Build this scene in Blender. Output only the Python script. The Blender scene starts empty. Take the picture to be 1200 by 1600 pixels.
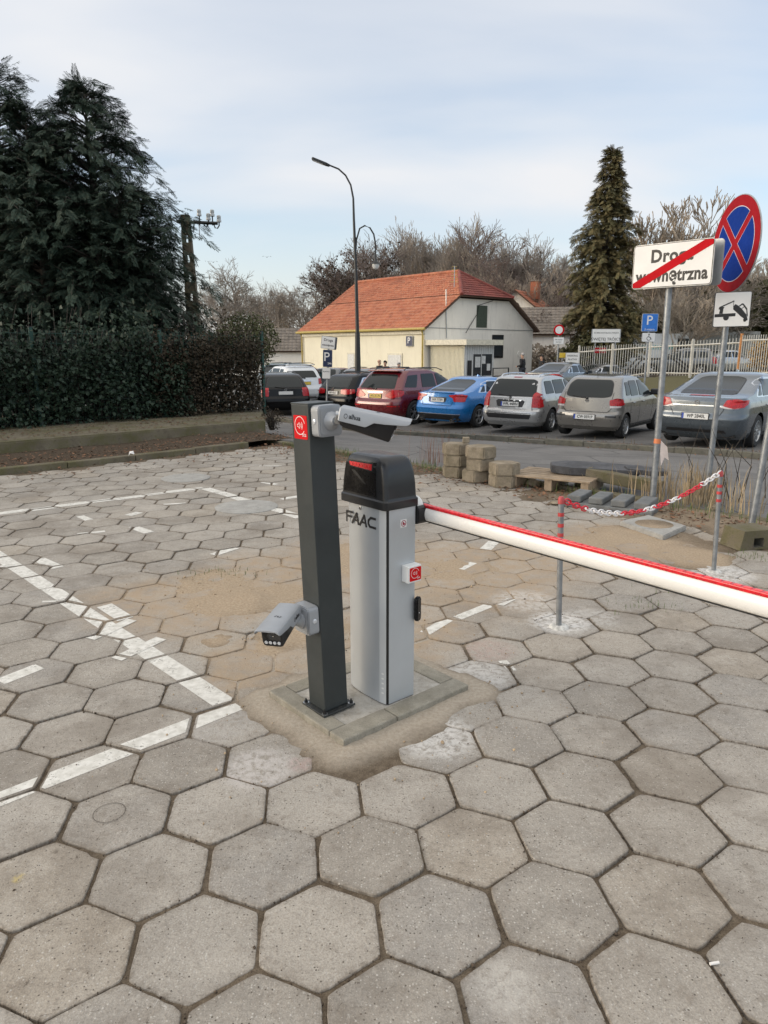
import bpy, bmesh, math, random
import numpy as np
from math import sin, cos, tan, pi, radians, atan2, hypot, sqrt
from mathutils import Vector, Matrix
from mathutils.bvhtree import BVHTree

S = bpy.context.scene
COL = S.collection
random.seed(7)
RNG = np.random.default_rng(11)

# ------------------------------------------------------------------ camera, sky, sun, exposure
FPX, PITCH, CAMH = 1095.0, 0.22825, 1.632
cd = bpy.data.cameras.new('camera'); cam = bpy.data.objects.new('camera', cd); COL.objects.link(cam)
cd.sensor_fit = 'VERTICAL'; cd.sensor_height = 24.0; cd.lens = FPX / 1600 * 24
cd.clip_start = 0.05; cd.clip_end = 3000
cam.location = (0, 0, CAMH); cam.rotation_euler = (pi / 2 - PITCH, 0, 0)
S.camera = cam

SUN_EL, SUN_AZ = radians(15), radians(-98)      # azimuth from +y, clockwise
W = bpy.data.worlds.new('World'); S.world = W; W.use_nodes = True
nt = W.node_tree; nt.nodes.clear()
def wn(t, **k):
    n = nt.nodes.new(t)
    for a, b in k.items(): setattr(n, a, b)
    return n
wout = wn('ShaderNodeOutputWorld'); wbg = wn('ShaderNodeBackground'); wbg.inputs[1].default_value = 0.15
sky = wn('ShaderNodeTexSky', sky_type='NISHITA', sun_disc=False)
sky.sun_elevation = SUN_EL; sky.sun_rotation = SUN_AZ
sky.air_density = 1.0; sky.dust_density = 1.5; sky.ozone_density = 2.0
tc = wn('ShaderNodeTexCoord')
sep = wn('ShaderNodeSeparateXYZ'); nt.links.new(tc.outputs['Generated'], sep.inputs[0])
# clouds: project direction on a plane overhead, stretch, soft noise
mz = wn('ShaderNodeMath', operation='MAXIMUM'); nt.links.new(sep.outputs[2], mz.inputs[0]); mz.inputs[1].default_value = 0.0
az = wn('ShaderNodeMath', operation='ADD'); nt.links.new(mz.outputs[0], az.inputs[0]); az.inputs[1].default_value = 0.22
dx = wn('ShaderNodeMath', operation='DIVIDE'); nt.links.new(sep.outputs[0], dx.inputs[0]); nt.links.new(az.outputs[0], dx.inputs[1])
dy = wn('ShaderNodeMath', operation='DIVIDE'); nt.links.new(sep.outputs[1], dy.inputs[0]); nt.links.new(az.outputs[0], dy.inputs[1])
cmb = wn('ShaderNodeCombineXYZ'); nt.links.new(dx.outputs[0], cmb.inputs[0]); nt.links.new(dy.outputs[0], cmb.inputs[1])
mp = wn('ShaderNodeMapping'); nt.links.new(cmb.outputs[0], mp.inputs[0]); mp.inputs['Rotation'].default_value = (0, 0, radians(62)); mp.inputs['Scale'].default_value = (0.75, 1.7, 1)
mp.inputs['Location'].default_value = (1.3, 2.1, 0)
n1 = wn('ShaderNodeTexNoise'); nt.links.new(mp.outputs[0], n1.inputs[0]); n1.inputs['Scale'].default_value = 0.85; n1.inputs['Detail'].default_value = 6; n1.inputs['Roughness'].default_value = 0.42; n1.inputs['Distortion'].default_value = 0.3
cr = wn('ShaderNodeValToRGB'); nt.links.new(n1.outputs[0], cr.inputs[0])
cr.color_ramp.elements[0].position = 0.40; cr.color_ramp.elements[0].color = (0.30, 0.30, 0.30, 1)
cr.color_ramp.elements[1].position = 0.68; cr.color_ramp.elements[1].color = (1, 1, 1, 1)
# more veil near the horizon
hz = wn('ShaderNodeMapRange'); nt.links.new(sep.outputs[2], hz.inputs[0]); hz.inputs[1].default_value = 0.0; hz.inputs[2].default_value = 0.35; hz.inputs[3].default_value = 0.75; hz.inputs[4].default_value = 0.0
mx = wn('ShaderNodeMath', operation='MAXIMUM'); nt.links.new(cr.outputs[0], mx.inputs[0]); nt.links.new(hz.outputs[0], mx.inputs[1])
mix = wn('ShaderNodeMix', data_type='RGBA'); nt.links.new(mx.outputs[0], mix.inputs[0]); nt.links.new(sky.outputs[0], mix.inputs[6])
CLOUD = (3.48, 3.52, 3.62, 1)
mix.inputs[7].default_value = CLOUD
# extra sky brightness added overhead and behind the camera, unseen, to light the ground
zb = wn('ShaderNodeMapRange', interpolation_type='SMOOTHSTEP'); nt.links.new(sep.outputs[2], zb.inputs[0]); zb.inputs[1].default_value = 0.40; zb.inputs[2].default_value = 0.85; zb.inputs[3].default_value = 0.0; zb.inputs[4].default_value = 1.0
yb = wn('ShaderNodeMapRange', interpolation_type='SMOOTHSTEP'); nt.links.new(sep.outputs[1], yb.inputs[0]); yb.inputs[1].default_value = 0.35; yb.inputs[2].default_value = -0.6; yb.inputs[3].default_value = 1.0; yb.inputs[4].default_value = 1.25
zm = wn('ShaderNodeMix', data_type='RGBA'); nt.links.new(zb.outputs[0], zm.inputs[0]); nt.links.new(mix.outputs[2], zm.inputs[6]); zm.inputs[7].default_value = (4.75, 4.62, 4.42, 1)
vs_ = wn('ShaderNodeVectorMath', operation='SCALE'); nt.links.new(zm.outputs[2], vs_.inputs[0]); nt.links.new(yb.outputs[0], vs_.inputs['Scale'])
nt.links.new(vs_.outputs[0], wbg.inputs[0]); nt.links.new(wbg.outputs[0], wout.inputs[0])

sd = bpy.data.lights.new('sun', 'SUN'); sun = bpy.data.objects.new('sun', sd); COL.objects.link(sun)
sd.energy = 0.95; sd.angle = radians(32); sd.color = (1.0, 0.87, 0.70)
sv = Vector((sin(SUN_AZ) * cos(SUN_EL), cos(SUN_AZ) * cos(SUN_EL), sin(SUN_EL)))
sun.rotation_euler = (-sv).to_track_quat('-Z', 'Y').to_euler(); sun.location = sv * 60
S.view_settings.view_transform = 'Standard'; S.view_settings.look = 'None'
S.view_settings.exposure = 0.75; S.view_settings.gamma = 1.0

# ------------------------------------------------------------------ placing helpers
AN = radians(43.5); EN = Vector((cos(AN), sin(AN))); ES = Vector((-sin(AN), cos(AN)))
def ns(n, s): p = EN * n + ES * s; return p.x, p.y
def sst(a, b, x):
    t = min(1, max(0, (x - a) / (b - a))); return t * t * (3 - 2 * t)
def terrain(x, y):
    n = x * EN.x + y * EN.y; s = x * ES.x + y * ES.y
    z = -0.05 * min(8, max(0, n - 7.3)) - 0.04 * min(10, max(0, s - 5)) * sst(7.3, 11.5, n)
    z += 0.95 * sst(21, 34, n) * sst(23, 17, s)
    return z
def ray(u, v):
    a = (u - 600) / FPX; b = (800 - v) / FPX
    return Vector((a, cos(PITCH) + b * sin(PITCH), -sin(PITCH) + b * cos(PITCH)))
def G(u, v, z=0.0):
    d = ray(u, v); t = (z - CAMH) / d.z; return Vector((d.x * t, d.y * t, z))
def GT(u, v):
    z = 0.0
    for _ in range(40):
        p = G(u, v, z); z = 0.5 * z + 0.5 * terrain(p.x, p.y)
    return Vector((p.x, p.y, terrain(p.x, p.y)))
def at(u, v, Y):
    d = ray(u, v); t = Y / d.y; return Vector((d.x * t, Y, CAMH + d.z * t))

# ------------------------------------------------------------------ mesh builder
class MB:
    def __init__(s): s.v = []; s.f = []; s.m = []; s.mats = []; s.sm = []
    def mi(s, mat):
        if mat is None: return 0
        if mat not in s.mats: s.mats.append(mat)
        return s.mats.index(mat)
    def add(s, vs, fs, mat=None, smooth=False, M=None):
        o = len(s.v)
        for p in vs:
            p = Vector(p)
            if M is not None: p = M @ p
            s.v.append(p)
        k = s.mi(mat)
        for f in fs: s.f.append([i + o for i in f]); s.m.append(k); s.sm.append(smooth)
        return s
    def box(s, c, d, mat=None, M=None, bev=0.0, seg=2):
        bm = bmesh.new(); bmesh.ops.create_cube(bm, size=1)
        for v in bm.verts: v.co = Vector((v.co.x * d[0], v.co.y * d[1], v.co.z * d[2]))
        if bev > 0: bmesh.ops.bevel(bm, geom=list(bm.edges), offset=bev, segments=seg, affect='EDGES', profile=0.5)
        s.frombm(bm, mat, (M if M is not None else Matrix()) @ Matrix.Translation(c), smooth=False)
        return s
    def frombm(s, bm, mat=None, M=None, smooth=False):
        bm.verts.ensure_lookup_table(); bm.verts.index_update()
        s.add([v.co.copy() for v in bm.verts], [[v.index for v in f.verts] for f in bm.faces], mat, smooth, M); bm.free(); return s
    def tube(s, pts, r, mat=None, n=8, smooth=True, cap=True):
        pts = [Vector(p) for p in pts]; k = len(pts)
        rs = r if isinstance(r, (list, tuple)) else [r] * k
        vs = []; up = None
        for i, p in enumerate(pts):
            t = (pts[min(i + 1, k - 1)] - pts[max(i - 1, 0)])
            if t.length < 1e-9: t = Vector((0, 0, 1))
            t.normalize()
            if up is None:
                up = Vector((0, 0, 1)) if abs(t.z) < 0.9 else Vector((1, 0, 0))
            a = t.cross(up)
            if a.length < 1e-4: a = t.cross(Vector((0.3, 1, 0.2)))
            a.normalize(); b = t.cross(a).normalized(); up = -b if False else up
            for j in range(n):
                q = 2 * pi * j / n; vs.append(p + (a * cos(q) + b * sin(q)) * rs[i])
        fs = [[i * n + j, i * n + (j + 1) % n, (i + 1) * n + (j + 1) % n, (i + 1) * n + j] for i in range(k - 1) for j in range(n)]
        s.add(vs, fs, mat, smooth)
        if cap: s.add([vs[j] for j in range(n)][::-1], [list(range(n))], mat); s.add(vs[-n:], [list(range(n))], mat)
        return s
    def cyl(s, p, q, r, mat=None, n=16, r2=None, smooth=True): return s.tube([p, q], [r, r if r2 is None else r2], mat, n, smooth)
    def lathe(s, prof, mat=None, n=24, M=None, smooth=True):   # prof: (r, z)
        vs = [(r * cos(2 * pi * j / n), r * sin(2 * pi * j / n), z) for r, z in prof for j in range(n)]
        fs = [[i * n + j, i * n + (j + 1) % n, (i + 1) * n + (j + 1) % n, (i + 1) * n + j] for i in range(len(prof) - 1) for j in range(n)]
        return s.add(vs, fs, mat, smooth, M)
    def prism(s, poly, h, mat=None, M=None, bev=0.0, z0=0.0):   # poly in xy, thickness along z
        bm = bmesh.new(); vs = [bm.verts.new((x, y, z0)) for x, y in poly]; f = bm.faces.new(vs)
        r = bmesh.ops.extrude_face_region(bm, geom=[f]); 
        bmesh.ops.translate(bm, verts=[g for g in r['geom'] if isinstance(g, bmesh.types.BMVert)], vec=(0, 0, h))
        bmesh.ops.recalc_face_normals(bm, faces=bm.faces)
        if bev > 0: bmesh.ops.bevel(bm, geom=list(bm.edges), offset=bev, segments=2, affect='EDGES')
        return s.frombm(bm, mat, M)
    def build(s, name, mat=None, parent=None, loc=None, sharp=35):
        me = bpy.data.meshes.new(name); me.from_pydata([tuple(v) for v in s.v], [], s.f)
        ms = s.mats if s.mats else [mat]
        for m in ms:
            if m is not None: me.materials.append(m)
        if s.f:
            me.polygons.foreach_set('material_index', s.m); me.polygons.foreach_set('use_smooth', s.sm)
        me.update()
        if any(s.sm):
            try: me.set_sharp_from_angle(angle=radians(sharp))
            except Exception: pass
        o = bpy.data.objects.new(name, me); COL.objects.link(o)
        if parent is not None: o.parent = parent
        if loc is not None: o.location = loc
        return o
def npmesh(name, V, F, mat, parent=None, smooth=False):
    """V (n,3) array, F (m,k) array, all faces k-sided"""
    me = bpy.data.meshes.new(name); V = np.asarray(V, dtype=np.float32); F = np.asarray(F, dtype=np.int32); k = F.shape[1]
    me.vertices.add(len(V)); me.vertices.foreach_set('co', V.ravel())
    me.loops.add(F.size); me.loops.foreach_set('vertex_index', F.ravel())
    me.polygons.add(len(F)); me.polygons.foreach_set('loop_start', np.arange(0, F.size, k, dtype=np.int32)); me.polygons.foreach_set('loop_total', np.full(len(F), k, dtype=np.int32))
    me.update(calc_edges=True); me.validate()
    if smooth: me.polygons.foreach_set('use_smooth', np.ones(len(F), dtype=bool))
    if mat is not None: me.materials.append(mat)
    o = bpy.data.objects.new(name, me); COL.objects.link(o)
    if parent is not None: o.parent = parent
    return o
def tag(o, label=None, cat=None, group=None, kind=None):
    if label: o['label'] = label
    if cat: o['category'] = cat
    if group: o['group'] = group
    if kind: o['kind'] = kind
    return o
def empty(name, loc=(0, 0, 0), rz=0.0, label=None, cat=None, group=None):
    o = bpy.data.objects.new(name, None); COL.objects.link(o); o.location = loc; o.rotation_euler = (0, 0, rz); o.empty_display_size = 0.1
    return tag(o, label, cat, group)
def copy_tree(o, parent=None):
    kids = list(o.children); c = o.copy(); COL.objects.link(c); c.parent = parent
    for k in kids: copy_tree(k, c)
    return c
def frame(o, x, y):      # matrix from origin, x axis and y axis
    o = Vector(o); x = Vector(x).normalized(); y = Vector(y); z = x.cross(y).normalized(); y = z.cross(x)
    return Matrix(((x.x, y.x, z.x, o.x), (x.y, y.y, z.y, o.y), (x.z, y.z, z.z, o.z), (0, 0, 0, 1)))
def text(name, s, size, M, mat, parent=None, depth=0.0006, bold=0.0, sx=1.0, space=1.0, align='CENTER'):
    c = bpy.data.curves.new(name, 'FONT'); c.body = s; c.size = size; c.extrude = depth; c.offset = bold; c.align_x = align; c.align_y = 'CENTER'; c.space_character = space; c.resolution_u = 3
    t = bpy.data.objects.new(name, c); COL.objects.link(t)
    dg = bpy.context.evaluated_depsgraph_get(); me = bpy.data.meshes.new_from_object(t.evaluated_get(dg)); bpy.data.objects.remove(t)
    me.transform(M @ Matrix.Diagonal((sx, 1, 1, 1))); me.name = name; me.materials.clear(); me.materials.append(mat)
    o = bpy.data.objects.new(name, me); COL.objects.link(o)
    if parent is not None: o.parent = parent
    return o
def rrect(w, h, r, n=5):
    out = []
    for cx, cy, a0 in ((w/2-r, h/2-r, 0), (-w/2+r, h/2-r, 90), (-w/2+r, -h/2+r, 180), (w/2-r, -h/2+r, 270)):
        for k in range(n + 1):
            a = radians(a0 + 90 * k / n); out.append((cx + r * cos(a), cy + r * sin(a)))
    return out
def circ(r, n=32, cx=0, cy=0): return [(cx + r * cos(2*pi*k/n), cy + r * sin(2*pi*k/n)) for k in range(n)]

# ------------------------------------------------------------------ materials
class NT:
    def __init__(s, mat): s.t = mat.node_tree; s.b = s.t.nodes['Principled BSDF']
    def n(s, t, **k):
        x = s.t.nodes.new(t)
        for a, b in k.items(): setattr(x, a, b)
        return x
    def l(s, a, b): s.t.links.new(a, b)
    def val(s, a, sock):
        if isinstance(a, (int, float)): sock.default_value = a
        elif isinstance(a, (tuple, list)): sock.default_value = tuple(a) if len(a) == 4 or sock.type == 'VECTOR' else tuple(a) + (1,)
        else: s.l(a, sock)
    def m(s, op, a, b=0.0, c=None, clamp=False):
        x = s.n('ShaderNodeMath', operation=op, use_clamp=clamp); s.val(a, x.inputs[0]); s.val(b, x.inputs[1])
        if c is not None: s.val(c, x.inputs[2])
        return x.outputs[0]
    def mix(s, f, a, b, mode='MIX'):
        x = s.n('ShaderNodeMix', data_type='RGBA', blend_type=mode, clamp_factor=True); s.val(f, x.inputs[0]); s.val(a, x.inputs[6]); s.val(b, x.inputs[7]); return x.outputs[2]
    def pos(s): return s.n('ShaderNodeNewGeometry').outputs['Position']
    def obj(s): return s.n('ShaderNodeTexCoord').outputs['Object']
    def noise(s, vec, sc, det=3, rough=0.55, dist=0.0, out=0):
        x = s.n('ShaderNodeTexNoise'); s.l(vec, x.inputs['Vector']); x.inputs['Scale'].default_value = sc; x.inputs['Detail'].default_value = det; x.inputs['Roughness'].default_value = rough; x.inputs['Distortion'].default_value = dist
        return x.outputs[out]
    def vor(s, vec, sc, feat='F1', out='Distance', rand=1.0):
        x = s.n('ShaderNodeTexVoronoi', feature=feat); s.l(vec, x.inputs['Vector']); x.inputs['Scale'].default_value = sc; x.inputs['Randomness'].default_value = rand
        return x.outputs[out]
    def ss(s, x, a, b, lo=0.0, hi=1.0):
        r = s.n('ShaderNodeMapRange', interpolation_type='SMOOTHSTEP'); s.val(x, r.inputs[0]); r.inputs[1].default_value = a; r.inputs[2].default_value = b; r.inputs[3].default_value = lo; r.inputs[4].default_value = hi; return r.outputs[0]
    def attr(s, name, out='Fac'): return s.n('ShaderNodeAttribute', attribute_name=name).outputs[out]
    def scale(s, vec, v):
        x = s.n('ShaderNodeMapping'); s.l(vec, x.inputs[0]); x.inputs['Scale'].default_value = v; return x.outputs[0]
    def blob(s, vec, c, r, soft=0.4):
        x = s.n('ShaderNodeVectorMath', operation='DISTANCE'); s.l(vec, x.inputs[0]); x.inputs[1].default_value = (c[0], c[1], 0)
        return s.ss(x.outputs['Value'], r * (1 + soft), r * (1 - soft))
    def bump(s, h, st=0.3, d=0.01):
        x = s.n('ShaderNodeBump'); s.l(h, x.inputs['Height']); x.inputs['Strength'].default_value = st; x.inputs['Distance'].default_value = d; s.l(x.outputs[0], s.b.inputs['Normal'])
def newmat(name):
    m = bpy.data.materials.new(name); m.use_nodes = True; return m, NT(m)
MATS = {}
def pm(name, c, rough=0.5, metal=0.0, var=0.12, vs=8.0, bump=0.0, bs=60.0, coat=0.0, dirt=0.0, dirtc=(0.12, 0.10, 0.08), emit=None, es=1.0, spec=None, alpha=None):
    """general procedural material: base colour with noise variation, optional dirt and bump"""
    if name in MATS: return MATS[name]
    m, t = newmat(name); p = t.obj()
    a = t.noise(p, vs, 4, 0.6)
    lo = tuple(x * (1 - var) for x in c); hi = tuple(min(1, x * (1 + var)) for x in c)
    col = t.mix(t.ss(a, 0.3, 0.7), lo, hi)
    if dirt > 0:
        d = t.noise(p, vs * 2.7, 6, 0.7); col = t.mix(t.m('MULTIPLY', t.ss(d, 0.5, 0.75), dirt), col, dirtc)
    t.l(col, t.b.inputs['Base Color'])
    rn = t.noise(p, vs * 3, 3); t.l(t.ss(rn, 0.2, 0.8, max(0.02, rough - 0.07), min(1, rough + 0.07)), t.b.inputs['Roughness'])
    t.b.inputs['Metallic'].default_value = metal
    if coat: t.b.inputs['Coat Weight'].default_value = coat; t.b.inputs['Coat Roughness'].default_value = 0.04
    if spec is not None: t.b.inputs['Specular IOR Level'].default_value = spec
    if bump: t.bump(t.noise(p, bs, 5, 0.65), bump, 0.01)
    if emit: t.b.inputs['Emission Color'].default_value = tuple(emit) + (1,); t.b.inputs['Emission Strength'].default_value = es
    MATS[name] = m; return m
# ------------------------------------------------------------------ ground materials
SLF = Vector((-0.169, 2.637, 0)); A1 = radians(41); E1 = Vector((cos(A1), sin(A1), 0)); E2 = Vector((-sin(A1), cos(A1), 0))
SANDS = [(G(300, 935), 0.62), (G(430, 905), 0.62), (G(560, 880), 0.75), (G(700, 895), 0.8), (G(600, 1000), 0.5), (G(800, 880), 0.6), (G(980, 845), 0.6), (G(400, 1040), 0.28)]
def sandmask(t, P):
    d = t.n('ShaderNodeVectorMath', operation='ADD'); nn = t.noise(P, 1.6, 4, 0.6, out=1)
    s2 = t.n('ShaderNodeVectorMath', operation='MULTIPLY_ADD'); t.l(nn, s2.inputs[0]); s2.inputs[1].default_value = (0.9, 0.9, 0); s2.inputs[2].default_value = (-0.45, -0.45, 0)
    t.l(P, d.inputs[0]); t.l(s2.outputs[0], d.inputs[1]); q = d.outputs[0]
    k = None
    for c, r in SANDS:
        b = t.blob(q, c, r, 0.45); k = b if k is None else t.m('MAXIMUM', k, b)
    return k
def flat(t):
    P = t.pos(); return t.scale(P, (1, 1, 0)), P
def make_paver_mat():
    m, t = newmat('paver_concrete'); F, P = flat(t)
    tone = t.attr('tone'); hue = t.attr('hue'); edge = t.attr('edge')
    base = t.mix(tone, (0.268, 0.243, 0.210), (0.395, 0.362, 0.318))
    base = t.mix(t.ss(hue, 0.62, 1.0), base, (0.30, 0.278, 0.25))
    base = t.mix(t.ss(hue, 0.22, 0.0), base, (0.37, 0.322, 0.262))
    mot = t.noise(F, 5.5, 5, 0.65); base = t.mix(t.ss(mot, 0.35, 0.7, 0, 0.5), base, (0.46, 0.42, 0.365))
    mot2 = t.noise(F, 13, 6, 0.72); base = t.mix(t.ss(mot2, 0.50, 0.76, 0, 0.6), base, (0.19, 0.155, 0.12)); mid_ = t.noise(F, 48, 4, 0.7); base = t.mix(t.ss(mid_, 0.5, 0.72, 0, 0.45), base, (0.17, 0.145, 0.118)); base = t.mix(t.ss(mid_, 0.45, 0.28, 0, 0.4), base, (0.52, 0.48, 0.42))
    gr = t.noise(F, 150, 3, 0.7); base = t.mix(t.ss(gr, 0.4, 0.72, 0, 0.45), base, (0.13, 0.115, 0.1))
    # exposed aggregate: pale and dark grains
    vc = t.vor(F, 115, out='Color'); vd = t.vor(F, 115)
    sx = t.n('ShaderNodeSeparateColor'); t.l(vc, sx.inputs[0])
    g1 = t.m('MULTIPLY', t.ss(vd, 0.42, 0.22), t.ss(sx.outputs[0], 0.80, 0.86)); base = t.mix(t.m('MULTIPLY', g1, t.ss(tone, 0.0, 1.0, 0.75, 0.35)), base, (0.56, 0.53, 0.48))
    g2 = t.m('MULTIPLY', t.ss(vd, 0.40, 0.22), t.ss(sx.outputs[1], 0.90, 0.94)); base = t.mix(g2, base, (0.10, 0.085, 0.07))
    vd2 = t.vor(F, 260); vc2 = t.vor(F, 260, out='Color'); s2 = t.n('ShaderNodeSeparateColor'); t.l(vc2, s2.inputs[0])
    g3 = t.m('MULTIPLY', t.ss(vd2, 0.45, 0.25), t.ss(s2.outputs[0], 0.86, 0.9)); base = t.mix(t.m('MULTIPLY', g3, 0.6), base, (0.5, 0.47, 0.42))
    # scuffs and soil pressed in at the rims
    sc = t.noise(t.scale(F, (1, 3.2, 1)), 22, 4, 0.75, 1.5); base = t.mix(t.m('MULTIPLY', t.ss(sc, 0.60, 0.70), 0.6), base, (0.10, 0.08, 0.06))
    sc2 = t.noise(t.scale(F, (2.6, 1, 1)), 17, 4, 0.7, 2.0); base = t.mix(t.m('MULTIPLY', t.ss(sc2, 0.61, 0.72), 0.55), base, (0.55, 0.53, 0.49))
    en = t.noise(F, 45, 4, 0.7); base = t.mix(t.m('MULTIPLY', edge, t.ss(en, 0.35, 0.62, 0.10, 0.75)), base, (0.12, 0.095, 0.07))
    big = t.noise(F, 1.3, 5, 0.7); base = t.mix(t.ss(big, 0.48, 0.64, 0, 0.5), base, (0.18, 0.152, 0.122)); base = t.mix(t.ss(big, 0.45, 0.30, 0, 0.3), base, (0.50, 0.455, 0.395))
    deb = t.noise(F, 26, 6, 0.8, 0.8); base = t.mix(t.m('MULTIPLY', t.ss(deb, 0.60, 0.66), t.m('MAXIMUM', t.ss(big, 0.5, 0.62), edge)), base, (0.075, 0.058, 0.042))
    # sand dust
    sm = sandmask(t, F); sn = t.noise(F, 9, 5, 0.65); base = t.mix(t.m('MULTIPLY', sm, t.ss(sn, 0.3, 0.68, 0.3, 0.9)), base, (0.36, 0.272, 0.185))
    # cement dust left on single pavers
    for c, r, k, col in ((G(405, 1200), 0.14, 0.75, (0.52, 0.485, 0.46)), (G(680, 1150), 0.17, 0.85, (0.6, 0.58, 0.55)), (G(748, 1054), 0.16, 0.75, (0.55, 0.53, 0.5)), (G(873, 972), 0.17, 0.9, (0.62, 0.6, 0.57)), (G(925, 964), 0.16, 0.4, (0.6, 0.58, 0.55)), (G(820, 938), 0.2, 0.55, (0.6, 0.57, 0.53)), (G(1130, 896), 0.22, 0.8, (0.62, 0.6, 0.57)), (G(340, 1130), 0.16, 0.3, (0.5, 0.48, 0.46)), (G(470, 1192), 0.05, 0.3, (0.5, 0.3, 0.29)), (G(765, 1015), 0.14, 0.28, (0.42, 0.25, 0.22)), (G(790, 1540), 0.08, 0.35, (0.6, 0.57, 0.52)), (G(30, 1372), 0.02, 0.5, (0.55, 0.42, 0.12))):
        b = t.blob(F, c, r, 0.35); bn = t.noise(F, 28, 6, 0.72, 0.6); base = t.mix(t.m('MULTIPLY', t.m('MULTIPLY', b, k), t.ss(bn, 0.36, 0.58)), base, col)
    t.l(base, t.b.inputs['Base Color']); t.l(t.ss(gr, 0.2, 0.8, 0.78, 0.95), t.b.inputs['Roughness']); t.b.inputs['Specular IOR Level'].default_value = 0.3
    h = t.m('ADD', t.m('MULTIPLY', gr, 0.5), t.m('ADD', t.m('MULTIPLY', mot2, 1.2), t.m('MULTIPLY', g1, 0.25)))
    t.bump(t.m('ADD', h, mid_), 0.6, 0.005); return m
def make_soil_mat(name, c1, c2, c3, sand=True):
    m, t = newmat(name); F, P = flat(t)
    a = t.noise(F, 30, 6, 0.7); base = t.mix(t.ss(a, 0.3, 0.7), c1, c2)
    b = t.noise(F, 190, 3, 0.7); base = t.mix(t.ss(b, 0.45, 0.75, 0, 0.8), base, c3)
    if sand:
        sm = sandmask(t, F); hh = t.attr('sand'); k = t.m('MAXIMUM', sm, hh)
        sn = t.noise(F, 60, 4, 0.7); sc = t.mix(t.ss(sn, 0.3, 0.7), (0.31, 0.235, 0.16), (0.43, 0.345, 0.25))
        sg = t.noise(F, 240, 2, 0.7); sc = t.mix(t.ss(sg, 0.5, 0.75, 0, 0.6), sc, (0.13, 0.10, 0.07))
        gy = t.attr('grey'); sc = t.mix(gy, sc, t.mix(t.ss(sn, 0.3, 0.7), (0.33, 0.28, 0.22), (0.43, 0.375, 0.305)))
        base = t.mix(k, base, sc)
    t.l(base, t.b.inputs['Base Color']); t.b.inputs['Roughness'].default_value = 0.95; t.b.inputs['Specular IOR Level'].default_value = 0.15
    t.bump(t.m('ADD', a, t.m('MULTIPLY', b, 0.4)), 0.7, 0.008); return m
def make_paint_mat():
    m, t = newmat('white_road_paint'); F, P = flat(t)
    a = t.noise(F, 70, 5, 0.75); b = t.noise(F, 9, 3, 0.6)
    mask = t.ss(t.m('ADD', a, t.m('MULTIPLY', b, 0.5)), 0.55, 0.67)
    col = t.mix(t.ss(t.noise(F, 25, 4), 0.3, 0.7), (0.52, 0.50, 0.45), (0.70, 0.68, 0.63)); t.l(col, t.b.inputs['Base Color']); t.b.inputs['Roughness'].default_value = 0.75
    tr = t.n('ShaderNodeBsdfTransparent'); mx_ = t.n('ShaderNodeMixShader'); t.l(mask, mx_.inputs[0]); t.l(tr.outputs[0], mx_.inputs[1]); t.l(t.b.outputs[0], mx_.inputs[2])
    t.l(mx_.outputs[0], t.t.nodes['Material Output'].inputs[0]); t.bump(a, 0.3, 0.003); return m
def make_asphalt(name, c=(0.10, 0.10, 0.103)):
    m, t = newmat(name); F, P = flat(t)
    a = t.noise(F, 0.9, 5, 0.65); base = t.mix(t.ss(a, 0.3, 0.7), tuple(x * 0.8 for x in c), tuple(x * 1.35 for x in c))
    g = t.noise(F, 90, 3, 0.7); base = t.mix(t.ss(g, 0.42, 0.75, 0, 0.6), base, (0.26, 0.25, 0.24))
    w = t.noise(t.scale(F, (1, 1, 1)), 3.5, 6, 0.8, 1.2); base = t.mix(t.m('MULTIPLY', t.ss(w, 0.58, 0.7), 0.35), base, (0.05, 0.05, 0.05))
    cr_ = t.vor(t.scale(F, (1, 1, 1)), 0.55, 'DISTANCE_TO_EDGE'); wob = t.noise(F, 6, 4); crack = t.ss(t.m('ADD', cr_, t.m('MULTIPLY', wob, 0.02)), 0.022, 0.014); base = t.mix(t.m('MULTIPLY', crack, 0.7), base, (0.03, 0.03, 0.028))
    t.l(base, t.b.inputs['Base Color']); t.b.inputs['Roughness'].default_value = 0.85; t.bump(g, 0.4, 0.006); return m
def make_concrete(name, c1, c2, moss=0.0, scale=1.0, use_obj=False):
    m, t = newmat(name); P = t.obj() if use_obj else t.pos()
    a = t.noise(P, 6 * scale, 6, 0.7); base = t.mix(t.ss(a, 0.3, 0.7), c1, c2)
    g = t.noise(P, 120 * scale, 3, 0.7); base = t.mix(t.ss(g, 0.45, 0.75, 0, 0.5), base, tuple(x * 0.5 for x in c1))
    d = t.noise(P, 17 * scale, 5, 0.75); base = t.mix(t.ss(d, 0.58, 0.72, 0, 0.6), base, tuple(x * 0.45 for x in c1))
    if moss:
        mn = t.noise(P, 3.0, 6, 0.75); base = t.mix(t.m('MULTIPLY', t.ss(mn, 0.42, 0.62), moss), base, (0.085, 0.08, 0.03))
    t.l(base, t.b.inputs['Base Color']); t.b.inputs['Roughness'].default_value = 0.9; t.b.inputs['Specular IOR Level'].default_value = 0.25
    t.bump(t.m('ADD', a, t.m('MULTIPLY', g, 0.5)), 0.5, 0.008); return m
M_PAVER = make_paver_mat()
M_JOINT = make_soil_mat('joint_soil', (0.105, 0.080, 0.056), (0.185, 0.148, 0.108), (0.05, 0.038, 0.026))
M_SOIL = make_soil_mat('verge_soil', (0.055, 0.040, 0.028), (0.105, 0.080, 0.056), (0.03, 0.02, 0.014), sand=False)
M_PAINT = make_paint_mat()
M_ASPH = make_asphalt('road_asphalt', (0.112, 0.106, 0.100)); M_ASPH2 = make_asphalt('lot_asphalt', (0.088, 0.083, 0.078))
M_CONC = make_concrete('grey_concrete', (0.24, 0.215, 0.18), (0.36, 0.33, 0.28))
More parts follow.
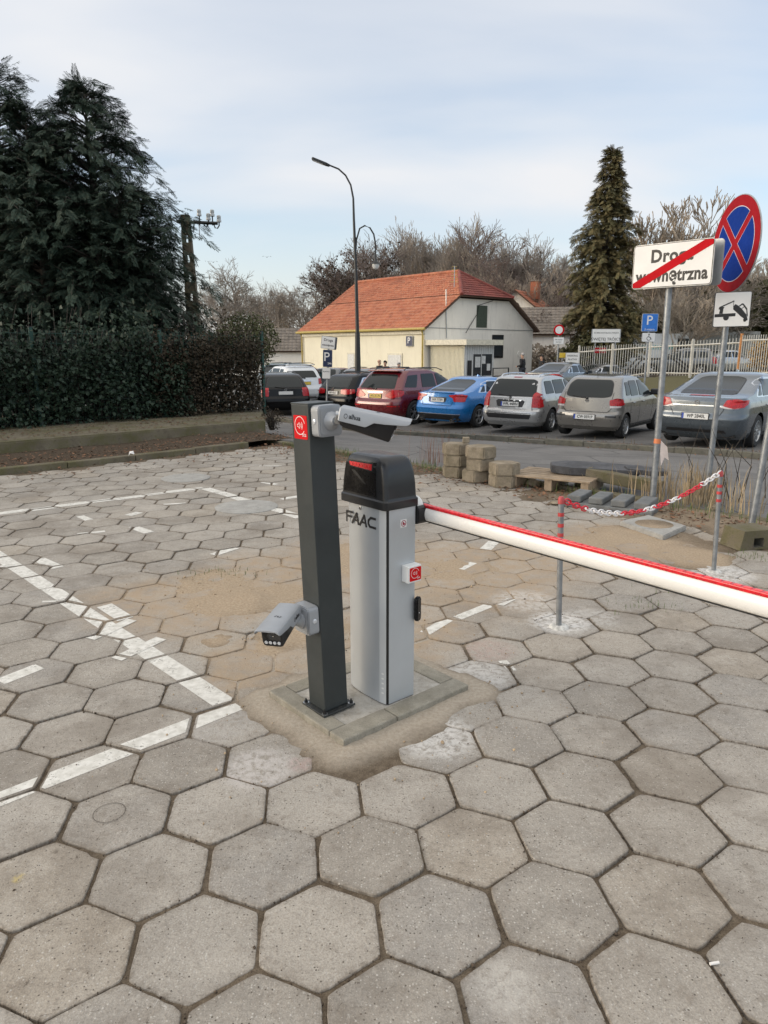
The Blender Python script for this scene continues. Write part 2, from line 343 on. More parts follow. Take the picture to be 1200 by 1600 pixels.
M_CONCM = make_concrete('mossy_concrete', (0.12, 0.102, 0.073), (0.215, 0.187, 0.137), 0.75)
M_CONCD = make_concrete('dark_concrete', (0.10, 0.095, 0.08), (0.19, 0.18, 0.155), 0.25)
M_BLOCK = make_concrete('block_concrete', (0.20, 0.165, 0.12), (0.34, 0.285, 0.215), 0.25, 1.5)
M_SLAB = make_concrete('kerb_stone_concrete', (0.235, 0.215, 0.175), (0.345, 0.32, 0.265), 0.18, 1.6)
M_FILL = make_concrete('fresh_cement', (0.33, 0.30, 0.255), (0.50, 0.475, 0.43), 0.0, 2.5)
M_GRASSG = make_soil_mat('grass_ground', (0.075, 0.072, 0.035), (0.15, 0.13, 0.07), (0.05, 0.05, 0.02), sand=False)

# numpy value noise
_PT = RNG.random((256, 256))
def vnoise(x, y):
    xi = np.floor(x).astype(int); yi = np.floor(y).astype(int); fx = x - xi; fy = y - yi; fx = fx*fx*(3-2*fx); fy = fy*fy*(3-2*fy)
    g = lambda a, b: _PT[a & 255, b & 255]
    return (g(xi, yi)*(1-fx) + g(xi+1, yi)*fx)*(1-fy) + (g(xi, yi+1)*(1-fx) + g(xi+1, yi+1)*fx)*fy
def fbm(x, y, o=4):
    s = 0; a = 0.5; 
    for k in range(o): s = s + a * vnoise(x * 2**k + 17*k, y * 2**k + 31*k); a *= 0.5
    return s / 0.9375

# ------------------------------------------------------------------ ground sheet, road, parking lot
xs = np.unique(np.concatenate([np.linspace(-900, -60, 12), np.linspace(-60, -20, 14), np.linspace(-20, 24, 60), np.linspace(24, 70, 16), np.linspace(70, 900, 12)]))
ys = np.unique(np.concatenate([np.linspace(-30, 0, 6), np.linspace(0, 60, 90), np.linspace(60, 140, 12), np.linspace(140, 1500, 14)]))
V = [(x, y, terrain(x, y) - 0.035) for y in ys for x in xs]; nx = len(xs)
Fq = [(j*nx+i, j*nx+i+1, (j+1)*nx+i+1, (j+1)*nx+i) for j in range(len(ys)-1) for i in range(nx-1)]
tag(npmesh('ground', V, Fq, M_SOIL, smooth=True), kind='structure')
def sheet(name, n0, n1, s0, s1, dz, mat, stn=0.5, sts=0.8, wob=0.0, zf=None):
    N = np.linspace(n0, n1, max(2, int((n1-n0)/stn)+2)); Sx = np.linspace(s0, s1, max(2, int((s1-s0)/sts)+2)); V = []
    for s in Sx:
        for n in N:
            nn = n + (wob * (fbm(np.array([s*1.7]), np.array([n*3.1]))[0] - 0.5) if wob else 0)
            x, y = ns(nn, s); V.append((x, y, (terrain(x, y) if zf is None else zf(nn, s)) + dz))
    k = len(N); F_ = [(j*k+i+1, j*k+i, (j+1)*k+i, (j+1)*k+i+1) for j in range(len(Sx)-1) for i in range(k-1)]
    F_ = [f[::-1] for f in F_]
    return tag(npmesh(name, V, F_, mat, smooth=True), kind='structure')
sheet('road', 7.32, 13.55, -12, 70, 0.0, M_ASPH, wob=0.12)
sheet('parking_lot', 14.25, 60, -14, 75, 0.06, M_ASPH2, 1.0, 1.5)
def lotz(x, y): return terrain(x, y) + 0.06
# far grass bank behind the lot, in front of the park fence
def grid_patch(name, pts, dz, mat): pass
sheet('grass_verge', 25.5, 75, -30, 21.0, 0.085, M_GRASSG, 1.0, 1.5)
def kerb_run(name, n0, n1, s0, s1, h, mat, step=1.0, jit=0.006, along='s', base=-0.12, seed=1):
    """row of kerb stones, one mesh"""
    r = random.Random(seed); b = MB(); L = s1 - s0; k = int(L / step)
    for i in range(k):
        a0 = s0 + i * step + 0.004; a1 = s0 + (i + 1) * step - 0.004; am = (a0 + a1) / 2; nm = (n0 + n1) / 2
        if along == 's': x, y = ns(nm, am); d = (n1 - n0, a1 - a0); ang = AN
        else: x, y = ns(am, nm); d = (a1 - a0, n1 - n0); ang = AN
        z = terrain(x, y); hh = h + r.uniform(-jit, jit)
        x2, y2 = ns(nm, a1) if along == 's' else ns(a1, nm); sl = atan2(terrain(x2, y2) - z, (a1 - a0) / 2)
        R = Matrix.Translation((x, y, z + (hh + base) / 2)) @ Matrix.Rotation(ang + r.uniform(-jit, jit), 4, 'Z') @ Matrix.Rotation(sl if along == 's' else 0, 4, 'X')
        b.box((0, 0, 0), (d[0], d[1], hh - base), mat, R, 0.012)
    return tag(b.build(name), kind='structure')
kerb_run('far_kerb', 13.55, 13.7, -10, 60, 0.11, M_CONCD, 1.0, 0.02, seed=3)
kerb_run('near_kerb', 7.17, 7.31, 1.0, 12.0, 0.03, M_CONCM, 0.8, 0.02, seed=4)
kerb_run('side_kerb', 10.18, 10.32, -9.5, 7.1, 0.085, M_CONCM, 1.0, 0.008, along='n', seed=5)
sheet('kerb_verge', 13.7, 14.3, -12, 60, 0.075, M_SOIL, 0.2, 0.4)
# soil strip between the side kerb and the ledge
def stripz(n, s): return 0.06 + 0.05 * (fbm(np.array([n*1.9]), np.array([s*2.3]))[0] - 0.4)
sheet('planting_strip', -12, 7.6, 10.31, 12.0, 0.0, M_SOIL, 0.12, 0.12, zf=stripz)

# ------------------------------------------------------------------ hexagonal pavers
HW = 0.35; HTH = 0.12454; HOX, HOY = 0.1624, 1.7362
def hexc(i, j):
    a = HW * (i + j * 0.5); b = HW * j * 0.8660254
    return a * cos(HTH) - b * sin(HTH) + HOX, a * sin(HTH) + b * cos(HTH) + HOY
SLC = SLF + E1 * 0.386 + E2 * 0.293
def slab_dist(x, y):
    d = Vector((x, y, 0)) - SLF; a = d.dot(E1); b = d.dot(E2)
    dx = max(-a, 0, a - 0.773); dy = max(-b, 0, b - 0.587)
    return hypot(dx, dy) if (dx or dy) else -min(a, 0.773 - a, b, 0.587 - b)
LIDS = [(G(290, 747), 0.33), (G(385, 792), 0.34)]
rr = random.Random(5)
PV, PF3, PF4, TONE, HUE, EDGE = [], [], [], [], [], []
HEX = []
for j in range(-6, 44):
    for i in range(-45, 30):
        x, y = hexc(i, j)
        n = x * EN.x + y * EN.y; s = x * ES.x + y * ES.y
        if y < 0.35 or s > 10.05 or n > 6.95 or abs(x) > 0.62 * y + 1.6 or y > 13: continue
        if n > 6.1 and s < 1.5 and rr.random() < 0.75: continue
        if n > 5.75 and s < 3.0 and rr.random() < 0.55: continue
        if n > 6.55 and rr.random() < 0.4: continue
        d = slab_dist(x, y)
        if d < 0.06: continue
        if any((Vector((x, y, 0)) - c).length < r - 0.08 for c, r in LIDS): continue
        x += rr.uniform(-1, 1) * 0.005; y += rr.uniform(-1, 1) * 0.005
        HEX.append((x, y, HTH + radians(rr.uniform(-1.5, 1.5)), rr.uniform(-0.0045, 0.0035), rr.uniform(-0.010, 0.010), rr.uniform(-0.010, 0.010), rr.random(), rr.random()))
HEXPOLY = []
for (x, y, th, dz, tx, ty, tone, hue) in HEX:
    near = y < 5.5; seg = 7 if near else 3
    R = (HW - 0.0075 + rr.uniform(-0.005, 0.003)) / sqrt(3)
    cs = [(R * cos(radians(30 + 60 * k)), R * sin(radians(30 + 60 * k))) for k in range(6)]
    out = []; chip = rr.randrange(6) if rr.random() < 0.35 else -1
    for k in range(6):
        p, q = cs[k], cs[(k + 1) % 6]
        for m_ in range(seg):
            f = (m_ + (0.055 if m_ == 0 else 0)) / seg
            px_, py_ = p[0] + (q[0] - p[0]) * f, p[1] + (q[1] - p[1]) * f
            sc_ = 1 + rr.uniform(-0.011, 0.003)
            if m_ == 0: sc_ -= 0.02
            if k == chip and m_ in (0, 1): sc_ -= rr.uniform(0.0, 0.05)
            out.append((px_ * sc_, py_ * sc_))
        if m_ == seg - 1: out.append((p[0] + (q[0]-p[0]) * 0.965, p[1] + (q[1]-p[1]) * 0.965)); out[-1] = (out[-1][0] * 0.985, out[-1][1] * 0.985)
    K = len(out); o = len(PV)
    for ring, (ins, zz, ed) in enumerate(((1.0, -0.022, 1.0), (0.998, -0.0035, 1.0), (0.984, -0.0004, 0.7), (0.90, 0.0, 0.12), (0.45, 0.0, 0.0))):
        for (a, b) in out:
            a2, b2 = a * ins, b * ins; xx = x + a2 * cos(th) - b2 * sin(th); yy = y + a2 * sin(th) + b2 * cos(th)
            PV.append((xx, yy, dz + zz + tx * a2 + ty * b2)); EDGE.append(ed)
    PV.append((x, y, dz)); EDGE.append(0.0)
    nn = 5 * K + 1; TONE += [tone] * nn; HUE += [hue] * nn
    for ring in range(4):
        for k in range(K):
            a = o + ring * K + k; b = o + ring * K + (k + 1) % K; PF4.append((a, b, b + K, a + K))
    c = o + 5 * K
    for k in range(K): PF3.append((o + 4*K + k, o + 4*K + (k+1) % K, c))
    HEXPOLY.append([(x + a*0.985*cos(th) - b*0.985*sin(th), y + a*0.985*sin(th) + b*0.985*cos(th)) for a, b in out])
me = bpy.data.meshes.new('pavement'); me.from_pydata(PV, [], PF4 + PF3)
for nm, arr in (('tone', TONE), ('hue', HUE), ('edge', EDGE)):
    a = me.attributes.new(nm, 'FLOAT', 'POINT'); a.data.foreach_set('value', arr)
me.materials.append(M_PAVER); po = bpy.data.objects.new('pavement', me); COL.objects.link(po); tag(po, kind='structure')

# soil in the joints and sand spread over the pavers: one height field
gx = np.arange(-9.2, 7.0, 0.035); gy = np.arange(0.3, 13.2, 0.035); X, Y = np.meshgrid(gx, gy)
Z = -0.0085 + (fbm(X * 2.1 + 40, Y * 2.1) - 0.5) * 0.010 + (fbm(X * 9, Y * 9) - 0.5) * 0.010 + (fbm(X * 31, Y * 31, 3) - 0.5) * 0.012
Z = np.minimum(Z, -0.0078)
D = np.zeros_like(X)
a_ = (X - SLF.x) * E1.x + (Y - SLF.y) * E1.y; b_ = (X - SLF.x) * E2.x + (Y - SLF.y) * E2.y
dxx = np.maximum(np.maximum(-a_, a_ - 0.773), 0); dyy = np.maximum(np.maximum(-b_, b_ - 0.587), 0); D = np.hypot(dxx, dyy)
w_ = fbm(X * 4.1, Y * 4.1)
SLR = np.clip((0.17 - D + (w_ - 0.5) * 0.16) / 0.10, 0, 1)
Z = Z + SLR * (0.020 - Z * 0) ; GREY = np.clip((0.42 - D) / 0.1, 0, 1)
SAND = SLR.copy()
def patch(c, r, h, soft=0.5):
    global Z, SAND
    d = np.hypot(X - c[0], Y - c[1]) + (fbm(X * 2.3 + c[0], Y * 2.3) - 0.5) * r * 1.3
    k = np.clip((r * (1 + soft) - d) / (r * soft * 2), 0, 1); k = k * k * (3 - 2 * k)
    Z = np.maximum(Z, Z + k * h * (0.35 + 1.1 * fbm(X * 7 + 3, Y * 7)) ); SAND = np.maximum(SAND, k)
patch(G(360, 945), 0.24, 0.015); patch(G(440, 935), 0.26, 0.017); patch(G(470, 985), 0.24, 0.017); patch(G(600, 985), 0.3, 0.015)
patch(G(340, 1000), 0.13, 0.013); patch(G(700, 890), 0.32, 0.014); patch(G(570, 870), 0.35, 0.014); patch(G(330, 905), 0.26, 0.013)
patch(G(985, 835), 0.36, 0.020); patch(G(900, 850), 0.28, 0.014); patch(G(1075, 868), 0.3, 0.018)
NN = X * EN.x + Y * EN.y; SS = X * ES.x + Y * ES.y
edgek = np.clip((NN - 6.25 + (w_ - 0.5) * 0.9) / 0.5, 0, 1) * np.clip((5.2 - SS) / 1.5, 0, 1); Z = Z + edgek * 0.022; SAND = np.maximum(SAND, edgek * 0.45)
vi = np.arange(X.size).reshape(X.shape); ok = (NN < 7.25) & (SS < 10.25)
okq = ok[:-1, :-1] & ok[1:, 1:] & ok[:-1, 1:] & ok[1:, :-1]
Fq = np.stack([vi[:-1, :-1][okq], vi[:-1, 1:][okq], vi[1:, 1:][okq], vi[1:, :-1][okq]], 1)
so = npmesh('joint_soil', np.stack([X.ravel(), Y.ravel(), Z.ravel()], 1), Fq, M_JOINT, smooth=True)
for nm, arr in (('sand', SAND), ('grey', GREY)):
    a = so.data.attributes.new(nm, 'FLOAT', 'POINT')
    if len(a.data) == arr.size: a.data.foreach_set('value', arr.ravel().astype(np.float32))
tag(so, kind='structure')

# painted bay lines, clipped to each paver they cross
def clip(poly, clipper):
    out = poly
    n = len(clipper)
    for k in range(n):
        ax, ay = clipper[k]; bx, by = clipper[(k + 1) % n]
        if hypot(bx-ax, by-ay) < 1e-6: continue
        inp = out; out = []
        side = lambda p: (bx - ax) * (p[1] - ay) - (by - ay) * (p[0] - ax)
        for q in range(len(inp)):
            p, r_ = inp[q], inp[(q + 1) % len(inp)]; sp, sr = side(p), side(r_)
            if sp >= 0: out.append(p)
            if (sp >= 0) != (sr >= 0):
                f = sp / (sp - sr); out.append((p[0] + (r_[0]-p[0]) * f, p[1] + (r_[1]-p[1]) * f))
        if len(out) < 3: return []
    return out
PLN = [0]
def paint_line(b, pa, pb, w, only=None, jit=0.0):
    PLN[0] += 1; lift = 0.0010 + 0.0002 * (PLN[0] % 12)
    pa = Vector(pa); pb = Vector(pb); d = (pb - pa).to_2d().normalized(); nrm = Vector((-d.y, d.x)) * w / 2
    quad = [(pa.x - nrm.x, pa.y - nrm.y), (pb.x - nrm.x, pb.y - nrm.y), (pb.x + nrm.x, pb.y + nrm.y), (pa.x + nrm.x, pa.y + nrm.y)]
    for h, hp in zip(HEX, HEXPOLY):
        x, y, th, dz, tx, ty, tn, hu = h
        mid = Vector((x, y)); t_ = max(0, min((pb - pa).to_2d().length, (mid - pa.to_2d()).dot(d)))
        if (mid - (pa.to_2d() + d * t_)).length > 0.3: continue
        if only is not None and (mid - only.to_2d()).length > 0.2: continue
        hx = [(R_[0], R_[1]) for R_ in [(x + 0.184*cos(th+radians(30+60*k)), y + 0.184*sin(th+radians(30+60*k))) for k in range(6)]]
        o_ = rr.uniform(-jit, jit); qd = [(q[0] + nrm.x * o_, q[1] + nrm.y * o_) for q in quad]
        c = clip(qd, hx)
        if len(c) < 3: continue
        vs = []
        for (px_, py_) in c:
            ca, sa = cos(th), sin(th); a2 = (px_-x)*ca + (py_-y)*sa; b2 = -(px_-x)*sa + (py_-y)*ca
            vs.append((px_, py_, dz + tx*a2 + ty*b2 + lift))
        b.add(vs, [list(range(len(vs)))], M_PAINT)
pl = MB()
paint_line(pl, G(-60, 1273), G(372, 1101), 0.10, jit=0.03)
paint_line(pl, G(-120, 792), G(352, 1098), 0.11, jit=0.03)
paint_line(pl, G(-200, 828), G(318, 762), 0.125, jit=0.03)
paint_line(pl, G(318, 762), G(470, 808), 0.125, jit=0.03)
for a, b_2, w in (((60, 874), (90, 887), .1), ((208, 823), (233, 832), .1), ((333, 867), (368, 856), .09), ((350, 927), (425, 925), .08), ((163, 946), (196, 967), .1), ((182, 1031), (252, 998), .08), ((140, 998), (206, 968), .08), ((0, 1066), (62, 1042), .09), ((664, 990), (700, 968), .07), ((715, 965), (768, 943), .07), ((757, 860), (772, 846), .1), ((121, 835), (164, 830), .06), ((410, 753), (432, 757), .08), ((440, 780), (470, 775), .1), ((405, 728), (440, 728), .06), ((200, 806), (218, 801), .1), ((785, 1032), (801, 1048), .05), ((780, 945), (800, 935), .06), ((0, 885), (22, 883), .06), ((720, 890), (740, 880), .06), ((125, 806), (140, 812), .08), ((255, 788), (290, 786), .06), ((66, 941), (88, 940), .03)):
    A_, B_ = G(*a), G(*b_2); paint_line(pl, A_, B_, w)
tag(pl.build('painted_lines'), kind='structure')

# crumbs of soil, grit and litter along the joints
def scatter(name, tv, tf, P, R, Sc, mat, parent=None, smooth=False):
    """tv (k,3), tf (m,q): template; P (n,3) places, R (n,3,3) rotations, Sc (n,) sizes -> one mesh"""
    tv = np.asarray(tv, float); tf = np.asarray(tf, int); P = np.asarray(P); n = len(P); Sc = np.full(n, Sc, float) if np.ndim(Sc) == 0 else Sc
    V = np.einsum('nij,kj->nki', R, tv) * np.asarray(Sc).reshape(n, 1, -1) + P[:, None, :]
    F_ = tf[None, :, :] + (np.arange(n) * len(tv))[:, None, None]
    return npmesh(name, V.reshape(-1, 3), F_.reshape(-1, tf.shape[1]), mat, parent, smooth)
def rotz(n, rng=RNG):
    a = rng.random(n) * 2 * pi; R = np.zeros((n, 3, 3)); R[:, 0, 0] = np.cos(a); R[:, 0, 1] = -np.sin(a); R[:, 1, 0] = np.sin(a); R[:, 1, 1] = np.cos(a); R[:, 2, 2] = 1; return R
def randrot(n, rng=RNG):
    q = rng.normal(size=(n, 4)); q /= np.linalg.norm(q, axis=1)[:, None]; w, x, y, z = q.T
    return np.stack([np.stack([1-2*(y*y+z*z), 2*(x*y-z*w), 2*(x*z+y*w)], 1), np.stack([2*(x*y+z*w), 1-2*(x*x+z*z), 2*(y*z-x*w)], 1), np.stack([2*(x*z-y*w), 2*(y*z+x*w), 1-2*(x*x+y*y)], 1)], 1)
OCT = ([(1, 0, 0), (-0.8, 0.1, 0.1), (0.1, 0.9, 0), (0, -1, 0.1), (0, 0, 0.7), (0, 0.1, -0.6)], [(0, 2, 4), (2, 1, 4), (1, 3, 4), (3, 0, 4), (2, 0, 5), (1, 2, 5), (3, 1, 5), (0, 3, 5)])
M_CRUMB = pm('soil_crumb', (0.085, 0.062, 0.043), 0.95, var=0.4, vs=40)
M_GRIT = pm('pale_grit', (0.42, 0.38, 0.32), 0.9, var=0.3, vs=40)
M_LEAF = pm('dry_leaf', (0.15, 0.075, 0.038), 0.8, var=0.5, vs=14)
pts = []
for h in HEX:
    if h[1] > 6.5: continue
    for k in range(int(rr.choice((12, 25, 45)) if h[1] < 3.2 else 12)):
        sd_ = rr.randrange(6); f = rr.random(); R_ = HW / sqrt(3)
        p = (R_*cos(h[2]+radians(30+60*sd_)), R_*sin(h[2]+radians(30+60*sd_))); q = (R_*cos(h[2]+radians(90+60*sd_)), R_*sin(h[2]+radians(90+60*sd_)))
        pts.append((h[0] + p[0]+(q[0]-p[0])*f + rr.gauss(0, 0.007), h[1] + p[1]+(q[1]-p[1])*f + rr.gauss(0, 0.007), rr.uniform(-0.007, 0.0)))
pts = np.array(pts); tag(scatter('soil_crumbs', *OCT, pts, randrot(len(pts)), RNG.gamma(2.2, 0.0011, len(pts)) + 0.0007, M_CRUMB), 'dark soil crumbs caught in the paver joints', 'soil', kind='stuff')
pts = []
for k in range(2600):
    y = 0.8 + 6 * rr.random()**1.3; x = rr.uniform(-0.65, 0.65) * y; pts.append((x, y, 0.0015))
pts = np.array(pts); tag(scatter('grit', *OCT, pts, randrot(len(pts)), RNG.gamma(1.6, 0.0007, len(pts)) + 0.0004, M_CRUMB), 'fine dark grit strewn over the pavers', 'grit', kind='stuff')
M_SCL = pm('sand_clump', (0.36, 0.27, 0.175), 0.95, var=0.35, vs=30)
pts = []
for c_, r_ in [(G(400, 940), .35), (G(470, 985), .25), (G(600, 985), .3), (G(690, 890), .35), (G(560, 870), .4), (G(985, 835), .45), (G(330, 905), .3), (SLF, .45), (SLF + E1 * .6, .4)]:
    for k in range(170): pts.append((c_.x + rr.gauss(0, r_), c_.y + rr.gauss(0, r_ * .8), 0.004))
pts = np.array([p for p in pts if slab_dist(p[0], p[1]) > .01]); tag(scatter('sand_clumps', *OCT, pts, randrot(len(pts)), RNG.gamma(1.6, 0.0017, len(pts)) + 0.0008, M_SCL), 'small clumps of dry sand on the pavers', 'sand', kind='stuff')
# little twigs
TW = ([(0, 0, 0), (1, 0, 0.05), (1, 0.035, 0.05), (0, 0.05, 0), (2, 0.3, 0.02), (2, 0.32, 0.02)], [(0, 1, 2, 3), (1, 4, 5, 2)])
pts = np.array([(rr.uniform(-0.6, 0.6) * y, y, 0.002) for y in [0.9 + 7*rr.random() for _ in range(170)]])
tag(scatter('twigs', *TW, pts, rotz(len(pts)), RNG.random(len(pts)) * 0.02 + 0.005, M_CRUMB), 'short dry twigs and needles lying on the pavers', 'twigs', kind='stuff')
# fallen leaves
LF = ([(0, 0, 0), (0.5, 0.32, 0.12), (1, 0, 0.02), (0.5, -0.32, 0.14), (0.5, 0, 0)], [(0, 4, 1, 1), (4, 2, 1, 1), (0, 3, 4, 4), (3, 2, 4, 4)])
LF = (LF[0], [(0, 4, 1), (4, 2, 1), (0, 3, 4), (3, 2, 4)])
pts = []
for k in range(4200):
    n = rr.uniform(-11, 7.9); s = 10.3 + abs(rr.gauss(0, 0.7)) if rr.random() < 0.8 else 10.15 - abs(rr.gauss(0, 0.35))
    if s > 11.8: s = rr.uniform(10.35, 11.7)
    x, y = ns(n, s); pts.append((x, y, (stripz(n, s) + 0.012 if s > 10.3 else 0.01)))
for k in range(1500):
    s = rr.uniform(2, 10.2); n = 7.1 - abs(rr.gauss(0, 0.35)); x, y = ns(n, s); pts.append((x, y, 0.02))
for k in range(1500):
    s = rr.uniform(-4, 26); n = 13.75 + rr.random() * 0.5 if rr.random() < 0.8 else 13.5 - abs(rr.gauss(0, 0.2)); x, y = ns(n, s); pts.append((x, y, terrain(x, y) + (0.1 if n > 13.7 else 0.02)))
for k in range(700):
    s = rr.uniform(-3.5, 2.2); n = 7.1 - abs(rr.gauss(0, 0.3)); x, y = ns(n, s); pts.append((x, y, 0.025))
pts = np.array(pts); tag(scatter('fallen_leaves', *LF, pts, np.einsum('nij,njk->nik', rotz(len(pts)), randrot(len(pts)) * 0.35 + np.eye(3) * 0.65), RNG.random(len(pts)) * 0.05 + 0.03, M_LEAF), 'brown fallen leaves lying along the kerbs', 'leaves', kind='stuff')
# paver with an old ring scratched in it
c0 = G(171, 1271); rg = MB()
for k in range(28):
    a0 = 2*pi*k/28; a1 = 2*pi*(k+1)/28; q = [(c0.x+r_*cos(a), c0.y+r_*sin(a), 0.0045) for r_, a in ((0.054, a0), (0.054, a1), (0.0565, a1), (0.0565, a0))]
    rg.add(q, [[0, 1, 2, 3]], pm('ring_groove', (0.10, 0.085, 0.07), 0.95))
tag(rg.build('painted_ring'), kind='structure')
# round concrete covers and a square one
def disc_cover(c, r, label, group=None):
    b = MB(); b.lathe([(0.0001, 0.012), (r*0.55, 0.014), (r*0.93, 0.012), (r, 0.006), (r, -0.02)], M_LID, 40); o = b.build('round_cover', loc=(c.x, c.y, 0)); tag(o, label, 'manhole cover'); return o
M_LID = make_concrete('cover_concrete', (0.30, 0.29, 0.27), (0.40, 0.39, 0.365), 0, 1.5)
disc_cover(LIDS[0][0], 0.31, 'round grey concrete cover farther off behind the corner of the painted bay')
disc_cover(LIDS[1][0], 0.33, 'round grey concrete cover crossed by the white bay line')
q = [G(968, 822), G(1036, 846), G(1072, 829), G(1012, 812)]; c0 = sum(q, Vector()) / 4
b = MB(); b.prism([(p.x - c0.x, p.y - c0.y) for p in q], 0.05, M_LID, bev=0.008)
b.lathe([(0.0001, 0.053), (0.13, 0.0535), (0.17, 0.051)], M_JOINT, 20)
tag(b.build('square_cover', loc=(c0.x, c0.y, 0.0)), 'cracked square concrete cover with soil in its middle', 'manhole cover')
# litter
c0 = G(1117, 1509); b = MB(); b.cyl((-0.014, 0, 0), (0.012, 0.004, 0.001), 0.004, pm('paper_white', (0.75, 0.73, 0.70), 0.8)); tag(b.build('cigarette_butt', loc=(c0.x, c0.y, 0.006)), 'white cigarette butt beside the joint in the near pavers', 'cigarette butt')
c0 = GT(935, 691); b = MB(); b.add([(-.12, 0, 0), (.0, -.05, .05), (.14, 0, .02), (.1, .07, .05), (-.1, .06, .03)], [[0, 1, 2, 3, 4]], MATS['paper_white']); tag(b.build('paper_scrap', loc=(c0.x, c0.y, c0.z + 0.01)), 'crumpled white paper scrap on the road by the far kerb', 'litter')
c0 = ns(*[-0.0, 10.6]); c0 = G(205, 711, 0.1); b = MB(); b.add([(-.04, 0, 0), (.0, -.03, .04), (.05, 0, .02), (.03, .02, .07), (-.03, .02, .06)], [[0, 1, 2, 3, 4]], MATS['paper_white']); tag(b.build('tissue_scrap', loc=(c0.x, c0.y, 0.09)), 'small white tissue lying on the leaves by the left kerb', 'litter')
# ------------------------------------------------------------------ mounting slab
M_ANTH = pm('anthracite_powdercoat', (0.028, 0.034, 0.035), 0.45, dirt=0.12, dirtc=(0.10, 0.095, 0.085), var=0.10, vs=5, bump=0.05, bs=350)
M_ANTHB = pm('base_plate_steel', (0.022, 0.025, 0.026), 0.5, dirt=0.5, dirtc=(0.2, 0.18, 0.15), vs=30)
M_ZINC = pm('zinc_steel', (0.45, 0.46, 0.47), 0.35, 0.9, vs=30)
M_GALV = pm('galvanised_pole', (0.27, 0.285, 0.30), 0.45, 0.6, var=0.2, vs=14, dirt=0.15)
M_BLK = pm('black_plastic', (0.012, 0.012, 0.013), 0.38, vs=20)
M_BLKG = pm('black_gloss', (0.006, 0.006, 0.007), 0.26, spec=0.3)
M_CAB = pm('cabinet_silver_paint', (0.50, 0.525, 0.545), 0.38, 0.35, var=0.04, vs=2, dirt=0.10, dirtc=(0.30, 0.28, 0.25))
M_CAB2 = pm('cabinet_edge_aluminium', (0.56, 0.58, 0.59), 0.45, 0.2, var=0.02, vs=0.6)
M_LIDC = pm('graphite_lid', (0.017, 0.018, 0.020), 0.33, var=0.08)
M_LIDG = pm('graphite_gloss', (0.035, 0.038, 0.04), 0.16, var=0.05)
M_RED = pm('signal_red', (0.58, 0.006, 0.010), 0.5, var=0.06, spec=0.15)
M_REDL = pm('red_reflector', (0.58, 0.006, 0.015), 0.3, var=0.25, vs=60, coat=0.3)
M_WHITE = pm('white_plastic', (0.74, 0.74, 0.72), 0.4, var=0.03)
M_WBOOM = pm('boom_white', (0.78, 0.77, 0.74), 0.28, var=0.03, vs=2, dirt=0.08, dirtc=(0.4, 0.38, 0.33))
M_CAMG = pm('camera_grey', (0.34, 0.355, 0.375), 0.42, 0.25, var=0.04)
M_INK = pm('black_ink', (0.015, 0.015, 0.016), 0.5)
M_GLASSD = pm('dark_glass', (0.01, 0.012, 0.014), 0.05, coat=1.0)
M_LED = pm('led_lens', (0.7, 0.72, 0.75), 0.1, 0.3)
sl = empty('mounting_slab', SLF, A1, 'low slab of grey kerb stones under the silver barrier housing and dark post', 'slab')
HS = 0.036
def stone(name, x0, x1, y0, y1, h, mat=M_SLAB, par=sl, bev=0.006, rz=0.0):
    b = MB(); b.box((0, 0, (h - 0.06) / 2), (x1 - x0, y1 - y0, h + 0.06), mat, None, bev, 2)
    o = b.build(name, parent=par, loc=((x0 + x1) / 2, (y0 + y1) / 2, 0)); o.rotation_euler = (0, 0, rz); return o
stone('border_stone', 0.0, 0.302, 0.0, 0.10, HS + .002); stone('border_stone', 0.307, 0.773, 0.0, 0.10, HS)
stone('border_stone', 0.0, 0.09, 0.104, 0.587, HS + .001); stone('border_stone', 0.683, 0.773, 0.104, 0.587, HS - .001); stone('border_stone', 0.094, 0.679, 0.49, 0.587, HS)
# infill with uneven trowelled top
N = 40; vs = []; fs = []
for j in range(N + 1):
    for i in range(N + 1):
        x = 0.093 + 0.588 * i / N; y = 0.103 + 0.388 * j / N; e = min(i, N-i, j, N-j)
        z = HS - 0.006 + 0.010 * (fbm(np.array([x*22]), np.array([y*22]))[0] - 0.4) * min(1, e / 3) + 0.004 * (fbm(np.array([x*90]), np.array([y*90]))[0] - 0.5)
        vs.append((x, y, z))
for j in range(N):
    for i in range(N): a = j*(N+1)+i; fs.append([a, a+1, a+N+2, a+N+1])
b = MB(); b.add(vs, fs, M_FILL, True); b.build('cement_fill', parent=sl)

# ------------------------------------------------------------------ dark square post
PHI = radians(40); e1 = Vector((cos(PHI), sin(PHI), 0)); e2 = Vector((-sin(PHI), cos(PHI), 0))
PF_ = G(508.5, 1113, HS + 0.012); PW = 0.127; PH = 1.415
pc = PF_ + (e1 + e2) * PW / 2; pc.z = 0
LEAN = Matrix.Rotation(radians(-1.9), 4, 'Y')
post = empty('camera_post', (pc.x, pc.y, HS), PHI, 'tall dark anthracite square steel post carrying two security cameras', 'post')
post.rotation_euler = (LEAN @ Matrix.Rotation(PHI, 4, 'Z')).to_euler()
b = MB(); b.box((0, 0, (PH - HS) / 2 + 0.006), (PW, PW, PH - HS - 0.012), M_ANTH, None, 0.005, 3); b.build('post_tube', parent=post)
b = MB(); b.box((0, 0, PH - HS + 0.001), (PW + 0.002, PW + 0.002, 0.007), M_ANTH, None, 0.002); b.build('post_cap', parent=post)
b = MB(); b.box((0, 0, 0.006), (0.175, 0.175, 0.011), M_ANTHB, None, 0.002); b.build('base_plate', parent=post)
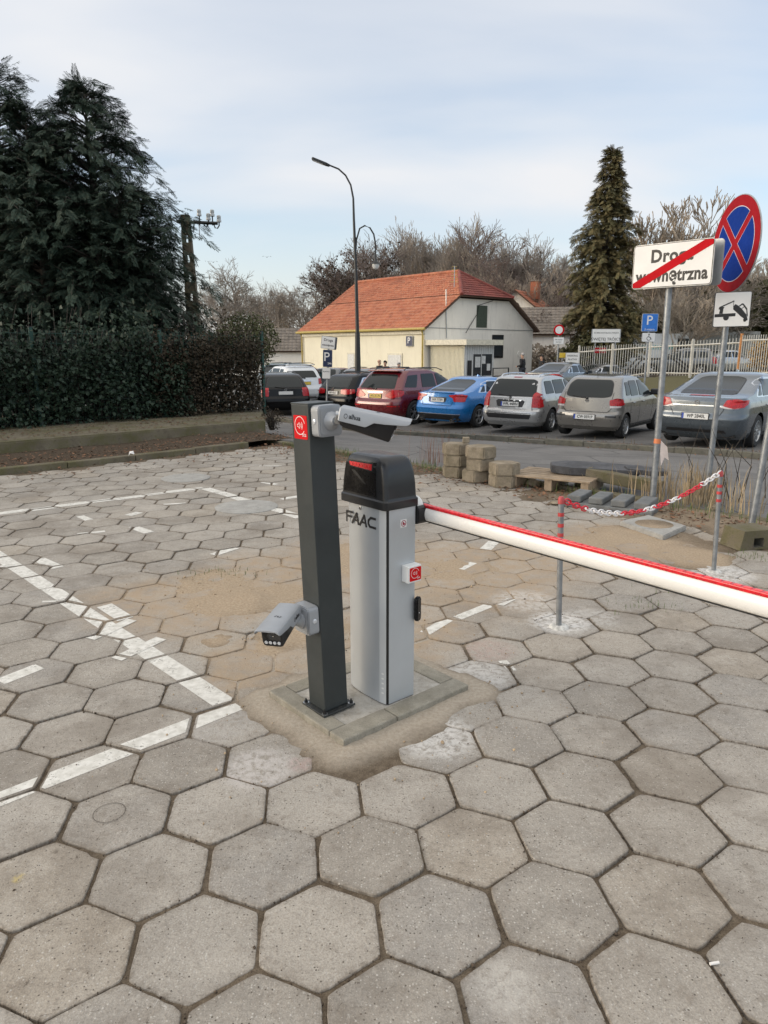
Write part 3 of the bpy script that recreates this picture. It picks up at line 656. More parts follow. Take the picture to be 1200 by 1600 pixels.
for sx_, sy_ in ((-1, -1), (1, -1), (-1, 1), (1, 1)):
    b = MB(); x_, y_ = 0.074 * sx_, 0.074 * sy_
    b.lathe([(0.0001, 0.0135), (0.014, 0.0135), (0.014, 0.012)], M_ZINC, 16, Matrix.Translation((x_, y_, 0)))
    b.lathe([(0.0095, 0.0135), (0.0095, 0.0225), (0.004, 0.0225), (0.004, 0.033), (0.0001, 0.034)], M_BLK, 6, Matrix.Translation((x_, y_, 0)), False)
    b.build('anchor_bolt', parent=post)
def sos_sticker(M, w, h, par, name='sticker', mat=M_RED, z=0.0012):
    """red sticker: loudspeaker with waves in a ring and SOS"""
    b = MB(); b.prism(rrect(w, h, w * 0.06, 3), z, mat, M)
    st = b.build(name, parent=par); s = min(w, h); I = MB(); Mz = M @ Matrix.Translation((-w * 0.04, h * 0.07, z + 0.0003))
    def arc(r, t_, a0, a1, n=22, cx=0, cy=0):
        vs = []; fs = []
        for k in range(n + 1):
            a = radians(a0 + (a1 - a0) * k / n); vs += [(cx + r * cos(a), cy + r * sin(a), 0), (cx + (r + t_) * cos(a), cy + (r + t_) * sin(a), 0)]
        for k in range(n): fs.append([2*k, 2*k+1, 2*k+3, 2*k+2])
        I.add(vs, fs, M_WHITE, False, Mz)
    arc(s * 0.36, s * 0.03, 15, 345 - 20)
    I.add([(-s*.2, s*.06, 0), (-s*.2, -s*.06, 0), (-s*.12, -s*.06, 0), (-s*.02, -s*.15, 0), (-s*.02, s*.15, 0), (-s*.12, s*.06, 0)], [[0, 1, 2, 3, 4, 5]], M_WHITE, False, Mz)
    I.add([(-s*.175, s*.035, .0002), (-s*.175, -s*.035, .0002), (-s*.11, -s*.035, .0002), (-s*.045, -s*.10, .0002), (-s*.045, s*.10, .0002), (-s*.11, s*.035, .0002)], [[0, 1, 2, 3, 4, 5]], mat, False, Mz)
    for r_ in (0.07, 0.13, 0.19): arc(s * r_, s * 0.022, -50, 50, 10)
    I.build('speaker_icon', parent=st)
    text('lettering', 'SOS', s * 0.17, M @ Matrix.Translation((w * 0.26, -h * 0.33, z + 0.0004)), M_WHITE, st)
    return st
def local_to(o, M): return M   # parts are built in the parent's own frame
# left face of the post: plane x = -PW/2, outward normal -x; x axis of a decal runs along -y
zt = PH - HS
FL = lambda y, z, off=0.0: frame((-PW/2 - off, y, z), (0, -1, 0), (0, 0, 1))
FR = lambda x, z, off=0.0: frame((x, -PW/2 - off, z), (1, 0, 0), (0, 0, 1))
sos_sticker(FL(-0.002, zt - 0.095), 0.098, 0.098, post)

# ------------------------------------------------------------------ the two security cameras
def make_cam(name, loc, rz, pitch, mount, label, group, bdepth=0.055):
    """mount: matrix of the wall box (local z = outward) in world; camera head points along its own +x"""
    root = empty(name, (0, 0, 0), 0, label, 'security camera', group)
    b = MB(); b.prism(rrect(0.118, 0.128, 0.016, 4), bdepth, M_CAMG, mount, bev=0.004)
    b.prism(rrect(0.100, 0.110, 0.012, 4), 0.004, M_CAMG, mount @ Matrix.Translation((0, 0, bdepth)), bev=0.0015)
    bx_ = b.build('mount_box', parent=root)
    for sgn in (-1, 1):
        b = MB(); Mc = mount @ Matrix.Translation((sgn * 0.0595, 0.0, bdepth * 0.45)) @ Matrix.Rotation(sgn * pi / 2, 4, 'Y')
        b.lathe([(0.0105, -0.001), (0.0105, 0.002), (0.009, 0.003), (0.0001, 0.003)], M_LED, 16, Mc); b.build('plug', parent=bx_)
    nb = mount @ Vector((0, 0, bdepth)); zn = (mount.to_3x3() @ Vector((0, 0, 1))).normalized()
    hd = Matrix.Translation(loc) @ Matrix.Rotation(rz, 4, 'Z') @ Matrix.Rotation(pitch, 4, 'Y') @ Matrix.Diagonal((0.75, 0.96, 1.02, 1))
    ball = hd @ Vector((-0.022, 0, -0.035)); tip = nb + zn * 0.036
    b = MB(); b.tube([nb, nb + zn * 0.010, nb + zn * 0.018, tip], [0.038, 0.038, 0.026, 0.018], M_CAMG, 24); b.build('neck', parent=root)
    b = MB(); b.tube([tip, tip + zn * 0.012, (tip + zn * 0.012) * 0.45 + ball * 0.55, ball, hd @ Vector((0.012, 0, -0.035))], [0.011, 0.014, 0.009, 0.013, 0.012], M_ZINC, 14); b.build('ball_joint', parent=root)
    # black body
    st = [(0.0, 0.030, -0.010, -0.062), (0.006, 0.040, -0.007, -0.072), (0.03, 0.045, -0.006, -0.080), (0.16, 0.046, -0.006, -0.090), (0.285, 0.047, -0.006, -0.099), (0.292, 0.045, -0.009, -0.097)]
    vs = []; fs = []
    for x, w, zt_, zb in st:
        r_ = 0.014; x2 = x
        sec = [(-w, zt_), (-w, zb + r_ + .004), (-w + r_ * .35, zb + r_ * .3), (-w + r_, zb), (w - r_, zb), (w - r_ * .35, zb + r_ * .3), (w, zb + r_ + .004), (w, zt_)]
        for (yy, zz) in sec: vs.append((x2 + (zz + 0.05) * (0.28 if x > 0.2 else 0.0), yy, zz))
    K = 8
    for i in range(len(st) - 1):
        for k in range(K): fs.append([i*K+k, (i+1)*K+k, (i+1)*K+(k+1) % K, i*K+(k+1) % K])
    fs.append(list(range(K))); fs.append([(len(st)-1)*K + k for k in range(K)][::-1])
    b = MB(); b.add(vs, fs, M_BLK, True, hd); body = b.build('camera_body', parent=root, sharp=28)
    # front glass, lens and four lamps; the front face leans with zz
    fx = lambda zz: 0.2935 + (zz + 0.05) * 0.28
    Mf = hd @ frame((fx(-0.05), 0, -0.05), (0, 1, 0), (0.28, 0, 1))
    b = MB(); b.prism(rrect(0.078, 0.056, 0.006, 3), 0.0015, M_GLASSD, Mf @ Matrix.Translation((0, 0.012, 0))); gl = b.build('front_glass', parent=body)
    b = MB(); b.lathe([(0.017, 0), (0.017, 0.003), (0.013, 0.003), (0.012, 0.0015), (0.0001, 0.003)], M_GLASSD, 20, Mf @ Matrix.Translation((0, 0.015, 0.002))); b.build('lens', parent=body)
    for k in range(4):
        b = MB(); b.lathe([(0.0075, 0), (0.0075, 0.002), (0.0055, 0.003), (0.003, 0.0022), (0.0001, 0.0035)], M_LED, 14, Mf @ Matrix.Translation(((k - 1.5) * 0.019, -0.030, 0.001))); b.build('lamp', parent=body)
    # sunshield
    st = [(-0.006, -0.050), (0.0, -0.054), (0.14, -0.058), (0.148, -0.056), (0.185, -0.036), (0.24, -0.033), (0.350, -0.022), (0.366, -0.016), (0.372, -0.010)]
    vs = []; fs = []
    for i, (x, zs) in enumerate(st):
        w = 0.0555 if 0 < i < len(st) - 1 else 0.053; t_ = 0.0035; top = 0.0 if i else -0.004
        sec = [(-w, zs), (-w, -0.013), (-w + .004, -0.004), (-w + .013, top), (0, top + .002), (w - .013, top), (w - .004, -0.004), (w, -0.013), (w, zs), (w - t_, zs), (w - t_, -0.013), (w - .014, -0.0045), (-w + .014, -0.0045), (-w + t_, -0.013), (-w + t_, zs)]
        for yy, zz in sec: vs.append((x, yy, max(zz, zs) if True else zz))
    K = 15
    for i in range(len(st) - 1):
        for k in range(K): fs.append([i*K+k, i*K+(k+1) % K, (i+1)*K+(k+1) % K, (i+1)*K+k])
    fs.append(list(range(K))[::-1]); fs.append([(len(st)-1)*K + k for k in range(K)])
    b = MB(); b.add(vs, fs, M_CAMG, True, hd); sh = b.build('sunshield', parent=root, sharp=25)
    for sgn in (-1, 1):
        Mt = hd @ frame((0.075, sgn * 0.0559, -0.030), (1, 0, 0) if sgn < 0 else (-1, 0, 0), (0, 0, 1))
        text('logo', 'alhua', 0.026, Mt @ Matrix.Translation((0.006, 0, 0)), M_INK, sh, 0.0004, 0.0006, 1.15)
        b = MB(); b.lathe([(0.0075, 0), (0.0075, 0.0006), (0.0095, 0.0006), (0.0095, 0)], M_INK, 18, Mt @ Matrix.Translation((-0.042, -0.001, 0))); b.build('emblem', parent=sh)
    b = MB()
    for k, rr_ in enumerate((0.010, 0.014)):
        for a0 in (25, 205):
            n_ = 8; v_ = []
            for q in range(n_ + 1):
                a = radians(a0 + 100 * q / n_); v_ += [(rr_ * cos(a), rr_ * sin(a), 0), ((rr_ + .002) * cos(a), (rr_ + .002) * sin(a), 0)]
            b.add(v_, [[2*q, 2*q+1, 2*q+3, 2*q+2] for q in range(n_)], M_INK, False, hd @ Matrix.Translation((0.19, 0, 0.0026)))
    b.box((0.19, 0, 0.0024), (0.016, 0.005, 0.0008), M_INK, hd); b.build('emblem', parent=sh)
    for sgn in (-1, 1):
        b = MB(); b.cyl(hd @ Vector((0.003, 0.028 * sgn, -0.052)), hd @ Vector((-0.006, 0.028 * sgn, -0.052)), 0.005, M_ZINC, 8); b.build('rear_screw', parent=body)
    return root
pw = Matrix.Translation((pc.x, pc.y, HS)) @ LEAN @ Matrix.Rotation(PHI, 4, 'Z')
mU = pw @ FR(0.006, zt - 0.068, 0.0); mL = pw @ FL(-0.0, 0.452, 0.0)
tipU = at(536, 634, 2.80)
make_cam('security_camera', tipU, atan2(-0.10, 1.0), radians(11), mU, 'grey and black camera at the top of the dark post, pointing right over the barrier', None)
tipL = at(452, 943, 2.86)
make_cam('security_camera', tipL, atan2(-0.96, -0.20), radians(3), mL, 'grey and black camera half way down the dark post, pointing left towards the ground', None)

# ------------------------------------------------------------------ barrier housing
CF = G(606.3, 1101, HS); BA = radians(40)
gate = empty('barrier_gate', (CF.x, CF.y, HS), BA, 'silver barrier housing with dark lid and white boom lowered across the lane', 'barrier')
TW_, TL_ = 0.162, 0.305; TH_ = 0.955
fp = [(0, 0), (-0.0065, 0.006), (-0.0150, 0.044), (-0.0175, 0.075), (-0.0185, 0.115), (-0.0185, 0.17), (-0.016, 0.21), (-0.011, 0.245), (-0.002, 0.275), (0.010, 0.294), (0.028, 0.305)]
sec = fp + [(TW_ - 0.02, TL_), (TW_, TL_ - 0.02), (TW_, 0.004), (TW_ - 0.004, 0), (0.006, 0.0)]
b = MB(); K = len(sec)
vs = [(x, y, 0.0) for x, y in sec] + [(x, y, TH_) for x, y in sec]
b.add(vs, [[k, k + K, (k+1) % K + K, (k+1) % K][::-1] for k in range(3, K)], M_CAB, True)
b.add(vs, [[k, k + K, (k+1) % K + K, (k+1) % K][::-1] for k in range(0, 1)], M_BLK, False)
b.add(vs, [[k, k + K, (k+1) % K + K, (k+1) % K][::-1] for k in range(1, 2)], M_CAB2, False)
b.add(vs, [[k, k + K, (k+1) % K + K, (k+1) % K][::-1] for k in range(2, 3)], M_CAB, True)
b.add(vs, [list(range(K, 2*K))], M_BLK); body = b.build('housing', parent=gate, sharp=24)
b = MB(); b.box((0.0015, 0.001, TH_/2), (0.004, 0.004, TH_), M_BLK); b.build('door_seam', parent=gate)
for k in range(5):
    b = MB(); Mv = frame((-0.0108 - 0.0005, 0.025, 0.052 + k * 0.024), (-(-0.0085), -0.038, 0), (0, 0, 1)); b.prism(rrect(0.013, 0.007, 0.003, 3), 0.0012, M_WHITE, Mv); b.build('vent', parent=gate)
# lid
b = MB()
def lidsec(x0, x1, y0, y1, z, r, n=5):
    out = []
    for cx, cy, a0 in ((x1-r, y1-r, 0), (x0+r, y1-r, 90), (x0+r, y0+r, 180), (x1-r, y0+r, 270)):
        for k in range(n + 1):
            a = radians(a0 + 90 * k / n); out.append((cx + r * cos(a), cy + r * sin(a), z))
    return out
Z0 = TH_ - 0.036
L_ = [(-0.027, TW_+.010, -0.011, TL_+.008, 0.0, .018), (-0.028, TW_+.011, -0.012, TL_+.009, 0.003, .018), (-0.028, TW_+.011, -0.012, TL_+.009, 0.034, .018), (-0.022, TW_+.005, -0.007, TL_+.004, 0.041, .018),
      (-0.022, TW_+.004, -0.006, TL_+.003, 0.05, .02), (-0.0205, TW_+.003, -0.004, TL_+.001, 0.10, .022), (-0.018, TW_-.0, 0.002, TL_-.006, 0.15, .024), (-0.015, TW_-.004, 0.010, TL_-.015, 0.183, .026), (-0.010, TW_-.009, 0.020, TL_-.024, 0.205, .028), (-0.001, TW_-.018, 0.033, TL_-.036, 0.219, .028), (0.012, TW_-.030, 0.05, TL_-.05, 0.2245, .028)]
rings = [lidsec(*[a for a in s_[:4]], Z0 + s_[4], s_[5]) for s_ in L_]; K = len(rings[0]); vs = [p for r_ in rings for p in r_]
fs = [[i*K+k, i*K+(k+1) % K, (i+1)*K+(k+1) % K, (i+1)*K+k] for i in range(len(rings)-1) for k in range(K)]
b.add(vs, fs + [[(len(rings)-1)*K + k for k in range(K)]] + [list(range(K))[::-1]], M_LIDC, True); lid = b.build('lid', parent=gate, sharp=30)
# glossy front panel of the lid and the red light window
def lidx(z): return np.interp(z, [0.041, 0.10, 0.15, 0.183, 0.205], [-0.022, -0.0205, -0.018, -0.015, -0.010])
def panel(pts, off, mat, name, par):
    b = MB(); vs = []
    for y, z in pts: vs.append((lidx(z) - off, y, Z0 + z))
    vs2 = [(x + 0.004, y, z) for x, y, z in vs]; k = len(vs)
    b.add(vs + vs2, [list(range(k))[::-1], ] + [[i, (i+1) % k, k + (i+1) % k, k + i] for i in range(k)], mat); return b.build(name, parent=par)
panel([(0.055, 0.050), (0.058, 0.10), (0.062, 0.15), (0.064, 0.200), (0.262, 0.196), (0.276, 0.183), (0.281, 0.15), (0.285, 0.10), (0.287, 0.050)], 0.0012, M_BLKG, 'front_panel', lid)
panel([(0.085, 0.160), (0.085, 0.196), (0.262, 0.192), (0.248, 0.166)], 0.0026, M_LIDG, 'light_frame', lid)
lw = panel([(0.091, 0.164), (0.091, 0.191), (0.252, 0.187), (0.242, 0.170)], 0.0036, M_REDL, 'light_window', lid)
b = MB()
for k in range(6): b.box((lidx(0.178) - 0.0046, 0.108 + k * 0.024, Z0 + 0.177), (0.002, 0.007, 0.010), pm('bright_red_led', (0.8, 0.06, 0.06), 0.3))
b.build('led_row', parent=lw)
# lettering on the bowed front
Mt = frame((-0.0188, 0.168, TH_ - 0.105), (0.0, -1, 0), (0, 0, 1))
def stroke(b, pts, w, M, mat=M_INK, h=0.0012):
    for p, q in zip(pts[:-1], pts[1:]):
        p = Vector(p); q = Vector(q); d = (q - p).normalized(); n_ = Vector((-d.y, d.x)) * w / 2; e = d * w * 0.18
        P4 = [p - e - n_, q + e - n_, q + e + n_, p - e + n_]; b.prism([(v.x, v.y) for v in P4], h, mat, M)
b = MB(); s_ = 0.052; w_l = 0.0105
stroke(b, [(-.104, -s_/2), (-.104, s_/2-.004), (-.060, s_/2-.004)], w_l, Mt); stroke(b, [(-.104, .001), (-.068, .001)], w_l, Mt, h=.0014)
for x0 in (-0.064, -0.008):
    stroke(b, [(x0, -s_/2-.001), (x0+.033, s_/2-.002), (x0+.047, -s_/2-.001)], w_l, Mt, h=.0016); stroke(b, [(x0+.014, -.010), (x0+.040, -.010)], w_l*.8, Mt, h=.0018)
stroke(b, [(.104, s_/2-.006), (.070, s_/2-.006), (.054, s_/2-.020), (.054, -.010), (.064, -s_/2+.005), (.104, -s_/2+.005)], w_l, Mt, h=.0012)
b.build('lettering', parent=body)
b = MB(); b.lathe([(0.009, 0), (0.009, 0.002), (0.006, 0.003), (0.0001, 0.003)], M_ZINC, 16, frame((-0.0188, 0.172, TH_ - 0.052), (0, -1, 0), (0, 0, 1))); b.box((-0.0224, 0.172, TH_ - 0.052), (0.001, 0.003, 0.009), M_BLK); b.build('key_lock', parent=body)
# things screwed to the end face (plane y = 0, outward -y)
EF = lambda x, z, off=0.0: frame((x, -off, z), (1, 0, 0), (0, 0, 1))
b = MB(); b.prism(rrect(0.036, 0.036, 0.002), 0.0008, M_WHITE, EF(0.088, TH_ - 0.108)); st = b.build('round_sticker', parent=gate)
b = MB(); b.lathe([(0.0145, 0.001), (0.0145, 0.0014), (0.0115, 0.0014), (0.0115, 0.001)], pm('maroon', (0.30, 0.01, 0.04), 0.5), 20, EF(0.088, TH_ - 0.108)); b.prism(rrect(0.008, 0.014, 0.003), 0.0012, MATS['maroon'], EF(0.086, TH_ - 0.108, 0.0005)); b.prism(rrect(0.012, 0.007, 0.003), 0.0014, MATS['maroon'], EF(0.091, TH_ - 0.111, 0.0005)); b.build('hand_icon', parent=st)
b = MB(); b.box((0.118, -0.023, 0.618), (0.078, 0.046, 0.078), M_WHITE, None, 0.003); cb = b.build('call_box', parent=gate)
sos_sticker(EF(0.120, 0.618, 0.0461), 0.068, 0.062, cb)
b = MB(); b.prism(rrect(0.040, 0.118, 0.016, 5), 0.020, M_BLKG, frame((0.163, -0.004, 0.432), (0.9, 0.35, 0), (0, 0, 1)), bev=0.004); pho = b.build('photocell', parent=gate)
b = MB(); b.lathe([(0.003, 0), (0.003, 0.001), (0.0001, 0.0012)], M_LED, 10, frame((0.167, -0.0235, 0.415), (0.9, 0.35, 0), (0, 0, 1))); b.build('screw', parent=pho)
# cement smear at the foot is in the slab. Boom behind the housing, running to the right
BZ = 0.908 - HS; BX = TW_ + 0.062
b = MB(); b.prism(rrect(0.15, 0.10, 0.045, 8), 0.045, M_WHITE, frame((TW_ + 0.005, 0.075, BZ + 0.03), (0, 1, 0), (0, 0, 1)), bev=0.006)
b.prism(rrect(0.09, 0.085, 0.02, 5), 0.085, M_BLK, frame((TW_ + 0.002, 0.03, BZ), (0, 1, 0), (0, 0, 1)), bev=0.003); b.build('boom_bracket', parent=gate)
BL = 3.4; a0 = 0.035
prof = [(0.021*cos(radians(a)), 0.033*sin(radians(a))) for a in range(-80, 90, 10)]; prof = prof + [(-x, y) for x, y in prof[::-1]]
K = len(prof); vs = [(x, 0, z) for x, z in prof] + [(x, -BL, z) for x, z in prof]
b = MB(); b.add(vs, [[k, (k+1) % K, (k+1) % K + K, k + K] for k in range(K)] + [list(range(K))[::-1], list(range(K, 2*K))], M_WBOOM, True); boom = b.build('boom', parent=gate, sharp=40)
boom.location = (BX, a0, BZ); boom.rotation_euler = (0, 0, radians(-2.1))
b = MB(); b.box((0, -BL/2 - 0.01, -0.0345), (0.012, BL - 0.03, 0.005), M_BLK); b.build('rubber_edge', parent=boom)
b = MB(); b.box((0, -BL/2 - 0.004, 0.0355), (0.027, BL - 0.03, 0.013), M_REDL, None, 0.003)
for k in range(int(BL / 0.03)): b.box((0, -0.03 - k * 0.03, 0.0422), (0.015, 0.020, 0.002), pm('bright_red_led', (0.8, 0.06, 0.06), 0.3))
b.build('red_strip', parent=boom)
b = MB(); b.box((0, 0.006, 0), (0.040, 0.016, 0.072), M_BLK, None, 0.004); b.build('end_cap', parent=boom)
# ------------------------------------------------------------------ posts with chain
M_TAPE = pm('red_tape', (0.50, 0.05, 0.05), 0.5, var=0.2, vs=40)
M_CHR = pm('chain_red', (0.60, 0.02, 0.04), 0.4); M_CHW = pm('chain_white', (0.74, 0.72, 0.72), 0.45)
def tape_post(u, v, utop, vtop, label, g='grey tube posts carrying the chain'):
    p = G(u, v); top = at(utop, vtop, p.y); d = top - p; L = d.length; ax = d.normalized()
    o = empty('chain_post', p, 0, label, 'post', g); Z = Vector()
    b = MB(); b.cyl(-ax * 0.1, ax * L, 0.0165, M_GALV, 20); b.build('tube', parent=o)
    for f in (0.13, 0.22, 0.30) if v > 900 else (0.14, 0.21, 0.29):
        q = ax * (L - f * 0.72); b = MB(); b.tube([q - ax * .011, q + ax * .011], 0.0178, M_TAPE, 20); b.build('tape_band', parent=o)
    b = MB(); b.tube([ax * (L - 0.03), ax * L, ax * (L + 0.012)], [0.019, 0.019, 0.012], pm('red_cap', (0.42, 0.06, 0.06), 0.5), 16); b.build('cap', parent=o)
    b = MB(); b.lathe([(0.0001, 0.012), (0.03, 0.012), (0.05, 0.008), (0.062, -0.004)], pm('flange_white', (0.5, 0.49, 0.46), 0.8, var=0.3, vs=40), 20); b.build('foot', parent=o)
    return top
T1 = tape_post(873, 979, 877, 779, 'grey taped post farther left, its foot on a paver dusted white')
T2 = tape_post(1115, 893, 1126, 738, 'grey post with red tape bands at the right, near the concrete parking block')
ch = empty('barrier_chain', T1, 0, 'red and white plastic chain slung between the two grey posts', 'chain')
LM = []
for mt in (M_CHR, M_CHW):
    b = MB(); pts = [(0.030*cos(2*pi*k/16) , 0.0165*sin(2*pi*k/16), 0) for k in range(17)]
    b.tube([(x + (0.008 if x > 0 else -0.008), y, z) for x, y, z in pts], 0.0048, mt, 6, cap=False); LM.append(b.build('chain_link'))
n = 44; span = T2 - T1; prev = None
def chp(t): q = T1 + span * t; q.z -= 0.17 * 4 * t * (1 - t) * (1 + 0.42 * (0.5 - t)); return q
done = [False, False]
for k in range(n):
    t = (k + 0.5) / n; p = chp(t); d = (chp(t + 0.01) - chp(t - 0.01)).normalized()
    c = 0 if (k % 18) < 6 or (k % 18) > 14 else 1
    c = 0 if k < 6 or 15 <= k < 21 or 24 <= k < 28 or 31 <= k < 38 else 1
    o = LM[c] if not done[c] else LM[c].copy()
    if done[c]: COL.objects.link(o)
    done[c] = True
    s_ = d.cross(Vector((0, 0, 1))).normalized(); M = frame(p - T1, d, s_); M = M @ Matrix.Rotation((k % 2) * pi / 2 + 0.3 + rr.uniform(-.25, .25), 4, 'X')
    L_ = (chp(t + 0.5/n) - chp(t - 0.5/n)).length; o.parent = ch; o.matrix_local = M @ Matrix.Diagonal((L_ / 0.058, 1, 1, 1))

# ------------------------------------------------------------------ stacked concrete blocks, pallet, slabs
def hexblock(c, z, r, h, rz, label, g):
    b = MB(); ps = [(r*cos(radians(60*k+30)) * (1 + rr.uniform(-.01, .01)), r*sin(radians(60*k+30)) * (1 + rr.uniform(-.01, .01))) for k in range(6)]
    b.prism(ps, h, M_BLOCK, bev=0.012); o = b.build('paving_block', loc=(c[0], c[1], z)); o.rotation_euler = (rr.uniform(-.012, .012), rr.uniform(-.012, .012), rz)
    tag(o, label, 'concrete block', g); return o
GB = 'hexagonal concrete blocks stacked by the road'
c1 = G(710, 748) + Vector((0.03, 0.17, 0)); c2 = G(753, 756) + Vector((0.0, 0.19, 0)); c3 = G(791, 764) + Vector((0, 0.18, 0))
for k, w in enumerate(('bottom block of the left stack of hexagonal concrete blocks', 'middle block of the left stack of hexagonal concrete blocks', 'top block of the left stack of hexagonal concrete blocks, under the small cube')):
    hexblock((c1.x + (0, .01, -.005)[k], c1.y), 0.002 + k * 0.147, 0.182, 0.145, 0.1 + 0.05*k, w, GB)
for k, w in enumerate(('bottom block of the middle stack of hexagonal concrete blocks', 'middle block of the middle stack of hexagonal concrete blocks', 'top block of the middle stack, pale and wider than those below it')):
    hexblock((c2.x + (-.06, .0, .0)[k], c2.y), 0.002 + k * 0.15, (0.185, 0.195, 0.205)[k], 0.148, -0.2 + 0.13*k, w, GB)
for k, w in enumerate(('lower block of the short right stack of two hexagonal concrete blocks', 'upper block of the short right stack of two hexagonal concrete blocks')):
    hexblock((c3.x, c3.y), 0.002 + k * 0.147, 0.195, 0.145, 0.35 + 0.05*k, w, GB)
hexblock((c2.x + .17, c2.y + .12), 0.002, 0.12, 0.145, 0.6, 'small broken block leaning behind the middle stack near the bottom', GB)
b = MB(); b.box((0, 0, 0.035), (0.085, 0.085, 0.07), M_BLOCK, None, 0.006); tag(b.build('concrete_cube', loc=(c1.x + 0.13, c1.y + 0.02, 0.446)), 'small concrete cube lying on top of the left block stack', 'concrete block')
M_WOOD = pm('pallet_wood', (0.29, 0.22, 0.15), 0.8, var=0.25, vs=6, bump=0.3, bs=40, dirt=0.3, dirtc=(0.2, 0.15, 0.1))
pp = G(862, 768); pal = empty('wooden_pallet', (pp.x + 0.12, pp.y + 0.26, 0), radians(-32), 'light wooden pallet under the dark slabs', 'pallet')
for k in range(6): b = MB(); b.box((0, -0.30 + k * 0.12, 0.155), (0.98, 0.09, 0.022), M_WOOD, None, 0.003); b.build('deck_board', parent=pal)
for x in (-0.43, 0, 0.43):
    b = MB(); b.box((x, 0, 0.075), (0.09, 0.66, 0.134), M_WOOD, None, 0.004); b.build('bearer', parent=pal)
M_SLATE = pm('dark_slate', (0.055, 0.055, 0.06), 0.75, var=0.4, vs=5, bump=0.6, bs=18, dirt=0.4, dirtc=(0.16, 0.15, 0.14))
def rough_slab(name, c, z, pts, h, mat, rz, label, cat, tilt=(0, 0), g=None):
    b = MB(); b.prism(pts, h, mat, bev=0.008); o = b.build(name, loc=(c[0], c[1], z)); o.rotation_euler = (tilt[0], tilt[1], rz); tag(o, label, cat, g); return o
q = at(915, 744, 8.35)
rough_slab('asphalt_slab', (q.x + 0.13, q.y + 0.05), 0.172, [(-.52, -.2), (-.3, -.28), (.1, -.24), (.42, -.22), (.5, -.05), (.46, .2), (.1, .26), (-.35, .22), (-.54, .05)], 0.09, M_SLATE, radians(-14), 'dark rough slab lying on the wooden pallet', 'stone slab', (0.02, 0.03))
rough_slab('asphalt_slab', (q.x + 0.66, q.y - 0.12), 0.20, [(-.2, -.14), (.1, -.17), (.26, -.05), (.2, .14), (-.1, .17), (-.24, .04)], 0.055, M_SLATE, radians(-20), 'smaller broken dark slab at the right end of the pile on the pallet', 'stone slab', (0.03, 0.05))
q = G(968, 772); b = MB(); b.box((0, 0, 0), (0.86, 0.13, 0.13), M_CONCM, None, 0.01); o = b.build('concrete_beam', loc=(q.x + 0.05, q.y + 0.05, 0.155)); o.rotation_euler = (0.05, 0.10, radians(-33)); tag(o, 'mossy concrete beam lying askew in front of the dark slabs', 'concrete beam')
M_GPL = pm('grey_recycled_plastic', (0.13, 0.135, 0.135), 0.65, var=0.2, vs=8, dirt=0.4, dirtc=(0.25, 0.22, 0.18))
q = G(945, 797); gp = empty('plastic_base', (q.x + 0.10, q.y + 0.10, 0), radians(-33), 'low grey slotted plastic base under the mossy beam', 'plastic base')
b = MB(); b.box((0, 0, 0.03), (0.92, 0.42, 0.055), M_GPL, None, 0.01); b.build('tray', parent=gp)
for k in range(4): b = MB(); b.box((-0.345 + 0.23 * k, 0, 0.095), (0.15, 0.40, 0.07), M_GPL, None, 0.012); b.build('rib', parent=gp)
for (u, v, w, d, h, l) in ((835, 762, .2, .16, .11, 'broken concrete lump between the block stacks and the pallet'), (872, 790, .16, .12, .05, 'flat pale stone in the soil left of the plastic base'), (905, 762, .1, .1, .12, 'small dark stone standing beside the pallet foot'), (1122, 800, .13, .12, .08, 'brown stone on the soil right of the round-signed pole')):
    q = G(u, v); bm = bmesh.new(); bmesh.ops.create_icosphere(bm, subdivisions=2, radius=0.5)
    for v_ in bm.verts: v_.co *= rr.uniform(0.82, 1.08); v_.co = Vector((v_.co.x * w, v_.co.y * d, v_.co.z * h))
    b = MB(); b.frombm(bm, M_BLOCK); tag(b.build('stone', loc=(q.x, q.y + d/2, h * 0.35)), l, 'stone')
# parking block with a square hole
q = G(1168, 858); b = MB(); W_, D_, H_ = 0.36, 0.24, 0.165; Mb = Matrix.Rotation(0, 4, 'Z')
fr = [(-W_/2, 0), (W_/2, 0), (W_/2 - .03, H_), (-W_/2 + .03, H_)]; ho = [(-.05, .02), (.05, .02), (.05, .10), (-.05, .10)]
def ringface(y, flip):
    vs = [(x, y, z) for x, z in fr] + [(x, y, z) for x, z in ho]; f = [[k, (k+1) % 4, 4 + (k+1) % 4, 4 + k] for k in range(4)]
    return vs, [g_[::-1] for g_ in f] if flip else f
b.add(*ringface(-D_/2, False), M_CONCM); b.add(*ringface(D_/2, True), M_CONCM)
vs = [(x, -D_/2, z) for x, z in fr] + [(x, D_/2, z) for x, z in fr]; b.add(vs, [[k, k+4, 4+(k+1) % 4, (k+1) % 4] for k in range(4)], M_CONCM)
vs = [(x, -D_/2, z) for x, z in ho] + [(x, D_/2, z) for x, z in ho]; b.add(vs, [[k, (k+1) % 4, 4+(k+1) % 4, k+4] for k in range(4)], M_CONCD)
o = b.build('parking_block', loc=(q.x + 0.05, q.y + 0.1, 0.0)); o.rotation_euler = (0, 0, radians(14)); tag(o, 'mossy concrete block with a square hole, right of the taped posts', 'concrete block')

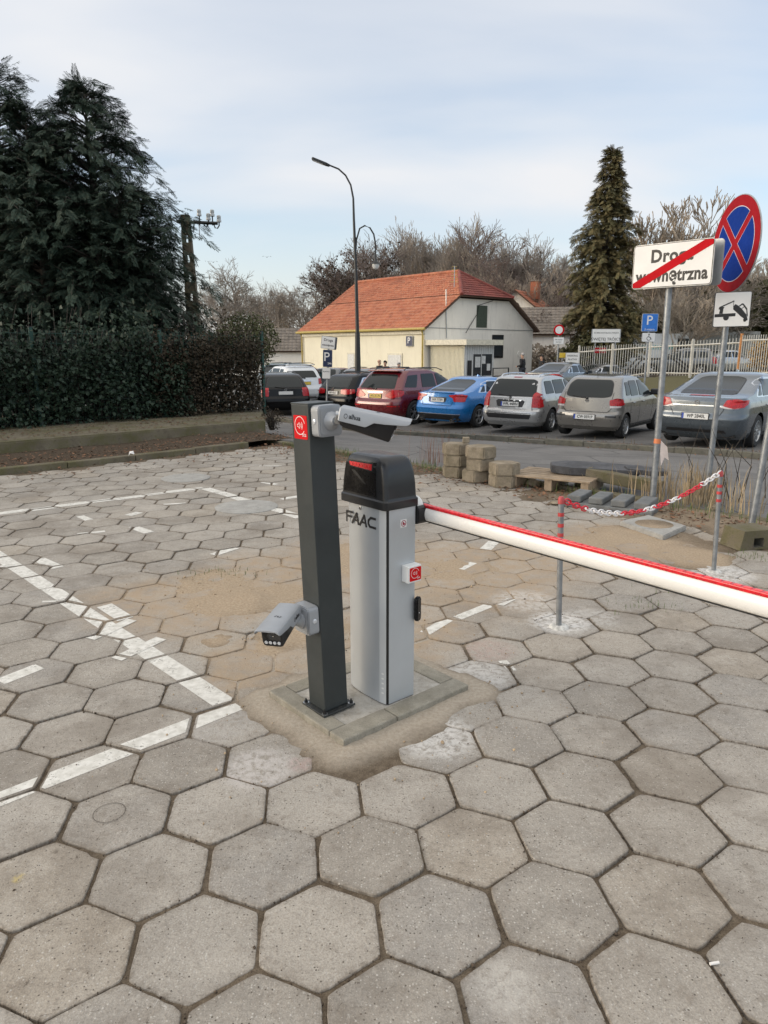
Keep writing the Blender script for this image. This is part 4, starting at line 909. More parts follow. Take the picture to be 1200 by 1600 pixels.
# ------------------------------------------------------------------ road signs in the foreground
M_SIGNW = pm('sign_white', (0.70, 0.70, 0.69), 0.45, var=0.04, vs=3, dirt=0.10, dirtc=(0.4, 0.38, 0.34))
M_SIGNR = pm('sign_red', (0.46, 0.004, 0.010), 0.6, var=0.06, spec=0.1); M_SIGNR2 = pm('sign_dull_red', (0.30, 0.008, 0.014), 0.6, var=0.08, spec=0.1)
M_SIGNB = pm('sign_blue', (0.004, 0.03, 0.22), 0.6, var=0.06, spec=0.1); M_SIGNB2 = pm('sign_bright_blue', (0.02, 0.16, 0.55), 0.4)
M_SGREY = pm('sign_grey_edge', (0.38, 0.39, 0.40), 0.4, 0.5); M_SBACK = pm('sign_back_dark', (0.10, 0.11, 0.12), 0.5, 0.4)
def pole(name_parent, p0, p1, r, mat=M_GALV, name='pole', ext=0.3):
    d = (p1 - p0).normalized(); b = MB(); b.cyl(p0 - d * ext, p1, r, mat, 18); b.tube([p1 - d * 0.004, p1 + d * 0.012], [r * 1.05, r * 1.05], M_SBACK, 18); return b.build(name, parent=name_parent)
# sign 1: end of internal road
P0 = G(1019, 790); P1 = at(1051, 380, P0.y); sg = empty('road_sign', P0, 0, 'white rectangular sign reading Droga wewnetrzna struck through in red, on a leaning grey pole', 'road sign')
def rel(M, o): return Matrix.Translation(-o) @ M
pole(sg, Vector(), P1 - P0, 0.032)
TLc, TRc = at(990, 384, 7.52), at(1117, 370, 6.94); xd = TRc - TLc; xd.z = 0; BLc = at(987, 452, 7.52)
hgt = (TLc - BLc).length; wid = (TRc - TLc).length; cen = (TLc + at(1113, 445, 6.94)) / 2
yd = (TLc - BLc); Ms = rel(frame(cen, TRc - TLc, yd), P0)
def plate(par, M, w, h, r, face=M_SIGNW, edge=M_SGREY, t=0.012, border=0.012, bm_=M_INK, bw=0.006, name='panel'):
    b = MB(); b.prism(rrect(w, h, r), t, edge, M @ Matrix.Translation((0, 0, -t)), bev=0.002); pn = b.build(name, parent=par)
    b = MB(); b.prism(rrect(w - border, h - border, max(.004, r - border/2)), 0.0016, bm_, M); b.build('border', parent=pn)
    b = MB(); b.prism(rrect(w - border - 2*bw, h - border - 2*bw, max(.004, r - border/2 - bw)), 0.0026, face, M); b.build('face', parent=pn)
    return pn
pn = plate(sg, Ms, wid, hgt, 0.035)
text('lettering', 'Droga', 0.165, Ms @ Matrix.Translation((-0.005, 0.085, 0.003)), M_INK, pn, 0.0006, 0.006, 0.95, 1.08)
text('lettering', 'wewnętrzna', 0.165, Ms @ Matrix.Translation((0.0, -0.10, 0.003)), M_INK, pn, 0.0006, 0.006, 0.82, 1.05)
b = MB(); a = Vector((-wid/2 + .012, -hgt/2 + .012)); c = Vector((wid/2 - .012, hgt/2 - .012))
b.prism([(a.x, a.y), (a.x + .085, a.y), (c.x, c.y - .044), (c.x, c.y), (c.x - .085, c.y), (a.x, a.y + .044)], 0.0048, M_SIGNR, Ms); b.build('red_bar', parent=pn)
Mb_ = Ms @ Matrix.Translation((0.035, 0.0, -0.14)) @ Matrix.Rotation(pi, 4, 'Y'); pb = plate(sg, Mb_, wid, hgt, 0.035, name='rear_panel')
for yy in (0.14, -0.14):
    b = MB(); b.box((0, yy, -0.07), (0.34, 0.035, 0.115), M_SBACK, Ms, 0.003); b.build('bracket', parent=sg)
b = MB(); b.prism([(-.0105 + wid/2 - .0, -hgt/2 + .02), (wid/2 + .030, -hgt/2 + .02), (wid/2 + .030, hgt/2 - .02), (wid/2 - .0105, hgt/2 - .02)], 0.02, M_SBACK, Ms @ Matrix.Translation((0, 0, -0.075))) if False else None
# torn tape on that pole
tp = (P0 + (P1 - P0) * 0.262) - P0; b = MB(); b.tube([tp - Vector((0, 0, .025)), tp + Vector((0.002, 0, .025))], 0.0345, pm('orange_tape', (0.62, 0.20, 0.08), 0.5), 16, cap=False)
b.add([tp + Vector(v) for v in ((.03, -.02, .01), (.10, -.03, -.06), (.13, -.02, -.20), (.08, -.03, -.17), (.05, -.03, -.26), (.03, -.03, -.12))], [[0, 1, 2, 3], [0, 3, 4, 5]], pm('white_tape', (0.70, 0.60, 0.55), 0.5))
tag(b.build('barrier_tape', loc=P0), 'torn orange and white tape tied round the pole of the struck-through sign', 'tape')
# sign 2: no stopping with tow-away plate
Q0 = G(1103, 782); Q1 = at(1157, 312, Q0.y); s2 = empty('road_sign', Q0, 0, 'round blue and red no stopping sign above a tow-away plate', 'road sign')
pole(s2, Vector(), Q1 - Q0, 0.030)
nl = (Q1 - Q0).normalized(); cen = at(1156, 382, Q0.y - 0.05)
vx = Vector((0.30, -0.90, 0)).normalized(); vr = (cen - Vector((0, 0, CAMH))); vr.z = 0; vr.normalize()
va = atan2(vr.x, vr.y); na = va + pi + radians(62.5); nrm = Vector((sin(na), cos(na), 0)); xd = Vector((0, 0, 1)).cross(nrm)
Md = rel(frame(cen - nl * 0 + nrm * 0.05, xd, nl), Q0); Rd = 0.47
b = MB(); b.lathe([(0.0001, -0.012), (Rd - .004, -0.012), (Rd, -0.008), (Rd, 0.0), (Rd - .01, 0.002), (0.0001, 0.002)], M_SGREY, 64, Md); dk = b.build('disc', parent=s2)
b = MB(); b.prism(circ(Rd - 0.008, 64), 0.0018, M_SIGNR2, Md @ Matrix.Translation((0, 0, 0.002))); b.build('red_field', parent=dk)
for k in range(4):
    a0 = radians(90 * k); ri = 0.355; hw_ = 0.042; out = []
    # blue quadrant between the bars of the cross (bars at 45 and 135 degrees)
    for q in range(15):
        lim = pi/4 - math.asin(hw_ / ri); a = a0 - lim + 2 * lim * q / 14; out.append((ri * cos(a), ri * sin(a)))
    out.append((hw_ * 1.414 * cos(a0), hw_ * 1.414 * sin(a0)))
    so_ = []; cx_ = sum(p[0] for p in out) / len(out); cy_ = sum(p[1] for p in out) / len(out)
    cx_, cy_ = 0.2 * cos(a0), 0.2 * sin(a0)
    for (x, y) in out: l = hypot(x - cx_, y - cy_); so_.append((cx_ + (x - cx_) * (1 + .008 / l), cy_ + (y - cy_) * (1 + .008 / l)))
    b = MB(); b.prism(so_, 0.0012, pm('pale_line', (0.55, 0.5, 0.55), 0.5), Md @ Matrix.Translation((0, 0, 0.0038))); q_ = b.build('white_outline', parent=dk)
    b = MB(); b.prism(out, 0.0020, M_SIGNB, Md @ Matrix.Translation((0, 0, 0.0038))); b.build('blue_field', parent=dk)
for z_ in (0.2, -0.2):
    b = MB(); b.box((0, z_, -0.03), (0.09, 0.03, 0.035), M_SBACK, Md, 0.003); b.build('clamp', parent=s2)
tc_ = [at(1119, 457, 7.32), at(1173, 455, 7.22), at(1168, 512, 7.22), at(1108, 511, 7.32)]; cen = sum(tc_, Vector()) / 4
Mt2 = rel(frame(cen + Vector((-.01, -.05, 0)), tc_[1] - tc_[0], (tc_[0] + tc_[1] - tc_[2] - tc_[3])), Q0); w_ = ((tc_[1]-tc_[0]).length + (tc_[2]-tc_[3]).length) / 2; h_ = (tc_[0]-tc_[3]).length
tpn = plate(s2, Mt2, w_, h_, 0.018, border=0.004, bw=0.004, t=0.03, edge=M_SBACK)
def poly2(par, pts, M, mat, z=0.003, h=0.0008, name='symbol'):
    b = MB(); b.prism(pts, h, mat, M @ Matrix.Translation((0, 0, z))); return b.build(name, parent=par)
k_ = w_ / 0.60
S2 = lambda pts: [((x - 0.30) * k_, (y - 0.30) * k_) for x, y in pts]
sy = MB()
def sadd(pts): sy.prism(S2(pts), 0.0009, M_INK, Mt2 @ Matrix.Translation((0, 0, 0.003 + 0.0001 * len(sy.f) / 10)))
sadd([(.02, .17), (.36, .18), (.36, .235), (.02, .225)]); sadd([(.09, .23), (.15, .23), (.155, .31), (.17, .345), (.09, .35), (.075, .31), (.10, .30)])
sadd([(.08, .345), (.32, .455), (.325, .435), (.10, .33)]); sadd([(.312, .45), (.318, .45), (.318, .34), (.312, .34)]); sadd([(.318, .345), (.345, .365), (.345, .355), (.318, .33)])
sadd([(.315, .355), (.345, .39), (.375, .375), (.40, .355), (.455, .305), (.54, .20), (.565, .11), (.53, .09), (.50, .14), (.455, .17), (.36, .26), (.315, .30)])
sadd([(.40, .355), (.45, .40), (.475, .395), (.54, .31), (.565, .16), (.54, .20), (.53, .28), (.468, .37), (.452, .375), (.42, .345)])
sadd([(.452, .305), (.462, .31), (.50, .34), (.495, .35), (.455, .32)])
sy.prism([((.21 + .047 * cos(a) - .3) * k_, (.165 + .055 * sin(a) - .3) * k_) for a in [2*pi*i/20 for i in range(20)]], 0.0016, M_INK, Mt2 @ Matrix.Translation((0, 0, 0.003)))
sy.prism([((.52 + .028 * cos(a) - .3) * k_, (.115 + .035 * sin(a) - .3) * k_) for a in [2*pi*i/16 for i in range(16)]], 0.0017, M_INK, Mt2 @ Matrix.Translation((0, 0, 0.003)))
sy.build('tow_symbol', parent=tpn)
# bare pole at the right edge, its sign is out of the picture
R0 = G(1174, 822); R1 = at(1262, 330, R0.y); s3 = empty('sign_pole', R0, 0, 'bare leaning grey pole at the right edge of the picture', 'pole'); pole(s3, Vector(), R1 - R0, 0.030)

# ------------------------------------------------------------------ street lamp, utility pole
M_IRON = pm('black_lamp_iron', (0.016, 0.017, 0.017), 0.45)
def depth_pt(u, v, Y): return at(u, v, Y)
LY = 33.0; L0 = at(559, 586, LY); L0.z = terrain(L0.x, L0.y)
lamp = empty('street_lamp', L0, 0, 'tall black street lamp with a curved arm and a hanging bell lamp', 'street lamp')
A_ = lambda u, v: at(u, v, LY) - L0
b = MB(); b.tube([Vector((0, 0, -.3)), A_(559, 560), A_(558.5, 520)], [0.15, 0.13, 0.11], M_IRON, 12); b.tube([A_(558.5, 520), A_(556, 420), A_(553, 345)], [0.085, 0.07, 0.055], M_IRON, 12)
b.tube([A_(553, 345), A_(552, 310), A_(548, 289), A_(540, 274), (A_(529, 264)), A_(512, 257)], [0.055, 0.045, 0.04, 0.038, 0.036, 0.034], M_IRON, 10)
b.lathe([(0.16, 0), (0.2, .05), (0.2, .35), (0.15, .4)], M_IRON, 12); b.build('mast', parent=lamp)
b = MB(); p, q = A_(514, 258.5), A_(488, 248); M = frame((p + q) / 2, p - q, (0, 1, 0)); b.prism([(-.40, -.12), (-.36, -.15), (.25, -.15), (.42, -.05), (.42, .05), (.25, .15), (-.36, .15), (-.40, .12)], 0.10, M_IRON, M @ Matrix.Translation((0, 0, -.05)), bev=0.02); hd_ = b.build('lamp_head', parent=lamp)
b = MB(); b.prism(rrect(.5, .2, .03), 0.012, pm('lamp_glass', (0.5, 0.52, 0.55), 0.2), M @ Matrix.Translation((-.1, 0, -.064))); b.build('diffuser', parent=hd_)
b = MB(); b.tube([A_(555.5, 400), A_(557, 375), A_(562, 357), A_(570, 352.5), A_(578, 356), A_(584, 366), A_(586.5, 380), A_(587, 405)], 0.035, M_IRON, 8)
b.tube([A_(555, 372), A_(556.5, 371)], 0.05, M_IRON, 8); b.tube([A_(556, 397), A_(555, 401)], 0.06, M_IRON, 8); b.build('bracket_arm', parent=lamp)
c = A_(587, 408); b = MB(); b.lathe([(0.03, .12), (0.05, .06), (0.08, 0.0), (0.19, -.10), (0.20, -.13)], M_IRON, 20, Matrix.Translation(c)); bl_ = b.build('bell_lamp', parent=lamp)
b = MB(); b.lathe([(0.165, -.12), (0.16, -.22), (0.11, -.32), (0.0001, -.37)], pm('lamp_globe', (0.6, 0.6, 0.58), 0.2), 20, Matrix.Translation(c)); b.build('globe', parent=bl_)
M_OLDP = make_concrete('old_pole_concrete', (0.07, 0.058, 0.042), (0.14, 0.12, 0.09), 0.4, 1.0)
UY = 20.0; U0 = at(309, 600, UY); U0.z = terrain(U0.x, U0.y); B_ = lambda u, v: at(u, v, UY) - U0
up = empty('utility_pole', U0, 0, 'old concrete utility pole with a crossarm of glass insulators, standing behind the hedge', 'utility pole')
b = MB(); top = B_(289.5, 336); bot = Vector((0.05, 0, -.5))
def lerp(a, b, t): return a + (b - a) * t
for sgn in (-1, 1):
    vs = []
    for t in (0, 1):
        c = lerp(bot, top, t); wo = lerp(0.24, 0.105, t); wi = lerp(0.07, 0.045, t); d_ = lerp(0.13, 0.09, t)
        vs += [c + Vector((sgn*wo, -d_, 0)), c + Vector((sgn*wi, -d_, 0)), c + Vector((sgn*wi, d_, 0)), c + Vector((sgn*wo, d_, 0))]
    b.add(vs, [[0, 1, 5, 4], [1, 2, 6, 5], [2, 3, 7, 6], [3, 0, 4, 7], [4, 5, 6, 7]], M_OLDP)
for k in range(12):
    t0 = k / 12; t1 = t0 + (0.05 if k < 11 else 1/12)
    vs = []
    for t in (t0, t1):
        c = lerp(bot, top, t); wi = lerp(0.072, 0.047, t); d_ = lerp(0.125, 0.085, t); vs += [c + Vector((-wi, -d_, 0)), c + Vector((wi, -d_, 0)), c + Vector((wi, d_, 0)), c + Vector((-wi, d_, 0))]
    b.add(vs, [[0, 1, 5, 4], [2, 3, 7, 6], [4, 5, 6, 7], [3, 2, 1, 0]], M_OLDP)
b.build('shaft', parent=up)
b = MB(); b.tube([B_(276, 346), B_(340, 349)], 0.045, M_IRON, 6); ca = b.build('crossarm', parent=up)
for (u, v, hook) in ((311, 333, 0), (331.5, 333.5, 0), (325.5, 339.5, 1), (342, 342.5, 1)):
    c = B_(u, v); b = MB(); b.lathe([(0.03, .10), (0.055, .08), (0.055, .02), (0.045, 0), (0.06, -.01), (0.065, -.07), (0.03, -.08)], pm('insulator_glass', (0.45, 0.47, 0.47), 0.2), 12, Matrix.Translation(c))
    b.build('insulator', parent=ca); b = MB()
    if hook: b.tube([c + Vector((0, 0, -.07)), c + Vector((0, 0, -.16)), c + Vector((-.05, 0, -.23)), c + Vector((-.11, 0, -.22)), c + Vector((-.14, 0, -.13))], 0.018, M_IRON, 6)
    else: b.tube([c + Vector((0, 0, -.07)), c + Vector((0, 0, -.30))], 0.018, M_IRON, 6)
    b.build('pin', parent=ca)
b = MB(); b.tube([B_(311, 350), B_(312, 366), B_(312.5, 372), B_(317, 373)], 0.012, pm('grey_wire', (0.4, 0.4, 0.4), 0.5), 4); b.build('loose_wire', parent=up)
# ------------------------------------------------------------------ cars
M_TYRE = pm('tyre_rubber', (0.018, 0.018, 0.019), 0.8, var=0.2, vs=10)
M_RIM = pm('alloy_rim', (0.42, 0.43, 0.44), 0.3, 0.7); M_RIMD = pm('dark_alloy_rim', (0.12, 0.12, 0.13), 0.25, 0.8)
M_UNDER = pm('underbody', (0.012, 0.012, 0.012), 0.9)
M_TRIM = pm('black_trim', (0.02, 0.02, 0.022), 0.45)
M_CHROME = pm('chrome_trim', (0.65, 0.66, 0.68), 0.15, 0.95)
M_TAIL = pm('tail_light_red', (0.40, 0.006, 0.010), 0.28, var=0.3, vs=18, coat=0.25); M_TAILW = pm('tail_light_clear', (0.55, 0.50, 0.50), 0.12, coat=1.0)
M_PLATE = pm('number_plate', (0.68, 0.68, 0.66), 0.4, var=0.02); M_PLATEY = pm('yellow_plate', (0.60, 0.42, 0.04), 0.4); M_EUB = pm('plate_blue', (0.02, 0.06, 0.35), 0.4)
def glassmat():
    m, t = newmat('car_glass'); t.b.inputs['Base Color'].default_value = (0.018, 0.022, 0.023, 1); t.b.inputs['Roughness'].default_value = 0.03
    t.b.inputs['IOR'].default_value = 1.45; t.b.inputs['Specular IOR Level'].default_value = 0.38; return m
M_GLASS = glassmat()
def paint(name, c, metal=0.35): return pm(name, c, 0.3, metal, var=0.025, vs=1.5, coat=1.0, dirt=0.12, dirtc=tuple(x * 0.6 + 0.06 for x in c))

def car(name, label, loc, head, sp, cat='car', group='cars parked in the lot', detail=2):
    """x forward from the rear bumper, y left, z up. sp: dict of profile tables"""
    L, Wd, H = sp['L'], sp['W'], sp['H']; col = sp['paint']; r = sp.get('wr', 0.32); xw = (sp['ro'], sp['ro'] + sp['wb'])
    root = empty(name, loc, head, label, cat, group)
    zr = sp['rear']; zf = sp['front']; zw = sp['half']      # tables (z, value)
    XR = lambda z: float(np.interp(z, [a for a, _ in zr], [b for _, b in zr])); XF = lambda z: L - float(np.interp(z, [a for a, _ in zf], [b for _, b in zf]))
    HWf = lambda z: float(np.interp(z, [a for a, _ in zw], [b for _, b in zw])) * Wd / 2
    belt = sp['belt']
    zs = sorted(set([0.20, 0.24, 0.30, 0.36, 0.42, 0.50, 0.58, 0.66, 0.74, 0.80, 0.86, belt - .04, belt - .012, belt, belt + .03, belt + .08] + list(np.linspace(belt + .14, H - .10, 5)) + [a for a, _ in zr if 0.2 < a < H - .05] + [a for a, _ in zf if 0.2 < a < H - .05] + [H - .07, H - .045, H - .025, H - .012, H - .003]))
    rings = []
    NS = 44; NC = 6; NE = 8
    for z in zs:
        ins = 0.0
        if z > H - .075: ins = (1 - sqrt(max(0, 1 - ((z - (H - .075)) / .0745) ** 2))) * 0.30
        xr, xf, hw = XR(z) + ins * 1.3, XF(z) - ins * 1.3, HWf(z) - ins * 0.95
        if z < 0.26: hw -= 0.03
        rcr = min(sp.get('rcr', 0.22) * (1 if z < belt else 0.75), hw * .6); rcf = min(sp.get('rcf', 0.38), hw * .7)
        if xf - xr < rcr + rcf + 0.1: sc_ = max(0.02, (xf - xr - 0.1) / (rcr + rcf)); rcr *= sc_; rcf *= sc_
        bow = 0.045
        pts = []
        for k in range(NE): y = (-1 + 2 * k / NE) * (hw - rcr); pts.append((xr + bow * (y / hw) ** 2, y))        # rear, right to left
        b0 = bow * ((hw - rcr) / hw) ** 2
        for k in range(NC): a = radians(90 * k / NC); pts.append((xr + b0 + rcr - (rcr) * cos(a), hw - rcr + rcr * sin(a)))
        xa, xb = xr + b0 + rcr, xf - rcf - 0.06
        for k in range(NS): pts.append((xa + (xb - xa) * k / NS, hw))
        for k in range(NC): a = radians(90 * k / NC); pts.append((xb + rcf * sin(a), hw - rcf + rcf * cos(a)))
        for k in range(NE): y = (1 - 2 * k / NE) * (hw - rcf); pts.append((xf - 0.06 * (y / hw) ** 2 if False else xb + rcf + (0.06) * (1 - (y / (hw - rcf)) ** 2), y))
        for k in range(NC): a = radians(90 * k / NC); pts.append((xb + rcf * cos(a), -(hw - rcf) - rcf * sin(a)))
        for k in range(NS): pts.append((xb + (xa - xb) * k / NS, -hw))
        for k in range(NC): a = radians(90 * k / NC); pts.append((xa - rcr * sin(a), -(hw - rcr) - rcr * cos(a)))
        rings.append([(x, y, z) for x, y in pts])
    K = len(rings[0]); V = [Vector(p) for rg_ in rings for p in rg_]; R = r + 0.055
    inside = [False] * len(V)
    for i, p in enumerate(V):
        for x0 in xw:
            dx_, dz_ = p.x - x0, p.z - r
            if abs(p.y) > HWf(p.z) * 0.80 and hypot(dx_, dz_) < R: inside[i] = True
    F_ = []
    for i in range(len(rings) - 1):
        for k in range(K):
            f = [i*K+k, (i+1)*K+k, (i+1)*K+(k+1) % K, i*K+(k+1) % K]
            if all(inside[q] for q in f): continue
            F_.append(f)
    for i, p in enumerate(V):
        if inside[i]:
            for x0 in xw:
                dx_, dz_ = p.x - x0, p.z - r; d_ = hypot(dx_, dz_)
                if d_ < R and d_ > 1e-4: p.x = x0 + dx_ / d_ * R; p.z = max(0.2, r + dz_ / d_ * R); break
    F_.append([(len(rings)-1)*K + k for k in range(K)][::-1])
    b = MB(); b.add(V, F_, col, True); body = b.build('body', parent=root, sharp=32)
    me = body.data
    bvh = BVHTree.FromPolygons([tuple(v) for v in V], F_, epsilon=0.0)
    # underbody and wheel housings
    b = MB(); b.box((L/2, 0, 0.36), (L - 0.5, Wd * 0.70, 0.34), M_UNDER); b.box(((xw[0] + xw[1]) / 2, 0, 0.30), (sp['wb'] - 2 * R, Wd * 0.94, 0.16), M_UNDER); b.box((0.42, 0, 0.33), (0.5, Wd * 0.80, 0.16), M_UNDER)
    b.box((L/2, 0, 0.5), (L - .7, Wd * 0.74, 0.3), M_UNDER); b.build('underbody', parent=root)
    # wheels
    for ix, x0 in enumerate(xw):
        for sgn in (-1, 1):
            if detail < 2 and sgn > 0 and False: continue
            Mw = Matrix.Translation((x0, sgn * (Wd/2 - 0.115), r)) @ Matrix.Rotation(-sgn * pi / 2, 4, 'X')
            b = MB(); tw = 0.105; b.lathe([(r*.62, -tw), (r*.9, -tw), (r*.985, -tw*.75), (r, -tw*.4), (r, tw*.4), (r*.985, tw*.75), (r*.9, tw), (r*.64, tw*.96)], M_TYRE, 28, Mw); wh = b.build('wheel', parent=root)
            b = MB(); rm = sp.get('rim', M_RIM); b.lathe([(r*.66, tw*.94), (r*.63, tw*.98), (r*.60, tw*.80), (r*.58, tw*.3)], rm, 28, Mw); b.lathe([(r*.6, tw*.15), (0.0001, tw*.15)], M_UNDER, 20, Mw)
            ns_ = sp.get('spokes', 5); b.lathe([(r*.16, tw*.55), (r*.16, tw*.80), (r*.12, tw*.88), (0.0001, tw*.88)], rm, 14, Mw)
            for q in range(ns_):
                a = 2*pi*q/ns_ + .3
                if sp.get('twin'):
                    for s_ in (-1, 1):
                        p_, q_ = Vector((r*.12*cos(a), r*.12*sin(a), 0)), Vector((r*.61*cos(a + s_*.2), r*.61*sin(a + s_*.2), 0)); n_ = (q_-p_).normalized(); t_ = Vector((-n_.y, n_.x, 0)) * r * .032
                        b.prism([(v.x, v.y) for v in (p_-t_, q_-t_, q_+t_, p_+t_)], tw*.22, rm, Mw @ Matrix.Translation((0, 0, tw*.62)))
                else:
                    w0, w1 = sp.get('spw', (.11, .085)); p_, q_ = Vector((r*.1*cos(a), r*.1*sin(a), 0)), Vector((r*.62*cos(a), r*.62*sin(a), 0)); n_ = (q_-p_).normalized(); t_ = Vector((-n_.y, n_.x, 0)) * r
                    b.prism([(v.x, v.y) for v in (p_-t_*w0, q_-t_*w1, q_+t_*w1, p_+t_*w0)], tw*.22, rm, Mw @ Matrix.Translation((0, 0, tw*.62)))
            b.build('rim', parent=wh)
    # decals hugging the shell ------------------------------------------
    def decal(pts, side, off, mat, nm, par=root, step=0.09, smooth=True):
        """pts in (x,z) for sides 'L','R', (y,z) for 'B' back and 'F' front"""
        bm = bmesh.new(); vs = [bm.verts.new((p[0], p[1], 0)) for p in pts]
        try: bm.faces.new(vs)
        except ValueError: bm.free(); return None
        lo = [min(p[i] for p in pts) for i in (0, 1)]; hi = [max(p[i] for p in pts) for i in (0, 1)]
        for ax in (0, 1):
            q = lo[ax] + step
            while q < hi[ax] - 1e-3:
                pt = [0, 0, 0]; nn = [0, 0, 0]; pt[ax] = q; nn[ax] = 1
                bmesh.ops.bisect_plane(bm, geom=bm.verts[:] + bm.edges[:] + bm.faces[:], plane_co=pt, plane_no=nn); q += step
        bmesh.ops.triangulate(bm, faces=[f for f in bm.faces if len(f.verts) > 4])
        bm.verts.index_update(); out = []; bad = False
        for v in bm.verts:
            a, z = v.co.x, v.co.y
            if side == 'R': o_, d_ = Vector((a, -4, z)), Vector((0, 1, 0))
            elif side == 'L': o_, d_ = Vector((a, 4, z)), Vector((0, -1, 0))
            elif side == 'B': o_, d_ = Vector((-4, a, z)), Vector((1, 0, 0))
            else: o_, d_ = Vector((L + 4, a, z)), Vector((-1, 0, 0))
            h = bvh.ray_cast(o_, d_)
            if h[0] is None or (side in 'LR' and abs(h[0].y) < HWf(z) * Wd / Wd * 0.72):
                h = bvh.find_nearest(Vector((a, (-1 if side == 'R' else 1) * HWf(z), z)) if side in 'LR' else o_ + d_ * 4.2)
            nrm_ = h[1]; nrm_ = nrm_ if nrm_.dot(d_) < 0 else -nrm_
            out.append(h[0] + (nrm_ * 0.5 - d_ * 0.5).normalized() * off)
        fs = [[v.index for v in f.verts] for f in bm.faces]
        if side in 'LF': fs = [f[::-1] for f in fs]
        # thickness: rim going back towards the body
        bd = [(e.verts[0].index, e.verts[1].index) for e in bm.edges if len(e.link_faces) == 1]; k = len(out)
        dd = {'R': Vector((0, 1, 0)), 'L': Vector((0, -1, 0)), 'B': Vector((1, 0, 0)), 'F': Vector((-1, 0, 0))}[side]
        vs2 = out + [p + dd * (off + 0.004) for p in out]; fs = fs + [[a, c_, c_ + k, a + k] for a, c_ in bd]; bm.free()
        bb = MB(); bb.add(vs2, fs, mat, smooth); return bb.build(nm, parent=par, sharp=40)
    def rnd(pts, rad=0.05, n=3):
        out = []; k = len(pts)
        for i in range(k):
            p0, p1, p2 = Vector(pts[i-1]), Vector(pts[i]), Vector(pts[(i+1) % k]); a = (p0-p1); c_ = (p2-p1); ra = min(rad, a.length*.4, c_.length*.4); a = p1 + a.normalized()*ra; c_ = p1 + c_.normalized()*ra
            for q in range(n + 1): t = q / n; s_ = a*(1-t)**2 + p1*2*t*(1-t) + c_*t*t; out.append((s_.x, s_.y))
        return out
    mirror = lambda pts: [(-p[0], p[1]) for p in pts][::-1]
    grow = lambda pts, g: [((p[0] - sum(q[0] for q in pts)/len(pts)) * (1 + g) + sum(q[0] for q in pts)/len(pts), (p[1] - sum(q[1] for q in pts)/len(pts)) * (1 + g * 1.6) + sum(q[1] for q in pts)/len(pts)) for p in pts]
    rw = rnd(sp['rearwin'], 0.07)
    decal(grow(rw, 0.035), 'B', 0.003, M_TRIM, 'window_seal'); decal(rw, 'B', 0.008, M_GLASS, 'rear_window')
    if sp.get('dlo'):
        for sd_ in 'RL':
            dl = rnd(sp['dlo'], 0.05); decal(grow(dl, 0.02), sd_, 0.003, sp.get('dlo_mat', M_TRIM), 'window_surround')
    for win in sp['wins']:
        for sd_ in 'RL': decal(rnd(win, 0.045), sd_, 0.009, M_GLASS, 'side_window')
    if 'screen' in sp: decal(rnd(sp['screen'], 0.08), 'F', 0.008, M_GLASS, 'windscreen')
    else:
        z0, z1 = belt + .03, H - .17; decal(rnd([(-HWf(z0)+.12, z0), (HWf(z0)-.12, z0), (HWf(z1)-.12, z1), (-HWf(z1)+.12, z1)], .06), 'F', 0.006, M_GLASS, 'windscreen')
    for pts in sp['tails']:
        for q in (pts, mirror(pts)): decal(rnd(q, 0.02, 2), 'B', 0.014, M_TAIL, 'tail_light', step=0.03)
    for pts in sp.get('tails_side', []):
        for sd_ in 'RL': decal(rnd(pts, 0.02, 2), sd_, 0.014, M_TAIL, 'tail_light', step=0.03)
    for pts in sp.get('tails_clear', []):
        for q in (pts, mirror(pts)): decal(rnd(q, 0.012, 2), 'B', 0.013, M_TAILW, 'reversing_light', step=0.05)
    for pts, mt, nm in sp.get('rear_extra', []): decal(pts, 'B', 0.007, mt, nm, step=0.08)
    for pts, mt, nm in sp.get('side_extra', []):
        for sd_ in 'RL': decal(pts, sd_, 0.006, mt, nm, step=0.12)
    # shut lines
    if detail >= 2:
        w = 0.007
        for sd_ in 'RL':
            for xd_ in sp['seams']: decal([(xd_[0] - w, 0.30), (xd_[0] + w, 0.30), (xd_[1] + w, belt - .02), (xd_[1] - w, belt - .02)], sd_, 0.0015, M_UNDER, 'door_seam', step=0.1)
            for xh in sp.get('handles', []):
                bb = MB(); y_ = (-1 if sd_ == 'R' else 1) * (HWf(belt - .12) + 0.012); bb.box((xh, y_, belt - .12), (0.19, 0.030, 0.028), sp.get('hmat', col), None, 0.010); bb.build('door_handle', parent=root)
        tl = sp.get('tailgate')
        if tl:
            for q in range(len(tl) - 1):
                p_, p2 = Vector(tl[q]), Vector(tl[q+1]); n_ = (p2 - p_).normalized(); n_ = Vector((-n_.y, n_.x)) * 0.006
                for mm in (1, -1): decal([(mm * v.x, v.y) for v in (p_ - n_, p2 - n_, p2 + n_, p_ + n_)][::mm], 'B', 0.0015, M_UNDER, 'tailgate_seam', step=0.08)
    # number plate
    if 'plate' in sp:
        zc = sp['plate'][1]; h = bvh.ray_cast(Vector((-4, 0, zc)), Vector((1, 0, 0))); x_ = h[0].x - 0.012
        bb = MB(); Mp = frame((x_, 0, zc), (0, -1, 0), (0.06, 0, 1)); bb.prism(rrect(0.52, 0.114, 0.01, 2), 0.008, M_TRIM, Mp @ Matrix.Diagonal((1.05, 1.2, 1, 1)) @ Matrix.Translation((0, 0, -.004))); bb.prism(rrect(0.52, 0.114, 0.01, 2), 0.006, sp.get('plate_mat', M_PLATE), Mp @ Matrix.Translation((0, 0, .002))); pl_ = bb.build('number_plate', parent=root)
